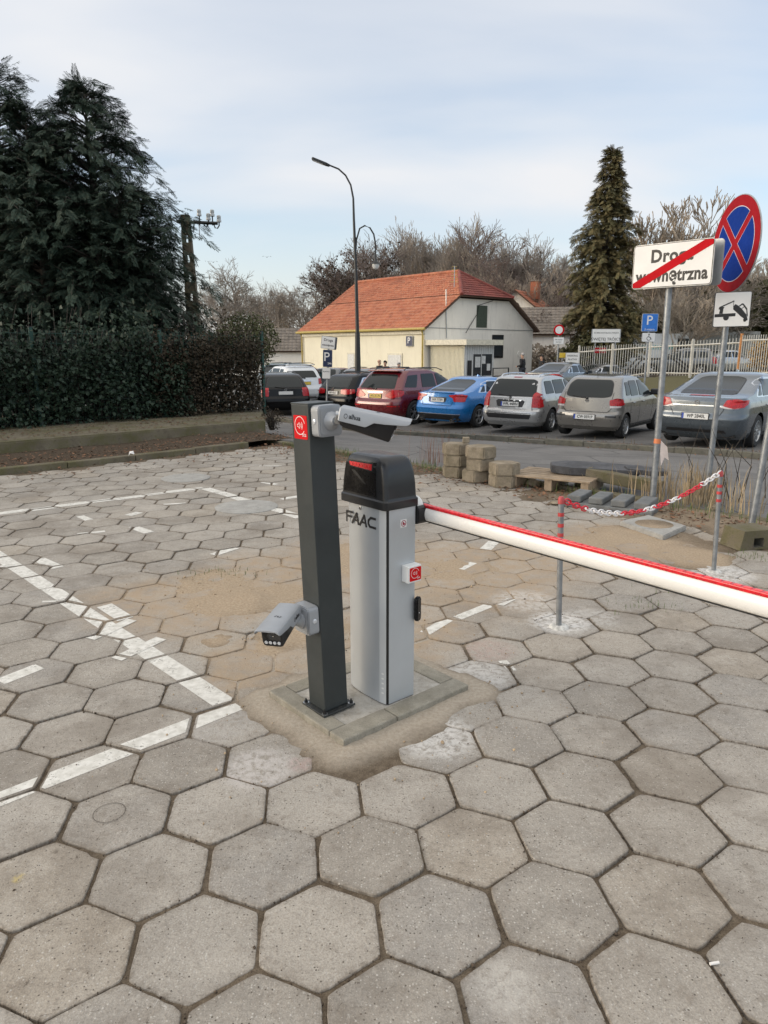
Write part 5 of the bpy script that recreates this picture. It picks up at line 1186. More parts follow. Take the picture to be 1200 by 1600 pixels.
        if detail >= 2:
            bb = MB(); bb.box((-.24, 0, 0.0085), (0.04, 0.11, 0.001), M_EUB, Mp); bb.build('country_band', parent=pl_)
            text('lettering', sp['plate'][0], 0.098, Mp @ Matrix.Translation((.022, -0.001, 0.0085)), M_INK, pl_, 0.0006, 0.0025, 0.86, 1.0)
    # mirrors
    for sgn in (-1, 1):
        bb = MB(); xm = sp['mirror']; y_ = sgn * (HWf(belt + .05) + 0.10); bb.box((xm, y_, belt + .08), (0.12, 0.21, 0.15), sp.get('mirror_mat', col), None, 0.035, 3); bb.box((xm + .02, sgn * (HWf(belt) + .01), belt + .02), (0.08, 0.10, 0.04), M_TRIM, None, 0.01); bb.build('mirror', parent=root)
    # exhausts, wiper, rails, aerial
    if sp.get('wiper'):
        x0, z0 = sp['wiper']; h = bvh.ray_cast(Vector((-4, 0, z0)), Vector((1, 0, 0))); h2 = bvh.ray_cast(Vector((-4, 0.38, z0 + .05)), Vector((1, 0, 0)))
        if h[0] and h2[0]: bb = MB(); bb.tube([h[0] + Vector((-.02, 0, 0)), h2[0] + Vector((-.025, 0, 0))], 0.011, M_BLK, 6); bb.lathe([(0.03, 0), (0.03, .03), (0.0001, .035)], M_BLK, 12, Matrix.Translation(h[0]) @ Matrix.Rotation(-pi/2, 4, 'Y')); bb.build('rear_wiper', parent=root)
    if sp.get('rails'):
        x0, x1 = sp['rails']
        for sgn in (-1, 1):
            bb = MB(); y_ = sgn * (HWf(H - .1) - 0.13); bb.tube([(x0, y_, H - .09), (x0 + .12, y_, H - .005), (x0 + .35, y_, H + .015), ((x0+x1)/2, y_, H + .02), (x1 - .35, y_, H + .0), (x1, y_, H - .09)], 0.016, sp.get('rail_mat', M_CHROME), 8); bb.build('roof_rail', parent=root)
    if sp.get('fin'):
        bb = MB(); x_ = sp['fin']; bb.add([(x_, -.03, H - .01), (x_, .03, H - .01), (x_ + .17, .012, H - .01), (x_ + .17, -.012, H - .01), (x_ + .01, 0, H + .055)], [[0, 1, 4], [1, 2, 4], [2, 3, 4], [3, 0, 4]], sp.get('fin_mat', col)); bb.build('aerial_fin', parent=root)
    if sp.get('aerial'):
        bb = MB(); x_ = sp['aerial']; bb.tube([(x_, 0, H - .02), (x_ - .07, 0, H + .12)], [0.009, 0.004], M_BLK, 6); bb.build('aerial', parent=root)
    if sp.get('exhaust'):
        for y_ in sp['exhaust']: bb = MB(); bb.cyl((0.03, y_, 0.25), (0.25, y_, 0.26), 0.042, M_CHROME, 14); bb.cyl((0.026, y_, 0.25), (0.032, y_, 0.25), 0.034, M_UNDER, 14); bb.build('exhaust', parent=root)
    if sp.get('spoiler'):
        x0, x1, z0, w0 = sp['spoiler']; bb = MB(); bb.box(((x0+x1)/2, 0, z0), (x1 - x0, w0, 0.035), col, None, 0.015, 3); bb.build('spoiler', parent=root)
    if sp.get('badge'):
        zc = sp['badge'][1]; h = bvh.ray_cast(Vector((-4, 0, zc)), Vector((1, 0, 0))); Mp = frame((h[0].x - 0.006, 0, zc), (0, -1, 0), (0, 0, 1)); bb = MB(); kind = sp['badge'][0]
        if kind == 'ring':
            for k in range(20):
                a0, a1 = 2*pi*k/20, 2*pi*(k+1)/20; bb.prism([(.038*cos(a0), .038*sin(a0)), (.05*cos(a0), .05*sin(a0)), (.05*cos(a1), .05*sin(a1)), (.038*cos(a1), .038*sin(a1))], 0.006, M_CHROME, Mp)
            bb.prism([(-.05, .004), (-.01, .004), (.01, .012), (.05, -.001), (.01, -.004), (-.01, -.012)], 0.006, M_CHROME, Mp)
        elif kind == 'oval': bb.prism([(.05*cos(a), .036*sin(a)) for a in [2*pi*i/20 for i in range(20)]], 0.006, M_CHROME, Mp); bb.prism([(.03*cos(a), .02*sin(a)) for a in [2*pi*i/16 for i in range(16)]], 0.008, col, Mp)
        elif kind == 'round': bb.prism(circ(.045, 20), 0.006, M_CHROME, Mp); bb.prism(circ(.034, 20), 0.008, M_EUB if sp.get('bb') else M_TRIM, Mp)
        else: bb.prism([(-.02, -.05), (-.035, 0), (-.02, .05), (0, .03), (.03, .05), (.03, .01), (.015, -.02), (.025, -.05)], 0.006, M_CHROME, Mp)
        bb.build('badge', parent=root)
    return root

def win(x0b, x1b, x1t, x0t, zb, zt): return [(x0b, zb), (x1b, zb), (x1t, zt), (x0t, zt)]
P_GRYB = paint('grey_blue_metallic', (0.085, 0.105, 0.125), 0.45); P_BEIGE = paint('warm_silver_metallic', (0.215, 0.205, 0.19), 0.45); P_SILV = paint('silver_metallic', (0.42, 0.42, 0.42), 0.5)
P_BLUE = paint('bright_blue_metallic', (0.008, 0.16, 0.46), 0.2); P_RED = paint('dark_red_metallic', (0.13, 0.008, 0.014), 0.2); P_BLACK = pm('black_car_paint', (0.005, 0.0055, 0.0065), 0.22, 0.0, coat=0.10, spec=0.22)
P_WHITE = paint('white_car_paint', (0.66, 0.67, 0.67), 0.0); P_TEAL = paint('dark_teal_paint', (0.03, 0.08, 0.085), 0.2); P_GREY = paint('mid_grey_paint', (0.12, 0.125, 0.13), 0.4); P_NAVY = paint('dark_slate_paint', (0.03, 0.037, 0.043), 0.3)
half_std = [(0.2, .90), (0.32, .955), (0.5, .985), (0.68, 1.0), (0.86, .985), (0.95, .955), (1.0, .93), (1.2, .845), (1.35, .775), (1.5, .70)]
SP = {}
SP['saloon'] = dict(L=4.83, W=1.86, H=1.50, ro=1.05, wb=2.74, wr=0.335, belt=0.98, paint=P_GRYB,
    rear=[(0.2, .22), (0.3, .10), (0.42, .03), (0.62, .0), (0.72, .04), (0.95, .06), (1.035, .09), (1.06, .30), (1.09, .62), (1.2, .98), (1.35, 1.45), (1.45, 1.62), (1.5, 1.75)],
    front=[(0.2, .14), (0.4, .02), (0.55, .0), (0.70, .12), (0.82, .50), (0.95, 1.05), (1.02, 1.25), (1.25, 1.75), (1.42, 1.9), (1.5, 2.1)],
    half=half_std, rearwin=[(-.56, 1.09), (.56, 1.09), (.47, 1.37), (.30, 1.41), (-.30, 1.41), (-.47, 1.37)],
    dlo=[(0.98, 1.03), (3.35, 1.0), (2.45, 1.38), (1.75, 1.41), (1.30, 1.28)], dlo_mat=M_CHROME,
    wins=[win(1.08, 1.32, 1.40, 1.34, 1.05, 1.24), win(1.38, 2.12, 2.12, 1.58, 1.04, 1.365), win(2.18, 3.2, 2.52, 2.18, 1.03, 1.37)],
    tails=[[(.50, .88), (.56, 1.0), (.74, 1.02), (.86, .98), (.86, .86), (.70, .83)]], tails_side=[[(0.14, .86), (0.14, .99), (0.42, 1.0), (0.28, .90)]], tails_clear=[[(.44, .85), (.50, .89), (.78, .86), (.78, .835), (.60, .825)]],
    rear_extra=[([(-.5, .865), (.5, .865), (.5, .885), (-.5, .885)], M_CHROME, 'chrome_strip'), ([(-.60, .34), (.60, .34), (.56, .40), (-.56, .40)], M_TRIM, 'bumper_insert'), ([(-.24, 1.055), (.24, 1.055), (.24, 1.068), (-.24, 1.068)], M_TAIL, 'brake_light')],
    seams=[(2.15, 2.15), (3.2, 3.3), (1.35, 1.15)], handles=[1.55, 2.6], hmat=M_CHROME, tailgate=[(0, .60), (.40, .60), (.52, .80), (.52, .90), (.70, 1.04)], plate=('WP 2840L', 0.66), mirror=3.15, fin=2.35, badge=('ring', .93), spokes=10, spw=(.05, .035), rcr=0.34)
SP['hatch'] = dict(L=3.62, W=1.66, H=1.50, ro=0.60, wb=2.37, wr=0.29, belt=0.96, paint=P_BEIGE,
    rear=[(0.2, .16), (0.3, .05), (0.5, .0), (0.60, .02), (0.66, .09), (0.95, .12), (1.02, .17), (1.25, .31), (1.40, .47), (1.47, .65), (1.5, .9)],
    front=[(0.2, .12), (0.4, .02), (0.55, .0), (0.70, .14), (0.84, .40), (0.96, .72), (1.02, .85), (1.25, 1.22), (1.42, 1.6), (1.5, 2.0)],
    half=[(0.2, .92), (0.32, .965), (0.5, .99), (0.68, 1.0), (0.86, .99), (0.95, .965), (1.0, .94), (1.2, .87), (1.35, .80), (1.5, .72)], rearwin=[(-.56, 1.02), (-.40, .985), (.40, .985), (.56, 1.02), (.53, 1.28), (.44, 1.375), (-.44, 1.375), (-.53, 1.28)],
    wins=[win(.60, .86, .86, .66, 1.02, 1.33), win(.92, 1.42, 1.40, .92, 1.0, 1.36), win(1.52, 2.48, 2.02, 1.52, .99, 1.36)],
    tails=[[(.56, .80), (.55, .92), (.70, .97), (.82, .95), (.82, .80)]], tails_side=[[(0.10, .80), (0.10, .95), (.34, .93), (.30, .82)]], tails_clear=[[(.57, .745), (.57, .79), (.80, .79), (.78, .75)]],
    rear_extra=[([(-.80, .52), (-.50, .52), (-.50, .565), (-.80, .565)], M_TRIM, 'bumper_strip'), ([(.50, .52), (.80, .52), (.80, .565), (.50, .565)], M_TRIM, 'bumper_strip')],
    side_extra=[([(.95, .30), (2.55, .30), (2.55, .33), (.95, .33)], M_TRIM, 'sill_strip')], seams=[(1.47, 1.47), (2.40, 2.5), (.86, .82)], handles=[1.02, 1.70], tailgate=[(0, .64), (.52, .64), (.60, .72), (.60, .98), (.60, 1.1)],
    plate=('CW 0591P', 0.52), mirror=2.4, mirror_mat=M_TRIM, aerial=0.7, wiper=(0, .96), badge=('oval', .90), spokes=7, spw=(.08, .07), rcr=0.26)
SP['estate'] = dict(L=4.42, W=1.76, H=1.53, ro=0.95, wb=2.71, wr=0.315, belt=0.98, paint=P_SILV,
    rear=[(0.2, .15), (0.32, .04), (0.5, .0), (0.60, .02), (0.66, .10), (0.95, .14), (1.02, .19), (1.30, .36), (1.42, .48), (1.49, .62), (1.53, .85)],
    front=[(0.2, .12), (0.4, .02), (0.55, .0), (0.70, .14), (0.84, .50), (0.97, .95), (1.02, 1.05), (1.25, 1.55), (1.42, 2.0), (1.53, 2.6)],
    half=half_std[:-1] + [(1.4, .78), (1.55, .70)], rearwin=[(-.68, .99), (.68, .99), (.60, 1.36), (.50, 1.41), (-.50, 1.41), (-.60, 1.36)],
    wins=[win(.62, 1.16, 1.16, .70, 1.04, 1.37), win(1.24, 1.98, 1.94, 1.24, 1.02, 1.39), win(2.06, 3.06, 2.55, 2.04, 1.0, 1.385)],
    tails=[[(.62, .70), (.62, 1.03), (.68, 1.10), (.80, 1.04), (.85, .94), (.85, .70)]], tails_side=[[(0.12, .70), (0.16, 1.06), (0.30, .92), (.34, .72)]],
    rear_extra=[([(-.60, .40), (.60, .40), (.66, .52), (-.66, .52)], M_TRIM, 'bumper_insert'), ([(-.36, .70), (-.42, .85), (-.36, .885), (.36, .885), (.42, .85), (.36, .70)], M_TRIM, 'plate_recess'), ([(-.36, .855), (.36, .855), (.36, .89), (-.36, .89)], M_CHROME, 'chrome_handle'), ([(-.12, 1.455), (.12, 1.455), (.12, 1.475), (-.12, 1.475)], M_TAIL, 'brake_light')],
    seams=[(2.01, 2.01), (3.0, 3.1), (1.2, 1.18)], handles=[1.40, 2.25], tailgate=[(0, .545), (.70, .545), (.62, .72)], plate=('WPL 4489N', 0.775), mirror=3.0, rails=(.62, 2.4), wiper=(0, .98), badge=('lion', .93), spokes=5, rcr=0.26)
SP['coupe'] = dict(L=4.63, W=1.87, H=1.48, ro=0.98, wb=2.78, wr=0.335, belt=0.97, paint=P_BLUE,
    rear=[(0.2, .22), (0.3, .12), (0.42, .03), (0.60, .0), (0.72, .06), (0.90, .10), (1.03, .12), (1.05, .22), (1.08, .52), (1.2, .92), (1.34, 1.40), (1.42, 1.55), (1.48, 1.66)],
    front=[(0.2, .14), (0.4, .02), (0.55, .0), (0.70, .14), (0.82, .52), (0.94, 1.08), (1.0, 1.25), (1.22, 1.70), (1.40, 1.78), (1.48, 1.98)],
    half=half_std, rearwin=[(-.60, 1.085), (.60, 1.085), (.46, 1.35), (.30, 1.39), (-.30, 1.39), (-.46, 1.35)],
    dlo=[(1.0, 1.04), (3.2, 1.0), (2.35, 1.36), (1.75, 1.39), (1.3, 1.27)], dlo_mat=M_CHROME,
    wins=[win(1.10, 1.36, 1.42, 1.34, 1.05, 1.22), win(1.42, 2.1, 2.08, 1.60, 1.04, 1.345), win(2.16, 3.05, 2.42, 2.14, 1.03, 1.355)],
    tails=[[(.42, .95), (.40, .99), (.80, 1.02), (.88, .98), (.88, .80), (.60, .80), (.56, .90)]], tails_side=[[(0.16, .82), (0.18, 1.0), (0.40, .99), (0.26, .84)]], tails_clear=[[(.56, .885), (.56, .925), (.68, .925), (.70, .885)]],
    rear_extra=[([(-.66, .26), (-.80, .42), (.80, .42), (.66, .26)], M_TRIM, 'diffuser'), ([(-.80, .425), (-.80, .445), (.80, .445), (.80, .425)], M_CHROME, 'chrome_strip'), ([(-.30, .78), (-.33, .92), (.33, .92), (.30, .78)], M_TRIM, 'plate_recess')],
    seams=[(2.12, 2.12), (3.05, 3.15), (1.38, 1.2)], handles=[1.5, 2.4], tailgate=[(0, .68), (.52, .68), (.56, .80)], plate=('WPI 7770V', 0.84), mirror=3.0, fin=2.2, exhaust=[-.55, .55], spokes=5, twin=True, rim=M_RIM, rcr=0.34, spoiler=(.12, .28, 1.055, 1.05))
SP['suv'] = dict(L=4.80, W=1.93, H=1.76, ro=0.98, wb=2.91, wr=0.385, belt=1.12, paint=P_RED,
    rear=[(0.2, .25), (0.3, .12), (0.45, .02), (0.66, .0), (0.76, .04), (0.84, .10), (1.10, .13), (1.16, .18), (1.4, .38), (1.60, .58), (1.70, .75), (1.76, 1.0)],
    front=[(0.2, .16), (0.45, .02), (0.65, .0), (0.86, .12), (0.98, .5), (1.10, .98), (1.18, 1.15), (1.42, 1.62), (1.62, 2.05), (1.76, 2.7)],
    half=[(0.2, .88), (0.36, .95), (0.6, .985), (0.8, 1.0), (0.98, .985), (1.10, .955), (1.16, .93), (1.4, .85), (1.6, .775), (1.76, .71)],
    rearwin=[(-.70, 1.17), (.70, 1.17), (.58, 1.54), (.48, 1.58), (-.48, 1.58), (-.58, 1.54)],
    wins=[[(.50, 1.20), (1.12, 1.17), (1.34, 1.57), (.82, 1.55)], win(1.44, 2.22, 2.2, 1.52, 1.17, 1.59), win(2.32, 3.30, 2.78, 2.30, 1.16, 1.59)],
    tails=[[(.44, .90), (.42, .96), (.66, 1.12), (.93, 1.10), (.93, .92), (.66, .86)]], tails_side=[[(0.12, .90), (0.14, 1.12), (0.42, 1.08), (0.38, .96)]],
    rear_extra=[([(-.50, .31), (.50, .31), (.56, .37), (-.56, .37)], M_CHROME, 'chrome_strip'), ([(-.86, .25), (-.86, .305), (.86, .305), (.86, .25)], M_TRIM, 'bumper_insert'), ([(-.30, 1.03), (.30, 1.03), (.30, 1.05), (-.30, 1.05)], M_CHROME, 'chrome_handle'), ([(-.92, .60), (-.92, .635), (-.56, .635), (-.56, .60)], M_TAIL, 'reflector'), ([(.56, .60), (.56, .635), (.92, .635), (.92, .60)], M_TAIL, 'reflector')],
    seams=[(2.26, 2.26), (3.30, 3.4), (1.35, 1.3)], handles=[1.60, 2.65], hmat=P_RED, tailgate=[(0, .74), (.62, .74), (.66, .86)], plate=('WX 2Y17H', 0.92), plate_mat=M_PLATEY, mirror=3.2, rails=(.8, 3.0), rail_mat=M_TRIM, wiper=(0, 1.14), spokes=5, twin=True, rim=M_RIM, rcr=0.30, spoiler=(.50, .74, 1.70, 1.25))
SP['wagon'] = dict(L=4.77, W=1.82, H=1.50, ro=1.08, wb=2.71, wr=0.325, belt=0.97, paint=P_BLACK,
    rear=[(0.2, .2), (0.32, .06), (0.5, .0), (0.62, .02), (0.7, .08), (0.95, .12), (1.02, .19), (1.25, .42), (1.38, .58), (1.45, .75), (1.50, 1.0)],
    front=SP['saloon']['front'], half=half_std, rearwin=[(-.66, 1.02), (.66, 1.02), (.56, 1.32), (.46, 1.37), (-.46, 1.37), (-.56, 1.32)],
    dlo=[(.62, 1.02), (3.25, .99), (2.55, 1.38), (.98, 1.35)], dlo_mat=M_CHROME,
    wins=[win(.74, 1.36, 1.36, 1.02, 1.05, 1.32), win(1.44, 2.16, 2.14, 1.44, 1.04, 1.345), win(2.24, 3.1, 2.52, 2.22, 1.03, 1.35)],
    tails=[[(.40, .80), (.40, .94), (.60, .97), (.86, .95), (.86, .80), (.60, .77)]], tails_side=[[(0.12, .80), (0.14, .97), (0.36, .95), (0.32, .82)]], tails_clear=[[(.60, .85), (.60, .91), (.68, .91), (.68, .85)]],
    seams=[(2.2, 2.2), (3.1, 3.2), (1.4, 1.35)], handles=[1.6, 2.45], tailgate=[(0, .64), (.60, .64), (.62, .78)], plate=('WP 4N17', 0.82), mirror=3.0, rails=(.95, 3.0), rail_mat=M_TRIM, wiper=(0, .99), badge=('round', .93), spokes=7, rcr=0.28)
def variant(base, **k): d = dict(SP[base]); d.update(k); return d
def car_at(u, v, sp, head, name, label, corner=True, **kw):
    """u, v: the pixel where the right rear tyre meets the ground"""
    p = GT(u, v); p.z += 0.06
    for _ in range(30):
        q = G(u, v, p.z); p.x, p.y = 0.5 * (p.x + q.x), 0.5 * (p.y + q.y); p.z = 0.5 * p.z + 0.5 * lotz(p.x, p.y)
    f = Vector((cos(head), sin(head), 0)); l = Vector((-sin(head), cos(head), 0)); o = p - f * sp['ro'] + l * (sp['W'] / 2 - 0.02); o.z = p.z
    return car(name, label, o, head, sp, **kw)
HD = radians(49)
GRC = 'cars parked in a row beyond the road'
car_at(1180, 699, SP['saloon'], radians(47), 'parked_car', 'grey-blue saloon at the right end of the parked row, behind the two sign poles', group=GRC)
car_at(976, 685, SP['hatch'], radians(52), 'parked_car', 'small warm silver hatchback between the silver estate and the grey-blue saloon', group=GRC)
car_at(861, 675, SP['estate'], radians(54), 'parked_car', 'silver estate car with roof rails between the blue car and the small hatchback', group=GRC)
car_at(748, 668, SP['coupe'], radians(49), 'parked_car', 'bright blue saloon between the dark red car and the silver estate', group=GRC)
car_at(648, 663, SP['suv'], radians(51), 'parked_car', 'dark red off-roader with a yellow number plate behind the barrier camera', group=GRC)
wg = car_at(576, 648, SP['wagon'], radians(50), 'parked_car', 'black estate car with round red rear lights, left of the dark red off-roader', group=GRC)
# cars farther back
GB2 = 'cars standing farther back in the lot'
def place(u, v, Y, sp, head, label, name='parked_car', g=GB2, cat='car'):
    """u: pixel column of the rear centre at depth Y"""
    p = at(u, v, Y); z = lotz(p.x, p.y); return car(name, label, Vector((p.x, p.y, z)), head, sp, group=g, detail=1, cat=cat)
place(447, 600, 25.5, variant('wagon', rail_mat=M_TRIM, tails=[[(.62, .70), (.60, 1.0), (.80, 1.0), (.86, .9), (.86, .70)]], tails_side=[], rcr=.22), radians(108), 'black estate car farthest left, beside the green fence post')
place(478, 590, 31, variant('suv', paint=P_WHITE, H=1.66, W=1.82, L=4.3, wb=2.67, ro=.82, wins=[win(.62, 1.05, 1.05, .68, 1.17, 1.52), win(1.15, 1.95, 1.95, 1.15, 1.17, 1.54), win(2.05, 2.9, 2.5, 2.05, 1.16, 1.54)], rearwin=[(-.60, 1.17), (.60, 1.17), (.5, 1.45), (-.5, 1.45)], tails=[[(.66, .86), (.66, 1.10), (.82, 1.12), (.86, .9)]], seams=[(2, 2)], handles=[1.3, 2.2], rear=[(0.2, .2), (0.45, .02), (0.66, .0), (0.84, .08), (1.16, .14), (1.4, .28), (1.56, .42), (1.66, .7)]), radians(120), 'white compact off-roader parked behind the black estate at the left')
place(418, 585, 34, variant('suv', paint=P_TEAL, H=1.7), radians(60), 'dark teal car half hidden by the bush at the left of the lot')
place(545, 592, 33, variant('wagon', paint=P_GREY), radians(62), 'grey car seen over the roof of the black estate with round lights')
place(505, 590, 36, variant('hatch', paint=P_GREY, H=1.45), radians(70), 'small grey hatchback behind the leaning parking sign')
place(610, 592, 34, variant('wagon', paint=P_NAVY, H=1.44), radians(55), 'dark car of which only the roof shows behind the dark red off-roader')
place(843, 588, 31, variant('coupe', paint=P_NAVY), radians(50), 'dark slate saloon parked behind the silver estate')
place(848, 570, 40, variant('hatch', paint=P_WHITE), radians(30), 'small white car standing by the gate of the park fence')
place(893, 572, 40, variant('coupe', paint=P_GREY), radians(20), 'grey low car beyond the dark slate saloon')
place(866, 568, 43, variant('coupe', paint=P_GREY), radians(25), 'grey saloon behind the small white car by the gate')
# ------------------------------------------------------------------ ledge, fence, hedges on the left
LZ = 0.24
q = [ns(-13, 11.82), ns(7.95, 11.82), ns(9.45, 14.15), ns(9.6, 16.5), ns(-13, 16.5)]
b = MB(); b.prism(q, 0.9, M_CONCM, bev=0.025, z0=LZ - 0.9)
o = b.build('concrete_ledge'); tag(o, 'long mossy concrete ledge carrying the green fence on the left', 'ledge')
def dens(n0, n1, s0, s1, k, zf, mat, nm, lab, sz):
    p = []
    for _ in range(k): n = rr.uniform(n0, n1); s = rr.uniform(s0, s1); x, y = ns(n, s); p.append((x, y, zf(n, s)))
    p = np.array(p); tag(scatter(nm, *LF, p, rotz(len(p)), RNG.random(len(p)) * sz + sz * .6, mat), lab, 'leaves', kind='stuff')
dens(-6, 8.5, 12.0, 13.6, 1400, lambda n, s: LZ + 0.012, M_LEAF, 'ledge_litter', 'brown leaf litter on the ledge under the green fence', 0.045)
M_GREENF = pm('green_fence_coating', (0.012, 0.055, 0.042), 0.45)
FS = 14.0
fx_, fy_ = ns(9.4, FS); fen = empty('mesh_fence', (fx_, fy_, LZ), AN + pi, 'dark green wire mesh fence grown over with ivy, standing on the ledge', 'fence')
FH = 1.78
for k in range(9):
    b = MB(); b.box((k * 2.5, 0, FH/2 - .05), (0.06, 0.06, FH + 0.1), M_GREENF, None, 0.004); b.box((k*2.5, 0, FH + .01), (0.066, 0.066, 0.02), M_BLK, None, .003); b.build('fence_post', parent=fen)
    if k < 8:
        b = MB()
        for j in range(25): x = k*2.5 + .05 + j*0.1; b.box((x, -.035, FH/2), (0.005, 0.005, FH - .06), M_GREENF)
        for j in range(10): b.box((k*2.5 + 1.25, -.035, .06 + j * 0.18), (2.42, 0.008, 0.007), M_GREENF)
        b.build('mesh_panel', parent=fen)
# leaf colours
def leafmat(name, c1, c2, c3, rough=0.55, tr=0.15):
    m, t = newmat(name); P = t.pos(); a = t.noise(P, 2.2, 3, 0.6); c = t.mix(t.ss(a, 0.35, 0.65), c1, c2)
    b_ = t.noise(P, 23, 2, 0.6); c = t.mix(t.ss(b_, 0.45, 0.75), c, c3); t.l(c, t.b.inputs['Base Color']); t.b.inputs['Roughness'].default_value = rough; t.b.inputs['Specular IOR Level'].default_value = 0.3
    return m
M_IVY = leafmat('ivy_leaf', (0.012, 0.027, 0.017), (0.022, 0.041, 0.024), (0.042, 0.060, 0.034), 0.55)
M_CYP = leafmat('cypress_leaf', (0.013, 0.029, 0.020), (0.023, 0.044, 0.029), (0.052, 0.058, 0.034), 0.75)
M_BEECH = leafmat('beech_leaf', (0.030, 0.022, 0.013), (0.046, 0.034, 0.020), (0.075, 0.056, 0.035), 0.7)
M_BUSH = leafmat('bush_leaf', (0.05, 0.065, 0.022), (0.085, 0.095, 0.032), (0.12, 0.085, 0.045), 0.6)
M_BARK = pm('dark_bark', (0.050, 0.042, 0.034), 0.95, var=0.3, vs=12); M_TWIG = pm('grey_brown_twig', (0.25, 0.215, 0.18), 0.95, var=0.3, vs=1.2); M_TWIGD = pm('dark_brown_twig', (0.15, 0.115, 0.10), 0.95, var=0.3, vs=1.2); M_TWIGL = pm('pale_tan_twig', (0.36, 0.30, 0.235), 0.95, var=0.3, vs=1.2)
M_THUJA = leafmat('bronzed_conifer_leaf', (0.125, 0.098, 0.042), (0.080, 0.085, 0.040), (0.20, 0.145, 0.065), 0.8)
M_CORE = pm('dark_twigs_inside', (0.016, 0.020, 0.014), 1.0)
IV = ([(0, 0, 0), (.35, .38, .1), (.95, 0, .0), (.35, -.38, .1), (.4, 0, -.03)], [(0, 4, 1), (4, 2, 1), (0, 3, 4), (3, 2, 4)])
def orient(D, rng=RNG, roll=0.6):
    """rotations whose x axis is D (n,3) with random roll"""
    D = D / np.linalg.norm(D, axis=1)[:, None]; n = len(D); up = np.tile([0, 0, 1.0], (n, 1)) + rng.normal(size=(n, 3)) * roll
    Y = np.cross(up, D); Y /= np.linalg.norm(Y, axis=1)[:, None]; Zv = np.cross(D, Y); return np.stack([D, Y, Zv], 2)
def hedge(nm, label, cat, n0, n1, s0, h0, h1, cnt, mat, size, depth=0.35, brush=None):
    root = empty(nm, ns((n0+n1)/2, s0) + (LZ,), 0, label, cat); ox, oy, oz = root.location
    n = RNG.random(cnt) * (n1 - n0) + n0; z = RNG.random(cnt) ** 0.9 * 1.0
    top = h0 + (h1 - h0) * (n - n0) / (n1 - n0) + (fbm(n * 1.3, n * 0.7) - 0.5) * 1.6 + RNG.random(cnt) ** 4 * 0.7
    zz = z * top; bulge = fbm(n * 1.5 + 9, zz * 1.7) * depth * 1.9; s = s0 - 0.05 - bulge * (0.6 + 0.4 * RNG.random(cnt)) + RNG.random(cnt)**2 * 0.35
    P = np.stack([n * EN.x + s * ES.x - ox, n * EN.y + s * ES.y - oy, zz + 0.03], 1)
    D = np.stack([-ES.x * .35 + RNG.normal(size=cnt) * .6, -ES.y * .35 + RNG.normal(size=cnt) * .6, -0.55 + RNG.normal(size=cnt) * .4], 1)
    scatter('foliage', *IV, P, orient(D), size * (0.6 + 0.8 * RNG.random(cnt)), mat, root)
    b = MB()
    for k in range(int((n1 - n0) * 9)):
        nn = rr.uniform(n0, n1); p = Vector(ns(nn, s0 + 0.15) + (0,)) - Vector((ox, oy, 0)); b.tube([p, p + Vector((rr.uniform(-.2, .2), rr.uniform(-.2, .2), h0 * .55)), p + Vector((rr.uniform(-.4, .4), rr.uniform(-.3, .3), h0 * 1.0))], [0.02, 0.012, 0.005], brush or M_BARK, 4)
    b.build('stems', parent=root)
    # thicket core keeps the far side from showing through as a sheet
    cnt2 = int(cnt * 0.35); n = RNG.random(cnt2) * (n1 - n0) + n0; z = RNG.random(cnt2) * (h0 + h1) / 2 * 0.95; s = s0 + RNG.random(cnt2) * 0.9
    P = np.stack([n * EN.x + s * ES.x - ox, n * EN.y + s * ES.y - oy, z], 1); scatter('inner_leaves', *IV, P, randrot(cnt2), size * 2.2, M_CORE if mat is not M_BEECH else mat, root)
    return root
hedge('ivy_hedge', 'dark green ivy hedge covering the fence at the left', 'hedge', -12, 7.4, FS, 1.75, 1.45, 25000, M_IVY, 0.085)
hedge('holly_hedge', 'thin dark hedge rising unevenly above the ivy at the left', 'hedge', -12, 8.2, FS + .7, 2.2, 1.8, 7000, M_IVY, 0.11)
hedge('beech_hedge', 'brown leaved hedge between the ivy and the last fence post', 'hedge', 6.6, 9.3, FS, 1.75, 1.45, 5200, M_BEECH, 0.065, 0.3)
def bush(nm, label, c, rad, cnt, mat, size, stems=40, cat='bush', par=None, squash=1.0, hollow=0.35):
    root = empty(nm, c, 0, label, cat)
    D = RNG.normal(size=(cnt, 3)); D /= np.linalg.norm(D, axis=1)[:, None]; r_ = (hollow + (1 - hollow) * RNG.random(cnt) ** 0.6); lump = 0.72 + 0.5 * fbm(D[:, 0] * 2.3 + 5 + D[:, 2], D[:, 1] * 2.3 + 3)
    P = D * (r_ * lump)[:, None] * np.array(rad); P[:, 2] += rad[2] * 0.95; P = P[P[:, 2] > 0.02]
    scatter('foliage', *IV, P, randrot(len(P)), size * (0.6 + 0.8 * RNG.random(len(P))), mat, root); b = MB()
    for k in range(stems):
        d = Vector(RNG.normal(size=3)); d.z = abs(d.z) * 1.3 + .2; d.normalize(); e = Vector((d.x * rad[0], d.y * rad[1], d.z * rad[2] * 1.9)) * rr.uniform(.7, 1.02); b.tube([Vector((rr.uniform(-.05, .05), rr.uniform(-.05, .05), 0)), e * .5 + Vector((0, 0, .12)), e], [0.012 * (rad[2] + .5), 0.008, 0.003], M_BARK, 3)
    b.build('stems', parent=root); return root
c = at(388, 560, 17.3); bush('berry_bush', 'olive bush with small leaves at the right end of the hedge', (c.x, c.y, 1.12), (0.80, 0.75, 0.72), 5200, M_BUSH, 0.05, 90)
c = at(345, 560, 17.6); bush('berry_bush', 'olive brown bush with small leaves, left of the one at the hedge end', (c.x, c.y, 1.05), (0.7, 0.7, 0.55), 2600, M_BUSH, 0.05, 60)
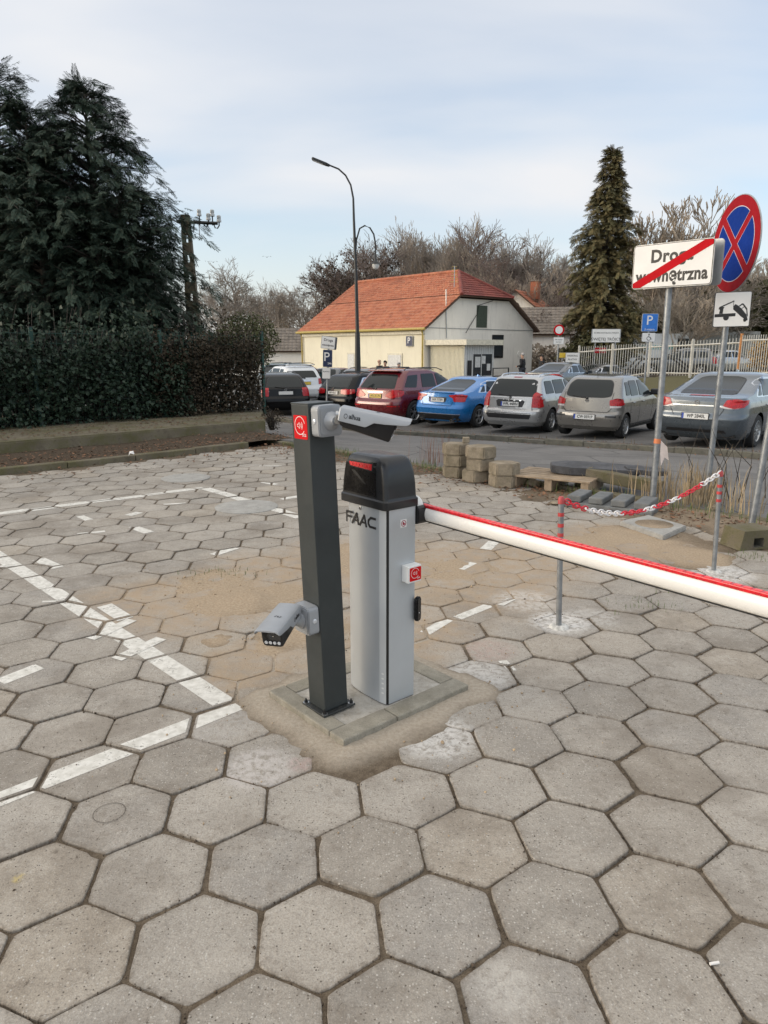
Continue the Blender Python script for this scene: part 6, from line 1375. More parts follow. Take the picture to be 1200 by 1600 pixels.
c = at(428, 660, 15.0); bush('barberry_bush', 'low dark red twiggy shrub at the foot of the last fence post', (c.x - .05, c.y, -0.05), (0.30, 0.3, 0.24), 500, M_BEECH, 0.035, 50)
# conifers: drooping sprays
def spray(k=9, w=0.022):
    V = [(0, 0, 0), (1, 0, -.12), (.5, w * .6, .0), (.5, -w * .6, .0)]; F_ = [(0, 3, 2), (2, 3, 1)]
    for i in range(k):
        t = 0.12 + 0.75 * i / k; L_ = 0.42 * (1 - t * 0.75); 
        for s_ in (-1, 1):
            o = len(V); V += [(t, 0, -.02 * i / k), (t + L_ * .85, s_ * L_ * .55, -.10 * t - .08 + .06 * ((i * 7) % 3)), (t + L_ * .42 - w * .5, s_ * (L_ * .36 + w), -.03), (t + L_ * .42 + w * .5, s_ * (L_ * .36 - w), -.03)]; F_ += [(o, o+3, o+2), (o+2, o+3, o+1)]
    return V, F_
SPR = spray(); SPR_S = spray(6, 0.035)
def conifer(label, base, H_, prof, nb, mat, size, tmpl=SPR, seed=1, nm='conifer_tree', droop=0.35, up=0.35, lean=(0, 0), core=True, zmin=0.5, trunk=0.16):
    root = empty(nm, base, 0, label, 'tree'); rg = np.random.default_rng(seed); Rz = lambda z: np.interp(z / H_, [a for a, _ in prof], [b_ for _, b_ in prof])
    P, D, Sz = [], [], []; b = MB(); b.tube([(0, 0, -.2), (lean[0]*.5, lean[1]*.5, H_*.5), (lean[0], lean[1], H_*.99)], [trunk, trunk*.6, 0.015], M_BARK, 8)
    for i in range(nb):
        z0 = zmin + (H_ - zmin) * rg.random() ** 0.85 * 0.985; a = rg.random() * 2 * pi; lump = 0.70 + 0.6 * float(fbm(np.array([a * 1.1 + seed]), np.array([z0 * 0.8]))[0]); R_ = float(Rz(z0)) * lump * rg.choice([.72, .9, 1.0, 1.12, 1.3] if z0 < .7 * H_ else [.8, 1.0, 1.1]) * rg.uniform(.92, 1.08) + 0.12
        u_ = up * rg.uniform(.5, 1.4) + 0.5 * (z0 / H_) ** 4; base_ = np.array([lean[0] * z0 / H_, lean[1] * z0 / H_, z0]); pts_ = []
        for t in np.linspace(0, 1, 7):
            r_ = R_ * t; pts_.append(base_ + np.array([cos(a + .15 * t) * r_, sin(a + .15 * t) * r_, R_ * (u_ * t - droop * t ** 2.6)]))
        b.tube([Vector(p) for p in pts_[::2]], [0.022 * R_ + .006, 0.014 * R_ + .004, 0.009, 0.004], M_BARK, 3, cap=False)
        m_ = int(8 + R_ * 13)
        for j in range(m_):
            t = 0.25 + 0.75 * (j + rg.random()) / m_; f = t * 6; i0 = min(5, int(f)); p = pts_[i0] + (pts_[i0+1] - pts_[i0]) * (f - i0); d = (pts_[i0+1] - pts_[i0]); d = d / (np.linalg.norm(d) + 1e-6)
            P.append(p + rg.normal(size=3) * .05); sp_ = (0.75 if t < .95 else 0.25); D.append(d + np.array([rg.normal() * sp_, rg.normal() * sp_, rg.normal() * sp_ * .5 - 0.18])); Sz.append(size * (0.6 + 0.8 * rg.random()) * (1.0 if t < .9 else 1.15))
    b.build('trunk', parent=root)
    scatter('crown', *tmpl, np.array(P), orient(np.array(D), rg, 0.35), np.array(Sz), mat, root)
    return root
def cbase(u, v, Y, z=0.0): p = at(u, v, Y); return (p.x, p.y, z), p.z - z
PR1 = [(0, .72), (.25, 1.0), (.5, 1.0), (.65, .92), (.78, .62), (.88, .38), (.96, .16), (1, .05)]
sc = lambda pr, k: [(a, b_ * k) for a, b_ in pr]
conifer('tall dark cypress with a forked top behind the ivy hedge', *cbase(130, 128, 17.6), sc(PR1, 2.05), 300, M_CYP, 0.31, seed=3, droop=0.5)
conifer('tall dark cypress cut by the left edge of the picture', *cbase(-22, 98, 17.0), sc(PR1, 1.9), 230, M_CYP, 0.31, seed=4)
conifer('shorter dark cypress reaching over towards the utility pole', *cbase(188, 300, 16.6), [(0, .85), (.3, .9), (.55, .98), (.8, .95), (.93, .65), (1, .2)], 230, M_CYP, 0.30, seed=5, droop=.45)
conifer('second stem of dark cypress just left of the forked one', *cbase(65, 215, 17.4), sc(PR1, 1.8), 200, M_CYP, 0.31, seed=6)
conifer('low dark cypress at the back between the forked one and the utility pole', *cbase(205, 400, 17.6), [(0, .7), (.4, .8), (.8, .7), (1, .15)], 90, M_CYP, 0.30, seed=16)
conifer('narrow bronze-green conifer standing alone behind the white park fence', *cbase(958, 228, 46, 0.1), [(0, 1.75), (.15, 2.1), (.35, 2.0), (.55, 1.55), (.72, 1.15), (.85, .62), (.93, .26), (1, .02)], 620, M_THUJA, 0.42, SPR_S, seed=8, up=.05, droop=.30, zmin=.3, trunk=.25)

# bare trees
#A
conifer('low dark cypress boughs hanging over the ivy hedge at the far left', *cbase(55, 300, 15.9), [(0, .9), (.4, 1.05), (.8, .8), (1, .15)], 130, M_CYP, 0.30, seed=21, zmin=1.0)
conifer('low dark cypress boughs hanging over the ivy hedge below the forked top', *cbase(150, 345, 16.0), [(0, .85), (.4, 1.0), (.8, .8), (1, .15)], 130, M_CYP, 0.30, seed=22, zmin=1.0)
conifer('slim dark cypress filling the gap between the two tallest ones', *cbase(38, 170, 16.9), sc(PR1, 1.5), 150, M_CYP, 0.31, seed=23)
def bare_mesh(seed, H_=10.0, levels=6, spread=0.55, mat=M_TWIG, up=0.25, dense=1.0, name='bare_tree', r0=0.16, kids=(3, 4, 4, 4, 3, 3), fork=0.28):
    rg = random.Random(seed); V = []; F_ = []
    def seg(p, q, ra, rb):
        d = (q - p).normalized(); a = d.cross(Vector((.3, .2, 1)) if abs(d.z) < .95 else Vector((1, 0, 0))).normalized(); c_ = d.cross(a); o = len(V)
        for (pt, r_) in ((p, ra), (q, rb)):
            for k in range(3): an = 2*pi*k/3; V.append(pt + (a*cos(an) + c_*sin(an)) * r_)
        for k in range(3): F_.append((o+k, o+(k+1) % 3, o+3+(k+1) % 3, o+3+k))
    def grow(p, d, L_, r_, lv):
        n_ = 4 if lv < 2 else 3; pts = [p]; dd = d.copy()
        for i in range(n_):
            dd = (dd + Vector((rg.gauss(0, .13), rg.gauss(0, .13), rg.gauss(0, .08) + up * .22 * (1 if lv else .3)))).normalized(); q = pts[-1] + dd * L_ / n_; seg(pts[-1], q, max(.013, r_ * (1 - .55 * i / n_)), max(.009, r_ * (1 - .55 * (i+1) / n_))); pts.append(q)
        if lv >= levels: return
        k_ = kids[min(lv, len(kids)-1)]; k_ = max(2, int(round(k_ * dense * rg.uniform(.8, 1.25))))
        for i in range(k_):
            t = rg.uniform(.35 if lv else .3, 1.0) if i else 1.0; f = t * n_; i0 = min(n_-1, int(f)); q = pts[i0].lerp(pts[i0+1], f - i0)
            ax = Vector((rg.gauss(0, 1), rg.gauss(0, 1), rg.gauss(0, .35))); ax = (ax - dd * ax.dot(dd)).normalized(); nd = (dd + ax * spread * rg.uniform(.6, 1.5)).normalized()
            grow(q, nd, L_ * rg.uniform(.55, .8), r_ * rg.uniform(.42, .6) + .002, lv + 1)
    grow(Vector((0, 0, -.3)), Vector((0, 0, 1)), H_ * fork + .3, r0, 0)
    zmax = max(v.z for v in V); k = H_ / zmax; V2 = [(v.x * k, v.y * k, v.z * k) for v in V]
    return np.array(V2), np.array(F_), mat
TREES = {}
def tree(kind, label, u, vtop, Y, rz=0.0, group='bare winter trees beyond the house', ground=-0.3, wide=1.0):
    p = at(u, vtop, Y); H_ = p.z - ground; gz = ground
    if kind not in TREES:
        V, F_, mat = BARE[kind](); root = empty('bare_tree', (0, 0, 0), 0, label, 'tree', group); trk = np.array(V)
        # stem and crown as two parts
        nseg = 4 * 6; k0 = 12
        b = npmesh('trunk', V[:24], F_[:12], mat, root); npmesh('crown', V, F_[12:], mat, root)
        if kind in SEEDED:
            idx = RNG.integers(len(V) // 5, len(V), SEEDED[kind][0]); P = V[idx] + RNG.normal(size=(len(idx), 3)) * .08
            scatter('dry_leaves', *IV, P, randrot(len(P)), SEEDED[kind][2] * (.6 + .8 * RNG.random(len(P))), SEEDED[kind][1], root)
        TREES[kind] = root; r_ = root
    else: r_ = copy_tree(TREES[kind]); r_['label'] = label; r_['group'] = group
    r_.location = (p.x, p.y, gz); s_ = H_ / 10.0; r_.scale = (s_ * wide, s_ * wide, s_); r_.rotation_euler = (0, 0, rz); return r_
BARE = {'round': lambda: bare_mesh(11, spread=.75, mat=M_TWIG, up=.1), 'tall': lambda: bare_mesh(23, spread=.42, mat=M_TWIG, up=.5, fork=.35), 'dark': lambda: bare_mesh(31, spread=.6, mat=M_TWIGD, up=.25),
        'fan': lambda: bare_mesh(47, spread=.38, mat=M_TWIGL, up=.6, fork=.16, kids=(6, 4, 4, 3, 3, 3)), 'lean': lambda: bare_mesh(59, spread=.5, mat=M_TWIGD, up=.3, fork=.3), 'pale': lambda: bare_mesh(61, spread=.5, mat=M_TWIGL, up=.45)}
SEEDED = {'dark': (2200, M_BEECH, .16), 'round': (900, pm('pale_seed', (0.28, 0.25, 0.20), .9), .10), 'lean': (500, M_BEECH, .14)}
G1 = 'bare winter trees beyond the house'; GTl = 'bare trees crowding the skyline that nothing tells apart'
tree('round', 'bare round-crowned tree between the utility pole and the house, nearer the pole', 368, 412, 72, .3, G1, wide=1.1)
tree('round', 'bare round-crowned tree just left of the house roof', 470, 408, 78, 2.1, G1, wide=1.2)
tree('tall', 'slim bare tree between the two round-crowned ones left of the house', 425, 432, 80, .8, G1)
tree('dark', 'brown-leaved winter tree rising over the left end of the tiled roof', 598, 345, 68, 1.2, G1, wide=1.15)
tree('dark', 'lower brown-leaved winter tree at the foot of the tiled roof slope', 538, 402, 74, 3.3, G1)
tree('tall', 'tall bare tree behind the hanging bell lamp', 640, 333, 74, 0, G1, wide=1.2)
for k, (kd, u, v, Y, r_) in enumerate((('tall', 668, 345, 78, 1), ('pale', 695, 342, 76, 2), ('tall', 722, 338, 82, 3), ('lean', 745, 352, 74, 4), ('pale', 768, 362, 80, 5), ('tall', 790, 356, 76, 5.6), ('lean', 808, 358, 72, .7), ('dark', 862, 368, 80, 1.7), ('round', 838, 385, 70, 2.7), ('tall', 880, 376, 84, 3.9), ('pale', 822, 400, 66, 2.2), ('pale', 650, 372, 86, 4.2), ('round', 505, 440, 84, 5), ('tall', 395, 448, 86, 1.1), ('round', 445, 440, 90, 4.4), ('lean', 562, 388, 80, 2.6), ('tall', 625, 352, 84, 2.9), ('tall', 708, 362, 68, 1.9), ('tall', 330, 440, 90, .2), ('pale', 756, 380, 66, 4.9), ('lean', 850, 395, 62, .1))):
    tree(kd, 'bare winter tree in the crowded row behind the tiled roof', u, v, Y, r_, GTl, wide=1.15)
tree('fan', 'bare tree with fine pale upswept twigs behind the struck-through sign', 1055, 303, 56, .4, G1, ground=0, wide=1.1)
tree('round', 'pale bare tree between the conifer and the struck-through sign', 1008, 358, 66, 1.4, G1, ground=0, wide=1.2)
tree('fan', 'bare pale tree at the right edge behind the tow-away plate', 1188, 395, 58, 2.4, G1, ground=0, wide=1.2)
tree('pale', 'thin pale bare tree rising beside the round sign', 1120, 350, 62, 3.4, G1, ground=0)
tree('round', 'bare tree low behind the fence between the two sign poles', 1075, 425, 50, .9, G1, ground=0, wide=1.4)
tree('pale', 'bare pale tree whose trunk shows under the struck-through sign', 1052, 430, 46, 1.9, G1, ground=0, wide=1.5)
tree('lean', 'dark bare tree left of the lone conifer', 905, 430, 60, 1.9, G1, ground=0, wide=1.2)
# far wood closing the horizon and green thicket behind the park fence
def band(nm, label, u0, u1, v0, Y, k, mat, size, zg=-0.8, dep=6, kind='stuff', seedv=1):
    P = []
    for _ in range(k):
        u = rr.uniform(u0, u1); Yd = Y + rr.uniform(0, dep); t = float(fbm(np.array([u * .02 + seedv]), np.array([1.7 * seedv]))[0]); p = at(u, v0 - 40 * (t - .5), Yd); P.append((p.x, Yd, zg + (p.z - zg) * rr.random() ** .8))
    P = np.array(P); D = np.stack([RNG.normal(size=k) * .5, RNG.normal(size=k) * .5, .7 + RNG.normal(size=k) * .7], 1)
    return tag(scatter(nm, [(0, -.04, 0), (0, .04, 0), (1, 0, 0), (.5, .0, 0), (.56, .04, 0), (.95, .34, .1), (.3, 0, 0), (.36, -.04, 0), (.8, -.4, -.1)], [(0, 1, 2), (3, 4, 5), (6, 7, 8)], P, orient(D, RNG, 1), size * (.5 + RNG.random(k)), mat), label, 'wood', kind=kind)
band('distant_wood', 'grey-brown tangle of the distant wood along the horizon', -500, 1900, 490, 96, 20000, M_TWIG, 1.5, dep=20)
band('distant_undergrowth', 'dark undergrowth at the foot of the distant wood', -600, 2000, 520, 94, 16000, M_TWIGD, 1.4, dep=20, seedv=2)
band('wood_behind_house', 'pale twiggy tops of the wood behind the tiled roof', 540, 905, 425, 92, 9000, M_TWIG, 1.5, zg=2, dep=14, seedv=3)
band('wood_behind_yard', 'pale twiggy wood behind the fenced yard', 960, 1500, 440, 80, 12000, M_TWIGL, 1.4, zg=0, dep=14, seedv=4)
def thicket(label, u, v, Y, rad, cnt, mat, size, gz=0.1): p = at(u, v, Y); return bush('evergreen_shrub', label, (p.x, p.y, gz), rad, cnt, mat, size, 20, hollow=.15)
M_OLIVE = leafmat('olive_shrub_leaf', (0.035, 0.042, 0.016), (0.065, 0.062, 0.026), (0.10, 0.082, 0.042), .8); M_GOLD = leafmat('golden_shrub_leaf', (0.24, 0.13, 0.03), (0.32, 0.19, 0.05), (0.38, 0.26, 0.09), .8)
thicket('broad olive shrub mass behind the van under the struck-through sign', 1030, 520, 56, (4.2, 2, 2.6), 3400, M_OLIVE, .42)
thicket('dark olive shrub behind the fence under the tow-away plate', 1120, 520, 54, (3.2, 2, 2.9), 3000, M_OLIVE, .4)
thicket('large olive shrub at the right edge behind the park fence', 1190, 500, 52, (3.0, 2, 3.4), 3000, M_OLIVE, .4)
thicket('golden shrub behind the orange fence post', 1192, 560, 40, (0.9, .9, 1.0), 900, M_GOLD, .16, .3)
thicket('dark shrub at the foot of the lone conifer', 935, 540, 44, (2.2, 1.4, 1.3), 1800, M_OLIVE, .3)
thicket('brown shrub between the right house and the no entry sign', 850, 540, 52, (1.8, 1.2, 1.2), 900, M_TWIGL, .3, -.3)
# dry grass at the sign poles
def blades(nm, label, pts, h, mat, w=0.006, bend=.5):
    n = len(pts); tv = [(0, -w, 0), (0, w, 0), (.12, w*.8, .4), (.12, -w*.8, .4), (.38, w*.5, .78), (.38, -w*.5, .78), (.75, 0, 1)]
    a = [(0, 1, 2), (0, 2, 3), (3, 2, 4), (3, 4, 5), (5, 4, 6)]; R = rotz(n); Sc = np.stack([bend * (.3 + RNG.random(n)), np.ones(n), (.5 + RNG.random(n)) * 1.0], 1) * h
    V = np.einsum('nij,nkj->nki', R, np.asarray(tv)[None] * (Sc / np.array([1, h, 1]))[:, None, :]) + np.asarray(pts)[:, None, :]
    F_ = np.asarray(a)[None] + (np.arange(n) * 7)[:, None, None]; return tag(npmesh(nm, V.reshape(-1, 3), F_.reshape(-1, 3), mat), label, 'grass', kind='stuff')
M_STRAW = pm('withered_straw', (0.18, 0.14, 0.09), .9, var=.4, vs=6); M_DRY = pm('dry_grass', (0.34, 0.26, 0.16), 0.85, var=.35, vs=6); M_GRN = pm('green_grass', (0.09, 0.13, 0.035), .8, var=.35, vs=6)
p = [];
for k in range(120):
    s = rr.gauss(-.1, .42) + Q0.to_2d().dot(ES); n = 7.42 + rr.gauss(0, .12); x, y = ns(n, s); p.append((x, y, 0.0))
for k in range(170):
    q_ = Q0 + Vector((rr.gauss(-.15, .2), rr.gauss(.1, .2), 0)); p.append((q_.x, q_.y, 0))
blades('dry_grass', 'tall dry straw-coloured grass round the sign poles', np.array(p), 0.33, M_DRY)
p = []
for k in range(700): s = rr.uniform(2, 10); x, y = ns(7.15 + rr.gauss(0, .1), s); p.append((x, y, 0.0))
blades('kerb_grass', 'short withered grass along the near kerb', np.array(p), 0.09, M_GRN, .004)
p = []
for k in range(260): s = rr.uniform(-4, 30); x, y = ns(13.95 + rr.gauss(0, .12), s); p.append((x, y, terrain(x, y) + .07))
blades('verge_grass', 'dry tufts on the strip before the parked cars', np.array(p), 0.13, M_STRAW, .006)
p = []
for k in range(330):
    c_ = rr.choice(((G(1000, 945)), (G(1030, 915)), (G(345, 895)), G(740, 745), G(880, 770), G(1180, 870))); p.append((c_.x + rr.gauss(0, .12), c_.y + rr.gauss(0, .08), -0.005))
blades('joint_weeds', 'tiny weeds growing in the paver joints', np.array(p), 0.03, M_GRN, .002)
b = MB()
for k in range(14):
    q_ = Q0 + Vector((rr.gauss(.15, .3), rr.gauss(.05, .2), 0)); d = Vector((rr.gauss(0, .3), rr.gauss(0, .2), 1)).normalized(); l_ = rr.uniform(.5, .95); b.tube([q_, q_ + d * l_ * .5 + Vector((rr.gauss(0, .05), 0, 0)), q_ + d * l_ + Vector((rr.gauss(0, .15), 0, -.03))], [.006, .004, .002], M_BARK, 4)
tag(b.build('dry_stalks'), 'brown dead stalks among the dry grass', 'stalks', kind='stuff')
# fine twigs over the verge behind the block stacks
c = G(700, 735); p = []
for k in range(60): p.append((c.x - .15 + rr.gauss(0, .12), c.y + .6 + rr.gauss(0, .1), 0))
blades('verge_stalks', 'thin reddish stalks behind the block stacks', np.array(p), 0.40, pm('red_stalk', (0.2, 0.10, 0.07), .9), .003, .25)
# ------------------------------------------------------------------ house with the tiled roof
HC = Vector((2.42, 43.05, 0)); HU = Vector((-.661, .750, 0)).normalized(); HWv = Vector((.750, .661, 0)).normalized(); HLn, HWd = 12.6, 10.5; ZB, ZE, ZR, ZH = -1.0, 2.93, 6.42, 4.75
def wallmat(name, c, d):
    m, t = newmat(name); P = t.obj(); a = t.noise(P, .5, 5, .65); col = t.mix(t.ss(a, .3, .7), tuple(x * .9 for x in c), c)
    st = t.noise(t.scale(P, (2.2, 2.2, .22)), 2.0, 5, .7); col = t.mix(t.ss(st, .52, .72, 0, .45), col, d); pa = t.noise(P, 1.6, 6, .75, 1.0); col = t.mix(t.ss(pa, .58, .64, 0, .35), col, tuple(x * 1.15 for x in d))
    t.l(col, t.b.inputs['Base Color']); t.b.inputs['Roughness'].default_value = .9; t.bump(pa, .3, .02); return m
M_CREAM = wallmat('cream_render', (0.75, 0.70, 0.55), (.50, .45, .34)); M_WREND = wallmat('white_render', (0.86, 0.81, 0.72), (.56, .52, .46)); M_CREAM2 = pm('pale_cornice', (0.60, 0.56, 0.45), .8)
M_DOORW = pm('white_door', (0.55, 0.55, 0.53), .5); M_GUT = pm('ochre_gutter', (0.40, 0.30, 0.08), .5); M_DARKW = pm('dark_window', (0.03, 0.035, 0.04), .15); M_SHUT = pm('green_shutter', (0.055, 0.07, 0.05), .7)
def tilemat(name, c1, c2, c3):
    m, t = newmat(name); P = t.obj(); a = t.noise(P, 1.1, 5, .7); c = t.mix(t.ss(a, .3, .7), c1, c2); s_ = t.noise(t.scale(P, (1, 1, 1)), 6, 5, .75); c = t.mix(t.ss(s_, .50, .68, 0, .8), c, c3); g_ = t.noise(P, .35, 6, .75); c = t.mix(t.ss(g_, .5, .7, 0, .45), c, tuple(x * .45 + .01 for x in c1)); k_ = t.noise(P, 2.4, 6, .8); c = t.mix(t.ss(k_, .60, .68, 0, .55), c, (.30, .24, .17))
    v = t.vor(P, 4.2, out='Color'); sx = t.n('ShaderNodeSeparateColor'); t.l(v, sx.inputs[0]); c = t.mix(t.ss(sx.outputs[0], .5, 1, 0, .5), c, tuple(x * .55 for x in c1)); t.l(c, t.b.inputs['Base Color']); t.b.inputs['Roughness'].default_value = .8; return m
M_TILE = tilemat('orange_clay_tiles', (0.33, 0.098, 0.050), (0.42, 0.15, 0.075), (0.40, 0.24, 0.15)); M_TILE2 = tilemat('dark_red_tiles', (0.17, 0.035, 0.028), (0.24, 0.055, 0.038), (0.26, 0.10, 0.07)); M_TILE3 = tilemat('brown_tiles', (0.14, 0.12, 0.10), (0.20, 0.17, 0.145), (0.25, 0.22, 0.18))
def tiled(par, a, b_, c, d, mat, name='roof', per=.24, row=.34, th=.10, amp=.028):
    """a,b eave ends, c,d the ends above b and a; corrugated clay tiles in rows"""
    a, b_, c, d = map(Vector, (a, b_, c, d)); nrm = (b_ - a).cross(d - a).normalized(); nrm = nrm if nrm.z > 0 else -nrm
    nu = int((b_ - a).length / per * 6); nvr = int(max((d - a).length, (c - b_).length) / row); V = []; F_ = []; rows = []
    for r_ in range(nvr):
        for t in (r_ / nvr, (r_ + .97) / nvr): rows.append((t, .035 * (1 - (t * nvr - r_))))
    for t, h in rows:
        for i in range(nu + 1):
            s = i / nu; p = a.lerp(b_, s).lerp(d.lerp(c, s), t); k = (b_ - a).length * ((a.lerp(b_, s) - a).length / (b_ - a).length) / per
            wl = (a.lerp(d, t) - b_.lerp(c, t)).length / (b_ - a).length; pos = (p - a).dot((b_ - a).normalized()) / per
            V.append(p + nrm * (h + amp * abs(sin(pi * pos))))
    n = nu + 1; F_ = [[j*n+i, j*n+i+1, (j+1)*n+i+1, (j+1)*n+i] for j in range(len(rows)-1) for i in range(nu)]
    mb = MB(); mb.add(V, F_, mat, False); mb.add([a - nrm*th, b_ - nrm*th, c - nrm*th, d - nrm*th, a, b_, c, d], [[3, 2, 1, 0], [0, 1, 5, 4], [1, 2, 6, 5], [2, 3, 7, 6], [3, 0, 4, 7]], pm('roof_board', (0.10, 0.06, 0.04), .8)); return mb.build(name, parent=par)
hs = empty('roadside_house', HC + Vector((0, 0, ZB)), 0, 'low cream and white house with a large orange tiled half-hipped roof', 'house'); HO = HC + Vector((0, 0, ZB))
def P3(u, w, z): return HC + HU * u + HWv * w + Vector((0, 0, z)) - HO
b = MB(); b.add([P3(0, 0, ZB), P3(HLn, 0, ZB), P3(HLn, 0, ZE), P3(0, 0, ZE)], [[0, 1, 2, 3]], M_CREAM); b.add([P3(HLn, 0, ZB), P3(HLn, HWd, ZB), P3(HLn, HWd, ZE), P3(HLn, HWd/2, ZR - .1), P3(HLn, 0, ZE)], [[0, 1, 2, 3, 4]], M_WREND); b.add([P3(0, HWd, ZB), P3(HLn, HWd, ZB), P3(HLn, HWd, ZE), P3(0, HWd, ZE)], [[3, 2, 1, 0]], M_WREND)
k_ = (ZH - ZE) / (ZR - ZE) * HWd / 2
b.add([P3(0, 0, ZB), P3(0, HWd, ZB), P3(0, HWd, ZE), P3(0, HWd - k_, ZH - .05), P3(0, k_, ZH - .05), P3(0, 0, ZE)], [[5, 4, 3, 2, 1, 0]], M_WREND); walls = b.build('walls', parent=hs)
ov = .32; sl = (ZR - ZE) / (HWd / 2); up_ = Vector((0, 0, .12)); hin = 2.2
E0 = lambda u, w: P3(u, w, ZE + min(w, HWd - w) * sl) + up_
tiled(hs, E0(HLn + .3, -ov), E0(-.35, -ov), E0(-.35, k_), E0(HLn + .3, k_), M_TILE)
tiled(hs, E0(HLn + .3, k_), E0(-.35, k_), E0(hin, HWd/2), E0(HLn + .3, HWd/2), M_TILE)
tiled(hs, E0(-.35, HWd + ov), E0(HLn + .3, HWd + ov), E0(HLn + .3, HWd - k_), E0(-.35, HWd - k_), M_TILE)
tiled(hs, E0(-.35, HWd - k_), E0(HLn + .3, HWd - k_), E0(HLn + .3, HWd/2), E0(hin, HWd/2), M_TILE)
tiled(hs, E0(-.42, k_ - .05), E0(-.42, HWd - k_ + .05), E0(hin, HWd/2) + Vector((0, 0, .03)), E0(hin, HWd/2 - .02) + Vector((0, 0, .03)), M_TILE2)
b = MB(); b.tube([E0(HLn + .3, HWd/2) + up_ * .4, E0(hin, HWd/2) + up_ * .4], .13, M_TILE, 8); b.tube([E0(hin, HWd/2) + up_ * .3, E0(-.4, k_) + up_ * .3], .11, M_TILE2, 8); b.tube([E0(hin, HWd/2) + up_ * .3, E0(-.4, HWd - k_) + up_ * .3], .11, M_TILE2, 8); b.build('ridge_tiles', parent=hs)
b = MB(); b.tube([P3(HLn + .3, -ov - .03, ZE - .14), P3(-.35, -ov - .03, ZE - .12)], .08, M_GUT, 8); b.build('gutter', parent=hs)
b = MB(); b.tube([P3(.05, -.12, ZB), P3(.05, -.12, ZE - .35), P3(0, -ov, ZE - .12)], .055, M_GUT, 8); b.build('downpipe', parent=hs)
b = MB(); b.tube([P3(HLn - .05, -.12, ZB), P3(HLn - .05, -.12, ZE - .35), P3(HLn, -ov, ZE - .12)], .055, M_GUT, 8); b.build('downpipe', parent=hs)
def wbox(par, u0, u1, w0, w1, z0, z1, mat, name, bev=0.0):
    mb = MB(); c = [P3(u, w, z) for z in (z0, z1) for u, w in ((u0, w0), (u1, w0), (u1, w1), (u0, w1))]; mb.add(c, [[0, 1, 2, 3][::-1], [4, 5, 6, 7], [0, 1, 5, 4], [1, 2, 6, 5], [2, 3, 7, 6], [3, 0, 4, 7]], mat); o = mb.build(name, parent=par)
    bm = bmesh.new(); bm.from_mesh(o.data); bmesh.ops.recalc_face_normals(bm, faces=bm.faces); bm.to_mesh(o.data); bm.free(); return o
wbox(hs, -.02, HLn + .02, -.14, .0, ZE - .42, ZE - .24, M_CREAM2, 'cornice')
def hit(u, v, P, N): d = ray(u, v); o = Vector((0, 0, CAMH)); t = (P - o).dot(N) / d.dot(N); return o + d * t
def wallrect(u0, v0, u1, v1):
    p = hit(u0, v0, HC, HWv); q = hit(u1, v1, HC, HWv); a_, b_ = (p - HC).dot(HU), (q - HC).dot(HU); return min(a_, b_), max(a_, b_), min(p.z, q.z), max(p.z, q.z)
def gabrect(u0, v0, u1, v1):
    p = hit(u0, v0, HC, HU); q = hit(u1, v1, HC, HU); a_, b_ = (p - HC).dot(HWv), (q - HC).dot(HWv); return min(a_, b_), max(a_, b_), min(p.z, q.z), max(p.z, q.z)
for r_ in ((543, 551, 556, 577), (606, 552, 629, 577)):
    a_, b_2, z0, z1 = wallrect(*r_); wbox(hs, a_, b_2, -.05, .0, ZB + .1, z1, M_CREAM2, 'door_frame'); d_ = wbox(hs, a_ + .1, b_2 - .1, -.075, .0, ZB + .1, z1 - .1, M_DOORW, 'door'); wbox(d_, a_ + .2, a_ + .26, -.12, -.07, ZB + 1.1, ZB + 1.25, M_BLK, 'handle')
a_, b_2, z0, z1 = gabrect(745, 477, 760, 512); f_ = MB(); wbox(hs, -.04, .02, a_, b_2, z0, z1, M_SHUT, 'shutter')
a_, b_2, z0, z1 = gabrect(769, 523, 785, 559); wn_ = wbox(hs, -.05, .02, a_, b_2, z0, z1, M_BLK, 'window'); wbox(wn_, -.06, -.045, a_ + .1, b_2 - .1, z0 + .1, z1 - .1, M_DARKW, 'pane')
a_, b_2, z0, z1 = gabrect(665, 516, 830, 516); wbox(hs, -.03, .0, .0, HWd, 2.86, 2.90, pm('grey_crack', (.3, .3, .29), .9), 'string_course')
b = MB(); pts = [(770, 470), (748, 477), (746, 490), (735, 508), (728, 520)]; pp_ = [hit(u, v, HC - HU * .08, HU) - HO for u, v in pts]; b.tube(pp_, .02, M_BLK, 5); b.tube([hit(u, v, HC - HU * .06, HU) - HO for u, v in ((697, 452), (697, 480), (698, 528))], .03, M_ZINC, 5); b.build('wall_cable', parent=hs)
an = E0(1.0, k_ + .8) ; b = MB(); b.tube([an, an + Vector((0, 0, 1.3))], .025, M_ZINC, 5)
for k in range(6): b.tube([an + Vector((-.25 + .02*k, 0, .35 + .18*k)), an + Vector((.25 - .02*k, 0, .35 + .18*k))], .018, M_GUT, 4)
b.build('roof_aerial', parent=hs)
b = MB(); b.lathe([(0.0001, 0), (.2, 0), (.22, -.06), (.0001, -.1)], M_WREND, 12, frame(hit(812, 553, HC - HU * .03, HU) - HO, HWv, (0, 0, 1))); b.build('wall_patch', parent=hs)
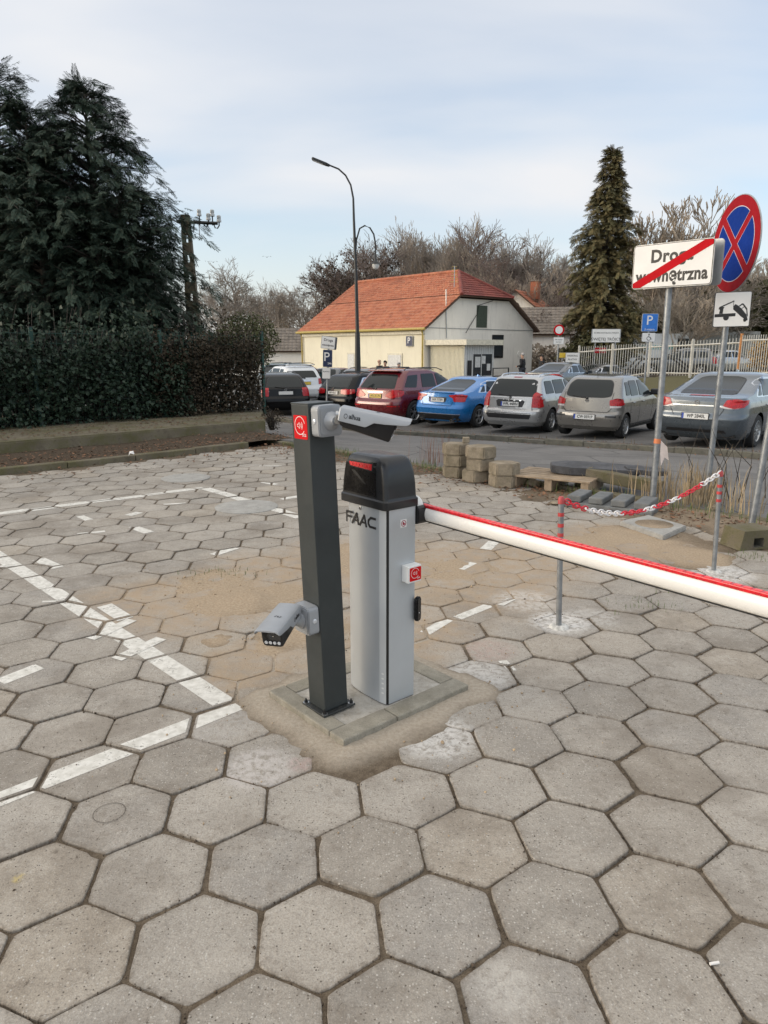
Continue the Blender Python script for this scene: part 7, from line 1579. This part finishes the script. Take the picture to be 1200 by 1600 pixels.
# blue parking sign fixed to the wall
def flat_sign(par, M, w, h, col, txt, tcol, size, t=.03, frame_=None):
    b = MB(); b.prism(rrect(w, h, .03), t, frame_ or M_SGREY, M @ Matrix.Translation((0, 0, -t)), bev=.003); p_ = b.build('panel', parent=par); b = MB(); b.prism(rrect(w * .93, h * .95, .02), .004, col, M); b.build('face', parent=p_)
    for (s, x, y, sz) in txt: text('lettering', s, sz, M @ Matrix.Translation((x, y, .006)), tcol, p_, .001, .006 * sz)
    return p_
M_NAVY = pm('navy_sign', (0.015, 0.025, 0.07), .5)
a_, b_2, z0, z1 = wallrect(636, 525, 646, 541); wv = empty('parking_sign', P3((a_+b_2)/2, -.1, (z0+z1)/2) + HO, 0, 'dark blue P sign fixed high on the cream wall near the house corner', 'sign'); flat_sign(wv, frame((0, 0, 0), -HU, (0, 0, 1)), b_2 - a_, z1 - z0, M_NAVY, [('P', -.02, .02, .5)], M_SIGNW, 1)
# guard booth in front of the gable
M_CORR = pm('booth_white_sheet', (0.60, 0.60, 0.58), .5, var=.05); M_CORRY = pm('booth_cream_sheet', (0.70, 0.65, 0.50), .55, var=.05)
bo = HC + HU * -2.9 + HWv * 0.35; KO = Vector((bo.x, bo.y, -.9)); kb = empty('guard_booth', KO, 0, 'small corrugated guard booth with a flat roof against the house gable', 'booth')
def KB(u, w, z): return HU * u + HWv * w + Vector((0, 0, z))
def kbox(par, u0, u1, w0, w1, z0, z1, mat, name):
    mb = MB(); c = [KB(u, w, z) for z in (z0, z1) for u, w in ((u0, w0), (u1, w0), (u1, w1), (u0, w1))]; mb.add(c, [[0, 1, 2, 3], [7, 6, 5, 4], [4, 5, 1, 0], [5, 6, 2, 1], [6, 7, 3, 2], [7, 4, 0, 3]], mat); o = mb.build(name, parent=par); bm = bmesh.new(); bm.from_mesh(o.data); bmesh.ops.recalc_face_normals(bm, faces=bm.faces); bm.to_mesh(o.data); bm.free(); return o
kz = 2.42 + .9 - .55
kbox(kb, .0, 2.7, 0, 2.6, 0, kz, M_CORR, 'walls')
b = MB()
for k in range(27): c0 = KB(.05 + k * .1, -.02, 0); b.add([c0 + HU * 0, c0 + HU * .05, c0 + HU * .05 + Vector((0, 0, kz)), c0 + Vector((0, 0, kz)), c0 - HWv * .02 + HU * .01, c0 - HWv * .02 + HU * .04, c0 - HWv * .02 + HU * .04 + Vector((0, 0, kz)), c0 - HWv * .02 + HU * .01 + Vector((0, 0, kz))], [[4, 5, 6, 7], [0, 4, 7, 3], [5, 1, 2, 6]], M_CORRY)
b.add([KB(0, -.005, 0), KB(2.7, -.005, 0), KB(2.7, -.005, kz), KB(0, -.005, kz)], [[0, 1, 2, 3]], M_CORRY); b.build('cream_cladding', parent=kb)
b = MB()
for k in range(13): c0 = KB(-.02, .05 + k * .2, 0); b.add([c0, c0 + HWv * .1, c0 + HWv * .1 + Vector((0, 0, kz)), c0 + Vector((0, 0, kz)), c0 - HU * .02 + HWv * .02, c0 - HU * .02 + HWv * .08, c0 - HU * .02 + HWv * .08 + Vector((0, 0, kz)), c0 - HU * .02 + HWv * .02 + Vector((0, 0, kz))], [[7, 6, 5, 4], [3, 7, 4, 0], [6, 2, 1, 5]], M_CORR)
b.build('white_cladding', parent=kb)
kbox(kb, -.45, 2.9, -.35, 2.9, kz, kz + .30, M_CREAM2, 'roof')
w_ = kbox(kb, -.07, -.02, .75, 2.35, 1.0, 2.25, M_DARKW, 'window'); kbox(w_, -.09, -.068, .85, 1.3, 1.5, 2.1, M_DOORW, 'notice'); kbox(w_, -.09, -.068, 1.45, 1.75, 1.7, 2.15, M_DOORW, 'notice'); kbox(w_, -.09, -.068, 1.9, 2.2, 1.3, 1.7, M_CORR, 'notice'); kbox(w_, -.1, -.068, 1.38, 1.42, 1.0, 2.25, M_CORR, 'mullion'); kbox(w_, -.12, -.02, .7, 2.4, .92, 1.0, M_CORR, 'sill')
for w0 in (.25,): kbox(kb, -.1, -.03, w0, w0 + .28, .1, 1.9, M_BLK, 'door_post')
b = MB(); b.tube([KB(-.9, 1.5, 0), KB(-.9, 1.5, 1.45), KB(-.9, 2.9, 1.45), KB(-.9, 2.9, 0)], .045, M_BLK, 6); b.tube([KB(-.9, 1.5, 1.0), KB(-.9, 2.9, 1.0)], .03, M_BLK, 6); tag(b.build('black_barrier_frame', loc=KO), 'black tubular frame standing in front of the booth window', 'railing')

# other buildings
def gable_house(nm, label, c, rz, L_, W2, zb, ze, zr, wall, tile, chim=None):
    r_ = empty(nm, (c.x, c.y, zb), rz, label, 'house'); h = ze - zb; k = zr - zb; b = MB()
    b.add([(-L_/2, -W2/2, 0), (L_/2, -W2/2, 0), (L_/2, W2/2, 0), (-L_/2, W2/2, 0), (-L_/2, -W2/2, h), (L_/2, -W2/2, h), (L_/2, W2/2, h), (-L_/2, W2/2, h), (-L_/2, 0, k), (L_/2, 0, k)], [[0, 1, 5, 4], [1, 2, 6, 9, 5], [2, 3, 7, 6], [3, 0, 4, 8, 7]], wall); b.build('walls', parent=r_)
    sl_ = (k - h) / (W2/2); e = .35
    tiled(r_, (-L_/2 - e, -W2/2 - e, h - e*sl_ + .1), (L_/2 + e, -W2/2 - e, h - e*sl_ + .1), (L_/2 + e, 0, k + .1), (-L_/2 - e, 0, k + .1), tile, per=.35, row=.4); tiled(r_, (L_/2 + e, W2/2 + e, h - e*sl_ + .1), (-L_/2 - e, W2/2 + e, h - e*sl_ + .1), (-L_/2 - e, 0, k + .1), (L_/2 + e, 0, k + .1), tile, per=.35, row=.4)
    if chim: b = MB(); b.box((chim[0], chim[1], k + .1), (.7, .7, 1.5), M_TILE, None, .02); b.box((chim[0], chim[1], k + .9), (.85, .85, .12), M_TILE3, None, .01); b.build('chimney', parent=r_)
    return r_
c = at(845, 500, 60); gable_house('small_house', 'white house with a brown tiled roof right of the orange roof', c, radians(-12), 4.6, 6.0, -.8, 2.9, 4.9, M_WREND, M_TILE3)
c = at(818, 490, 66); gable_house('small_house', 'red-roofed house with a brick chimney peeping over the brown roof', c, radians(60), 4.5, 5.2, -.8, 4.6, 6.6, M_WREND, M_TILE, (-.6, -1.2))
c = at(425, 540, 66); h2 = gable_house('low_shed', 'low pale shed with a dark roof left of the orange-roofed house', c, radians(4), 8.5, 5, -.8, 1.6, 3.4, M_WREND, M_TILE3)
b = MB(); b.box((0, 0, 2.2), (9, 6, 4.4), M_CREAM2, None, .03); o = b.build('flat_roofed_building', loc=(at(452, 530, 84).x, 84, -.8)); tag(o, 'small pale flat-roofed building seen above the low shed', 'building')

# ------------------------------------------------------------------ park fence, boards, van
M_PICK = pm('pale_fence_paint', (0.50, 0.49, 0.45), .6, var=.1, dirt=.3, dirtc=(.35, .22, .12), vs=3); M_RUST = pm('rusty_post', (0.42, 0.19, 0.07), .8, var=.2)
FA = at(905, 546, 42); FB = at(1157, 546, 33); FC = at(1330, 546, 27.5)
def zfl(x, y): return terrain(x, y) + .1
pf = empty('park_fence', (FA.x, FA.y, zfl(FA.x, FA.y)), 0, 'long pale picket railing with an orange post beyond the parked cars', 'fence'); FO = pf.location.copy()
def fence_run(A, B, zt0, zt1, npan, picks, rust=False, topbar=True):
    for k in range(npan):
        a_, b_ = A.lerp(B, k / npan), A.lerp(B, (k+1) / npan); t0, t1 = zt0 + (zt1-zt0)*k/npan, zt0 + (zt1-zt0)*(k+1)/npan
        a0 = Vector((a_.x, a_.y, zfl(a_.x, a_.y))) - FO; b0 = Vector((b_.x, b_.y, zfl(b_.x, b_.y))) - FO; ta, tb = t0 - FO.z, t1 - FO.z; mb = MB()
        for j in range(picks):
            f = (j + .5) / picks; p = a0.lerp(b0, f); zt = ta + (tb - ta) * f; mb.box((p.x, p.y, (p.z + .1 + zt) / 2), (.026, .026, zt - p.z - .1), M_PICK)
        for zf_ in (.12, .88):
            p_ = a0.copy(); q_ = b0.copy(); p_.z = a0.z + (ta - a0.z) * zf_; q_.z = b0.z + (tb - b0.z) * zf_; mb.tube([p_, q_], .035, M_PICK, 4)
        mb.build('railing_panel', parent=pf)
        mb = MB(); mb.box((a0.x, a0.y, (a0.z + ta + .08) / 2), (.10, .10, ta + .08 - a0.z), M_RUST if (rust and k == 0) else M_PICK, None, .005); mb.build('fence_post', parent=pf)
topA = at(905, 542, 42).z; topB = at(1157, 528, 33).z; topB2 = at(1157, 524, 33).z; topC = topB2 + .05
fence_run(FA, FB, topA, topB, 4, 15); fence_run(FB, FC, topB2, topC, 3, 14, True)
def board(nm, label, u0, v0, u1, v1, Y, face, txt, tcol=M_INK, gz=None, poles=1, back=.03, rzt=0, cat='sign', polemat=M_GALV, circle=False, group=None):
    a_, b_ = at(u0, v0, Y), at(u1, v1, Y); c = (a_ + b_) / 2; g = terrain(c.x, c.y) if gz is None else gz; w, h = abs(b_.x - a_.x), abs(a_.z - b_.z)
    r_ = empty(nm, (c.x, c.y, g), 0, label, cat, group); M = frame((0, 0, c.z - g), (cos(rzt), sin(rzt), 0), (0, 0, 1))
    if circle:
        mb = MB(); mb.prism(circ(h/2, 32), .03, M_SIGNR, M @ Matrix.Translation((0, 0, -.03))); dk_ = mb.build('disc', parent=r_); mb = MB(); mb.prism(circ(h/2 * .70, 32), .004, M_SIGNW, M); mb.build('white_field', parent=dk_)
    else: flat_sign(r_, M, w, h, face, txt, tcol, 1)
    for k in range(poles): x = 0 if poles == 1 else (-w*.35, w*.35)[k]; mb = MB(); mb.cyl((x * cos(rzt), .05, -.1), (x * cos(rzt), .05, c.z - g + h * .4), .03, polemat, 8); mb.build('pole', parent=r_)
    return r_, M, c
board('notice_board', 'large cream notice board on the fence in front of the lone conifer', 925, 514, 969, 535, 41, M_SIGNW, [('ŚWIĘTEJ TRÓJCY', 0, -.2, .22), ('RZYMSKOKATOLICKA PARAFIA', 0, .15, .1)], poles=2)
board('small_notice', 'small red and white notice below the large cream board', 929, 543, 947, 552, 40.6, M_SIGNR2, [('UWAGA', 0, 0, .16)], M_SIGNW)
board('small_notice', 'white paper poster on the fence left of the pickets', 884, 551, 905, 568, 40, M_SIGNW, [('PARKING', 0, .12, .14), ('PŁATNY', 0, -.08, .14)])
board('small_notice', 'small yellow notice beside the white poster', 874, 551, 884, 559, 40.2, M_PLATEY, [])
board('road_sign', 'round no entry sign with a red ring above a small white plate', 865, 507, 882, 524, 38, None, [], circle=True)
r_, M, c = board('road_plate', 'small white plate under the round no entry sign', 865, 527, 881, 538, 37.9, M_SIGNW, [('Nie dotyczy', 0, .06, .08), ('klientów', 0, -.06, .08)])
r_, M, c = board('parking_sign', 'bright blue P sign with a wheelchair plate below it', 1004, 490, 1027, 518, 24, M_SIGNB2, [('P', -.02, .06, .42), ('3 miejsca', 0, -.22, .09)], M_SIGNW, gz=-.3)
a_, b_2 = at(1005, 520, 24), at(1025, 534, 24); pz = (a_.z + b_2.z) / 2; Mw = frame((0, 0, pz + .3), (1, 0, 0), (0, 0, 1)); pn_ = flat_sign(r_, Mw, abs(b_2.x - a_.x), abs(a_.z - b_2.z), M_SIGNW, [], M_INK, 1)
mb = MB(); mb.prism(circ(.022, 12, .0, .095), .003, M_INK, Mw @ Matrix.Translation((0, 0, .005))); stroke(mb, [(0, .07), (.005, -.0), (.06, -.0), (.085, -.07)], .018, Mw @ Matrix.Translation((0, 0, .005)))
for k in range(14): a0 = radians(100 + 20 * k); a1 = a0 + radians(21); mb.prism([(.055*cos(a0), -.035+.055*sin(a0)), (.07*cos(a0), -.035+.07*sin(a0)), (.07*cos(a1), -.035+.07*sin(a1)), (.055*cos(a1), -.035+.055*sin(a1))][::1], .003, M_INK, Mw @ Matrix.Translation((0, 0, .005)))
mb.build('wheelchair_symbol', parent=pn_)
# leaning sign group at the far side of the lot (left)
Y = 23.5; g0 = at(509, 640, Y); g0.z = terrain(g0.x, g0.y); tS = at(511, 548, Y); ls = empty('parking_sign', g0, 0, 'leaning white internal road sign above a navy P sign, left of the street lamp', 'road sign')
pole(ls, Vector(), at(514, 527, Y) - g0, .03)
c = (at(502, 526, Y) + at(524, 545, Y)) / 2 - g0; Ml = frame(c + Vector((0, -.06, 0)), (1, -.15, -.12), (.05, 0, 1)); p1_ = plate(ls, Ml, .47, .40, .03); text('lettering', 'Droga', .12, Ml @ Matrix.Translation((0, .08, .003)), M_INK, p1_, .0006, .002); text('lettering', 'wewnętrzna', .085, Ml @ Matrix.Translation((0, -.08, .003)), M_INK, p1_, .0006, .002, .9)
b = MB(); b.prism(rrect(.47, .40, .03), .08, M_SBACK, Ml @ Matrix.Translation((.03, 0, -.12))); b.build('rear_panel', parent=ls)
c = (at(505, 547, Y) + at(519, 573, Y)) / 2 - g0; Ml = frame(c + Vector((0, -.06, 0)), (1, -.1, -.03), (.06, 0, 1)); flat_sign(ls, Ml, .31, .56, M_NAVY, [('P', -.03, .04, .40), ('24h', .07, -.16, .09)], M_SIGNW, 1)
c = (at(503, 574, Y) + at(517, 592, Y)) / 2 - g0; Ml = frame(c + Vector((0, -.06, 0)), (1, -.1, -.03), (.08, 0, 1)); flat_sign(ls, Ml, .28, .36, M_SIGNW, [('PŁATNY', 0, .05, .06)], M_INK, 1)
# white van behind the fence
def van(label, u, Y, rz, L_, W2, H_, mat, txt, gz):
    p = at(u, 546, Y); r_ = empty('delivery_van', (p.x, p.y, gz), rz, label, 'van'); b = MB()
    prof = [(-L_/2, .45), (-L_/2, H_ - .12), (-L_/2 + .1, H_), (L_/2 - 1.75, H_), (L_/2 - 1.45, H_ - .15), (L_/2 - .85, 1.25), (L_/2 - .12, 1.0), (L_/2, .75), (L_/2, .40), (L_/2 - .45, .36), (-L_/2 + .2, .36)]
    b.prism(prof, W2, mat, Matrix.Rotation(pi/2, 4, 'X') @ Matrix.Translation((0, 0, -W2/2)), bev=.05); b.build('body', parent=r_)
    for x in (-L_/2 + .95, L_/2 - .95):
        for s_ in (-1, 1): b = MB(); b.lathe([(.2, -.1), (.33, -.1), (.34, 0), (.33, .1), (.2, .1)], M_TYRE, 20, Matrix.Translation((x, s_ * (W2/2 - .08), .34)) @ Matrix.Rotation(pi/2, 4, 'X')); w_ = b.build('wheel', parent=r_); b = MB(); b.lathe([(.2, -.09), (.2, .09)], M_RIM, 16, Matrix.Translation((x, s_ * (W2/2 - .08), .34)) @ Matrix.Rotation(pi/2, 4, 'X')); b.lathe([(.0001, 0), (.2, 0)], M_RIM, 16, Matrix.Translation((x, s_ * (W2/2 + .0), .34)) @ Matrix.Rotation(pi/2, 4, 'X')); b.build('rim', parent=w_)
    for s_ in (-1, 1):
        b = MB(); M = frame((0, s_ * (W2/2 + .004), 0), (-s_, 0, 0), (0, 0, 1)); b.prism([(-s_*(L_/2 - 2.15), 1.3), (-s_*(L_/2 - 1.0), 1.3), (-s_*(L_/2 - 1.42), H_ - .3), (-s_*(L_/2 - 2.15), H_ - .3)], .01, M_GLASS, M); b.build('side_window', parent=r_)
        b = MB(); b.box((-.2, s_ * (W2/2 + .01), .75), (L_ * .62, .03, .10), M_TRIM, None, .01); b.build('rubbing_strip', parent=r_)
    if txt: text('lettering', txt, .55, frame((-.75, -W2/2 - .006, H_ * .68), (1, 0, 0), (0, 0, 1)), pm('teal_ink', (0.02, 0.30, 0.26), .5), r_, .002, .004)
    b = MB(); b.box((L_/2 - .06, 0, .6), (.12, W2 * .9, .3), M_TRIM, None, .03); b.build('bumper', parent=r_); return r_
van('white van with teal lettering parked behind the picket fence', 1033, 47, radians(6), 5.4, 2.0, 2.55, M_WHITE, 'nhamalink', .05)
p = at(1120, 546, 50); b = MB(); b.box((0, 0, 1.35), (4.6, 2.4, 2.7), pm('container_grey', (.30, .30, .28), .7, dirt=.3), None, .03)
for k in range(22): b.box((-2.2 + k * .21, -1.22, 1.35), (.09, .05, 2.4), MATS['container_grey'])
o = b.build('storage_container', loc=(p.x, p.y, .1)); o.rotation_euler = (0, 0, radians(5)); tag(o, 'grey ribbed storage container behind the fence under the tow-away plate', 'container')
# stored black frame and low white boat-like trailer behind the fence
p = at(1030, 546, 39.5); b = MB(); b.tube([(-1.5, 0, .2), (-.9, 0, .95), (1.1, 0, .98), (2.1, 0, .25)], .06, M_BLK, 6); b.tube([(-.9, .8, .95), (-.9, 0, .95)], .05, M_BLK, 6); b.tube([(1.1, 0, .98), (1.1, .8, .98)], .05, M_BLK, 6); b.tube([(-1.5, .8, .2), (-.9, .8, .95), (1.1, .8, .98), (2.1, .8, .25)], .06, M_BLK, 6); tag(b.build('tubular_rack', loc=(p.x, p.y, .15)), 'black tubular rack standing between the van and the pickets', 'rack')
for (u, Y, rz, k, l) in ((1085, 43, 20, 'saloon', 'silver car behind the pickets right of the van'), (1128, 42, 150, 'estate', 'grey car behind the pickets under the round sign'), (925, 45, 10, 'estate', 'white car behind the pickets under the notice board')):
    p = at(u, 546, Y); car('parked_car', l, Vector((p.x, p.y, .12)), radians(rz), variant(k, paint=P_WHITE if u == 925 else P_GREY if u > 1100 else P_SILV), group='cars inside the fenced yard', detail=1)

# ------------------------------------------------------------------ people and birds
M_SKIN = pm('skin', (0.45, 0.27, 0.19), .6); M_HAIRW = pm('grey_hair', (.35, .33, .31), .8); M_HAIRD = pm('dark_hair', (.02, .016, .012), .7); M_COATD = pm('black_coat', (.012, .012, .014), .85); M_COATP = pm('mauve_coat', (.22, .10, .13), .85); M_JEAN = pm('dark_trousers', (.03, .035, .05), .85)
def skin_obj(nm, chains, mat, par, sub=1):
    V = []; E_ = []; R = []
    for ch_ in chains:
        idx = []
        for (p, r_) in ch_:
            p = tuple(round(x, 4) for x in p)
            if p in V: idx.append(V.index(p))
            else: V.append(p); R.append(r_); idx.append(len(V) - 1)
        E_ += list(zip(idx[:-1], idx[1:]))
    me = bpy.data.meshes.new(nm); me.from_pydata(V, E_, []); o = bpy.data.objects.new(nm, me); COL.objects.link(o); o.parent = par
    m_ = o.modifiers.new('skin', 'SKIN'); m_.use_smooth_shade = True; o.modifiers.new('sub', 'SUBSURF').levels = sub; o.modifiers['sub'].render_levels = sub
    for i, r_ in enumerate(R): me.skin_vertices[0].data[i].radius = (r_, r_) if not isinstance(r_, tuple) else r_
    me.skin_vertices[0].data[0].use_root = True
    dg = bpy.context.evaluated_depsgraph_get(); m2 = bpy.data.meshes.new_from_object(o.evaluated_get(dg)); o.modifiers.clear(); o.data = m2; m2.materials.clear(); m2.materials.append(mat)
    return o
def person(label, loc, rz, coat, hair, hold=False, step=.12, h=1.0, long_hair=False):
    r_ = empty('person', loc, rz, label, 'person', None); r_.scale = (h, h, h)
    pel = (0, 0, .95); ch_ = (0, 0, 1.38); nk = (0, 0, 1.48); hd0 = (.02, 0, 1.60); hd1 = (.03, 0, 1.70)
    arms = []; legs = []
    for s_ in (-1, 1):
        sh = (0, .17*s_, 1.42); el = (-.03 + .02*s_, .24*s_, 1.15); wr = ((.24, .14*s_, 1.08) if hold else (.05, .25*s_, .90)); hn = (wr[0] + .06, wr[1], wr[2] - (.0 if hold else .08))
        arms.append([(ch_, (.13, .17)), (sh, .07), (el, .05), (wr, .035), (hn, .042)])
        hp = (0, .09*s_, .90); kn = (.05 + step*.5*s_, .10*s_, .50); an = (step*s_ - .02, .10*s_, .09); toe = (step*s_ + .14, .11*s_, .04)
        legs.append([(pel, (.13, .15)), (hp, .09), (kn, .062), (an, .045), (toe, .04)])
    body = skin_obj('body', [[(pel, (.13, .15)), ((0, 0, 1.15), (.11, .14)), (ch_, (.13, .17)), (nk, .055), (hd0, (.09, .078)), (hd1, (.09, .078))]] + arms + legs, M_SKIN, r_, 2)
    for s_ in (-1, 1):
        for q in range(5): b = MB(); w0 = Vector((.34 if hold else .13, .14*s_ if hold else .25*s_, 1.07 if hold else .80)); off = Vector((0, (q - 2) * .014, 0)); d_ = Vector((.05, 0, -.03)) if hold else Vector((.01, 0, -.07)); 
    grow_ = lambda c, k: [(p, tuple(x + k for x in r2) if isinstance(r2, tuple) else r2 + k) for p, r2 in c]
    skin_obj('coat', [grow_([((0, 0, .72), (.15, .18)), ((0, 0, .95), (.14, .17)), ((0, 0, 1.15), (.13, .16)), (ch_, (.135, .175)), ((0, 0, 1.46), (.07, .08))], .02)] + [grow_(a[:4], .02) for a in arms], coat, r_, 2)
    skin_obj('trousers', [grow_([(pel, (.12, .14))] + l[1:4], .018) for l in legs], M_JEAN, r_, 1)
    for s_ in (-1, 1): b = MB(); b.box((step*s_ + .06, .105*s_, .045), (.27, .10, .09), M_BLK, None, .03); b.build('shoe', parent=r_)
    bm = bmesh.new(); bmesh.ops.create_icosphere(bm, subdivisions=2, radius=.108); 
    for v in bm.verts:
        if v.co.x > .035 and v.co.z < .05: v.co.x = .03
        v.co.z = v.co.z if v.co.z > 0 or long_hair else v.co.z * .6
    b = MB(); b.frombm(bm, hair, Matrix.Translation((.005, 0, 1.69)), True); b.build('hair', parent=r_)
    # face
    b = MB(); b.add([(.115, -.012, 1.65), (.115, .012, 1.65), (.137, 0, 1.655), (.112, 0, 1.69)], [[0, 2, 3], [2, 1, 3], [1, 0, 3], [0, 1, 2]], M_SKIN); b.box((.106, .03, 1.695), (.01, .02, .008), M_INK); b.box((.106, -.03, 1.695), (.01, .02, .008), M_INK); b.box((.104, 0, 1.62), (.01, .04, .008), pm('lips', (.3, .12, .1), .6)); b.build('face', parent=r_)
    return r_
def pplace(u, vh, Y, *a, **k): p = at(u, vh, Y); g = p.z - 1.76 * k.get('h', 1.0); return person(a[0], (p.x, p.y, g), a[1], *a[2:], **k)
pplace(817, 552, 37.5, 'person in a long black coat and grey hair walking by the gate', radians(150), M_COATD, M_HAIRW, True)
pplace(592.5, 563, 38.5, 'man in a black jacket standing by the white door, left of the hooded one', radians(-30), M_COATD, M_SKIN)
pplace(602, 564, 38.0, 'person with a black hood beside the man at the white door', radians(-120), M_COATD, M_HAIRD, long_hair=True)
pplace(623, 567, 38.0, 'person in a mauve coat bending over beside the white door', radians(-60), M_COATP, M_HAIRW, True, h=.97)
pplace(847, 555, 39.5, 'person in a dark jacket beside the small white car', radians(200), M_COATD, M_HAIRD)
def bird(u, v, Y, s, label):
    b = MB(); b.tube([(-.14, 0, -.02), (-.05, 0, 0), (.08, 0, .01), (.17, 0, 0)], [.01, .04, .04, .01], M_BARK, 6)
    for q in (-1, 1): b.add([(-.04, 0, .02), (.07, 0, .02), (.09, q*.22, .13), (-.01, q*.24, .12), (-.10, q*.50, .02), (-.02, q*.40, .10), (-.04, 0, .0), (.07, 0, .0), (.09, q*.22, .115), (-.01, q*.24, .105)], [[0, 1, 2, 3], [3, 2, 5, 4], [6, 9, 8, 7]], M_BARK)
    o = b.build('flying_bird', loc=at(u, v, Y)); o.scale = (s, s, s); o.rotation_euler = (0, 0, radians(95)); tag(o, label, 'bird', 'birds in the sky'); return o
bird(333, 410, 40, .55, 'small bird flying left, lower and nearer the utility pole'); bird(417, 402, 42, .55, 'small bird flying above the bare trees, right of the other')
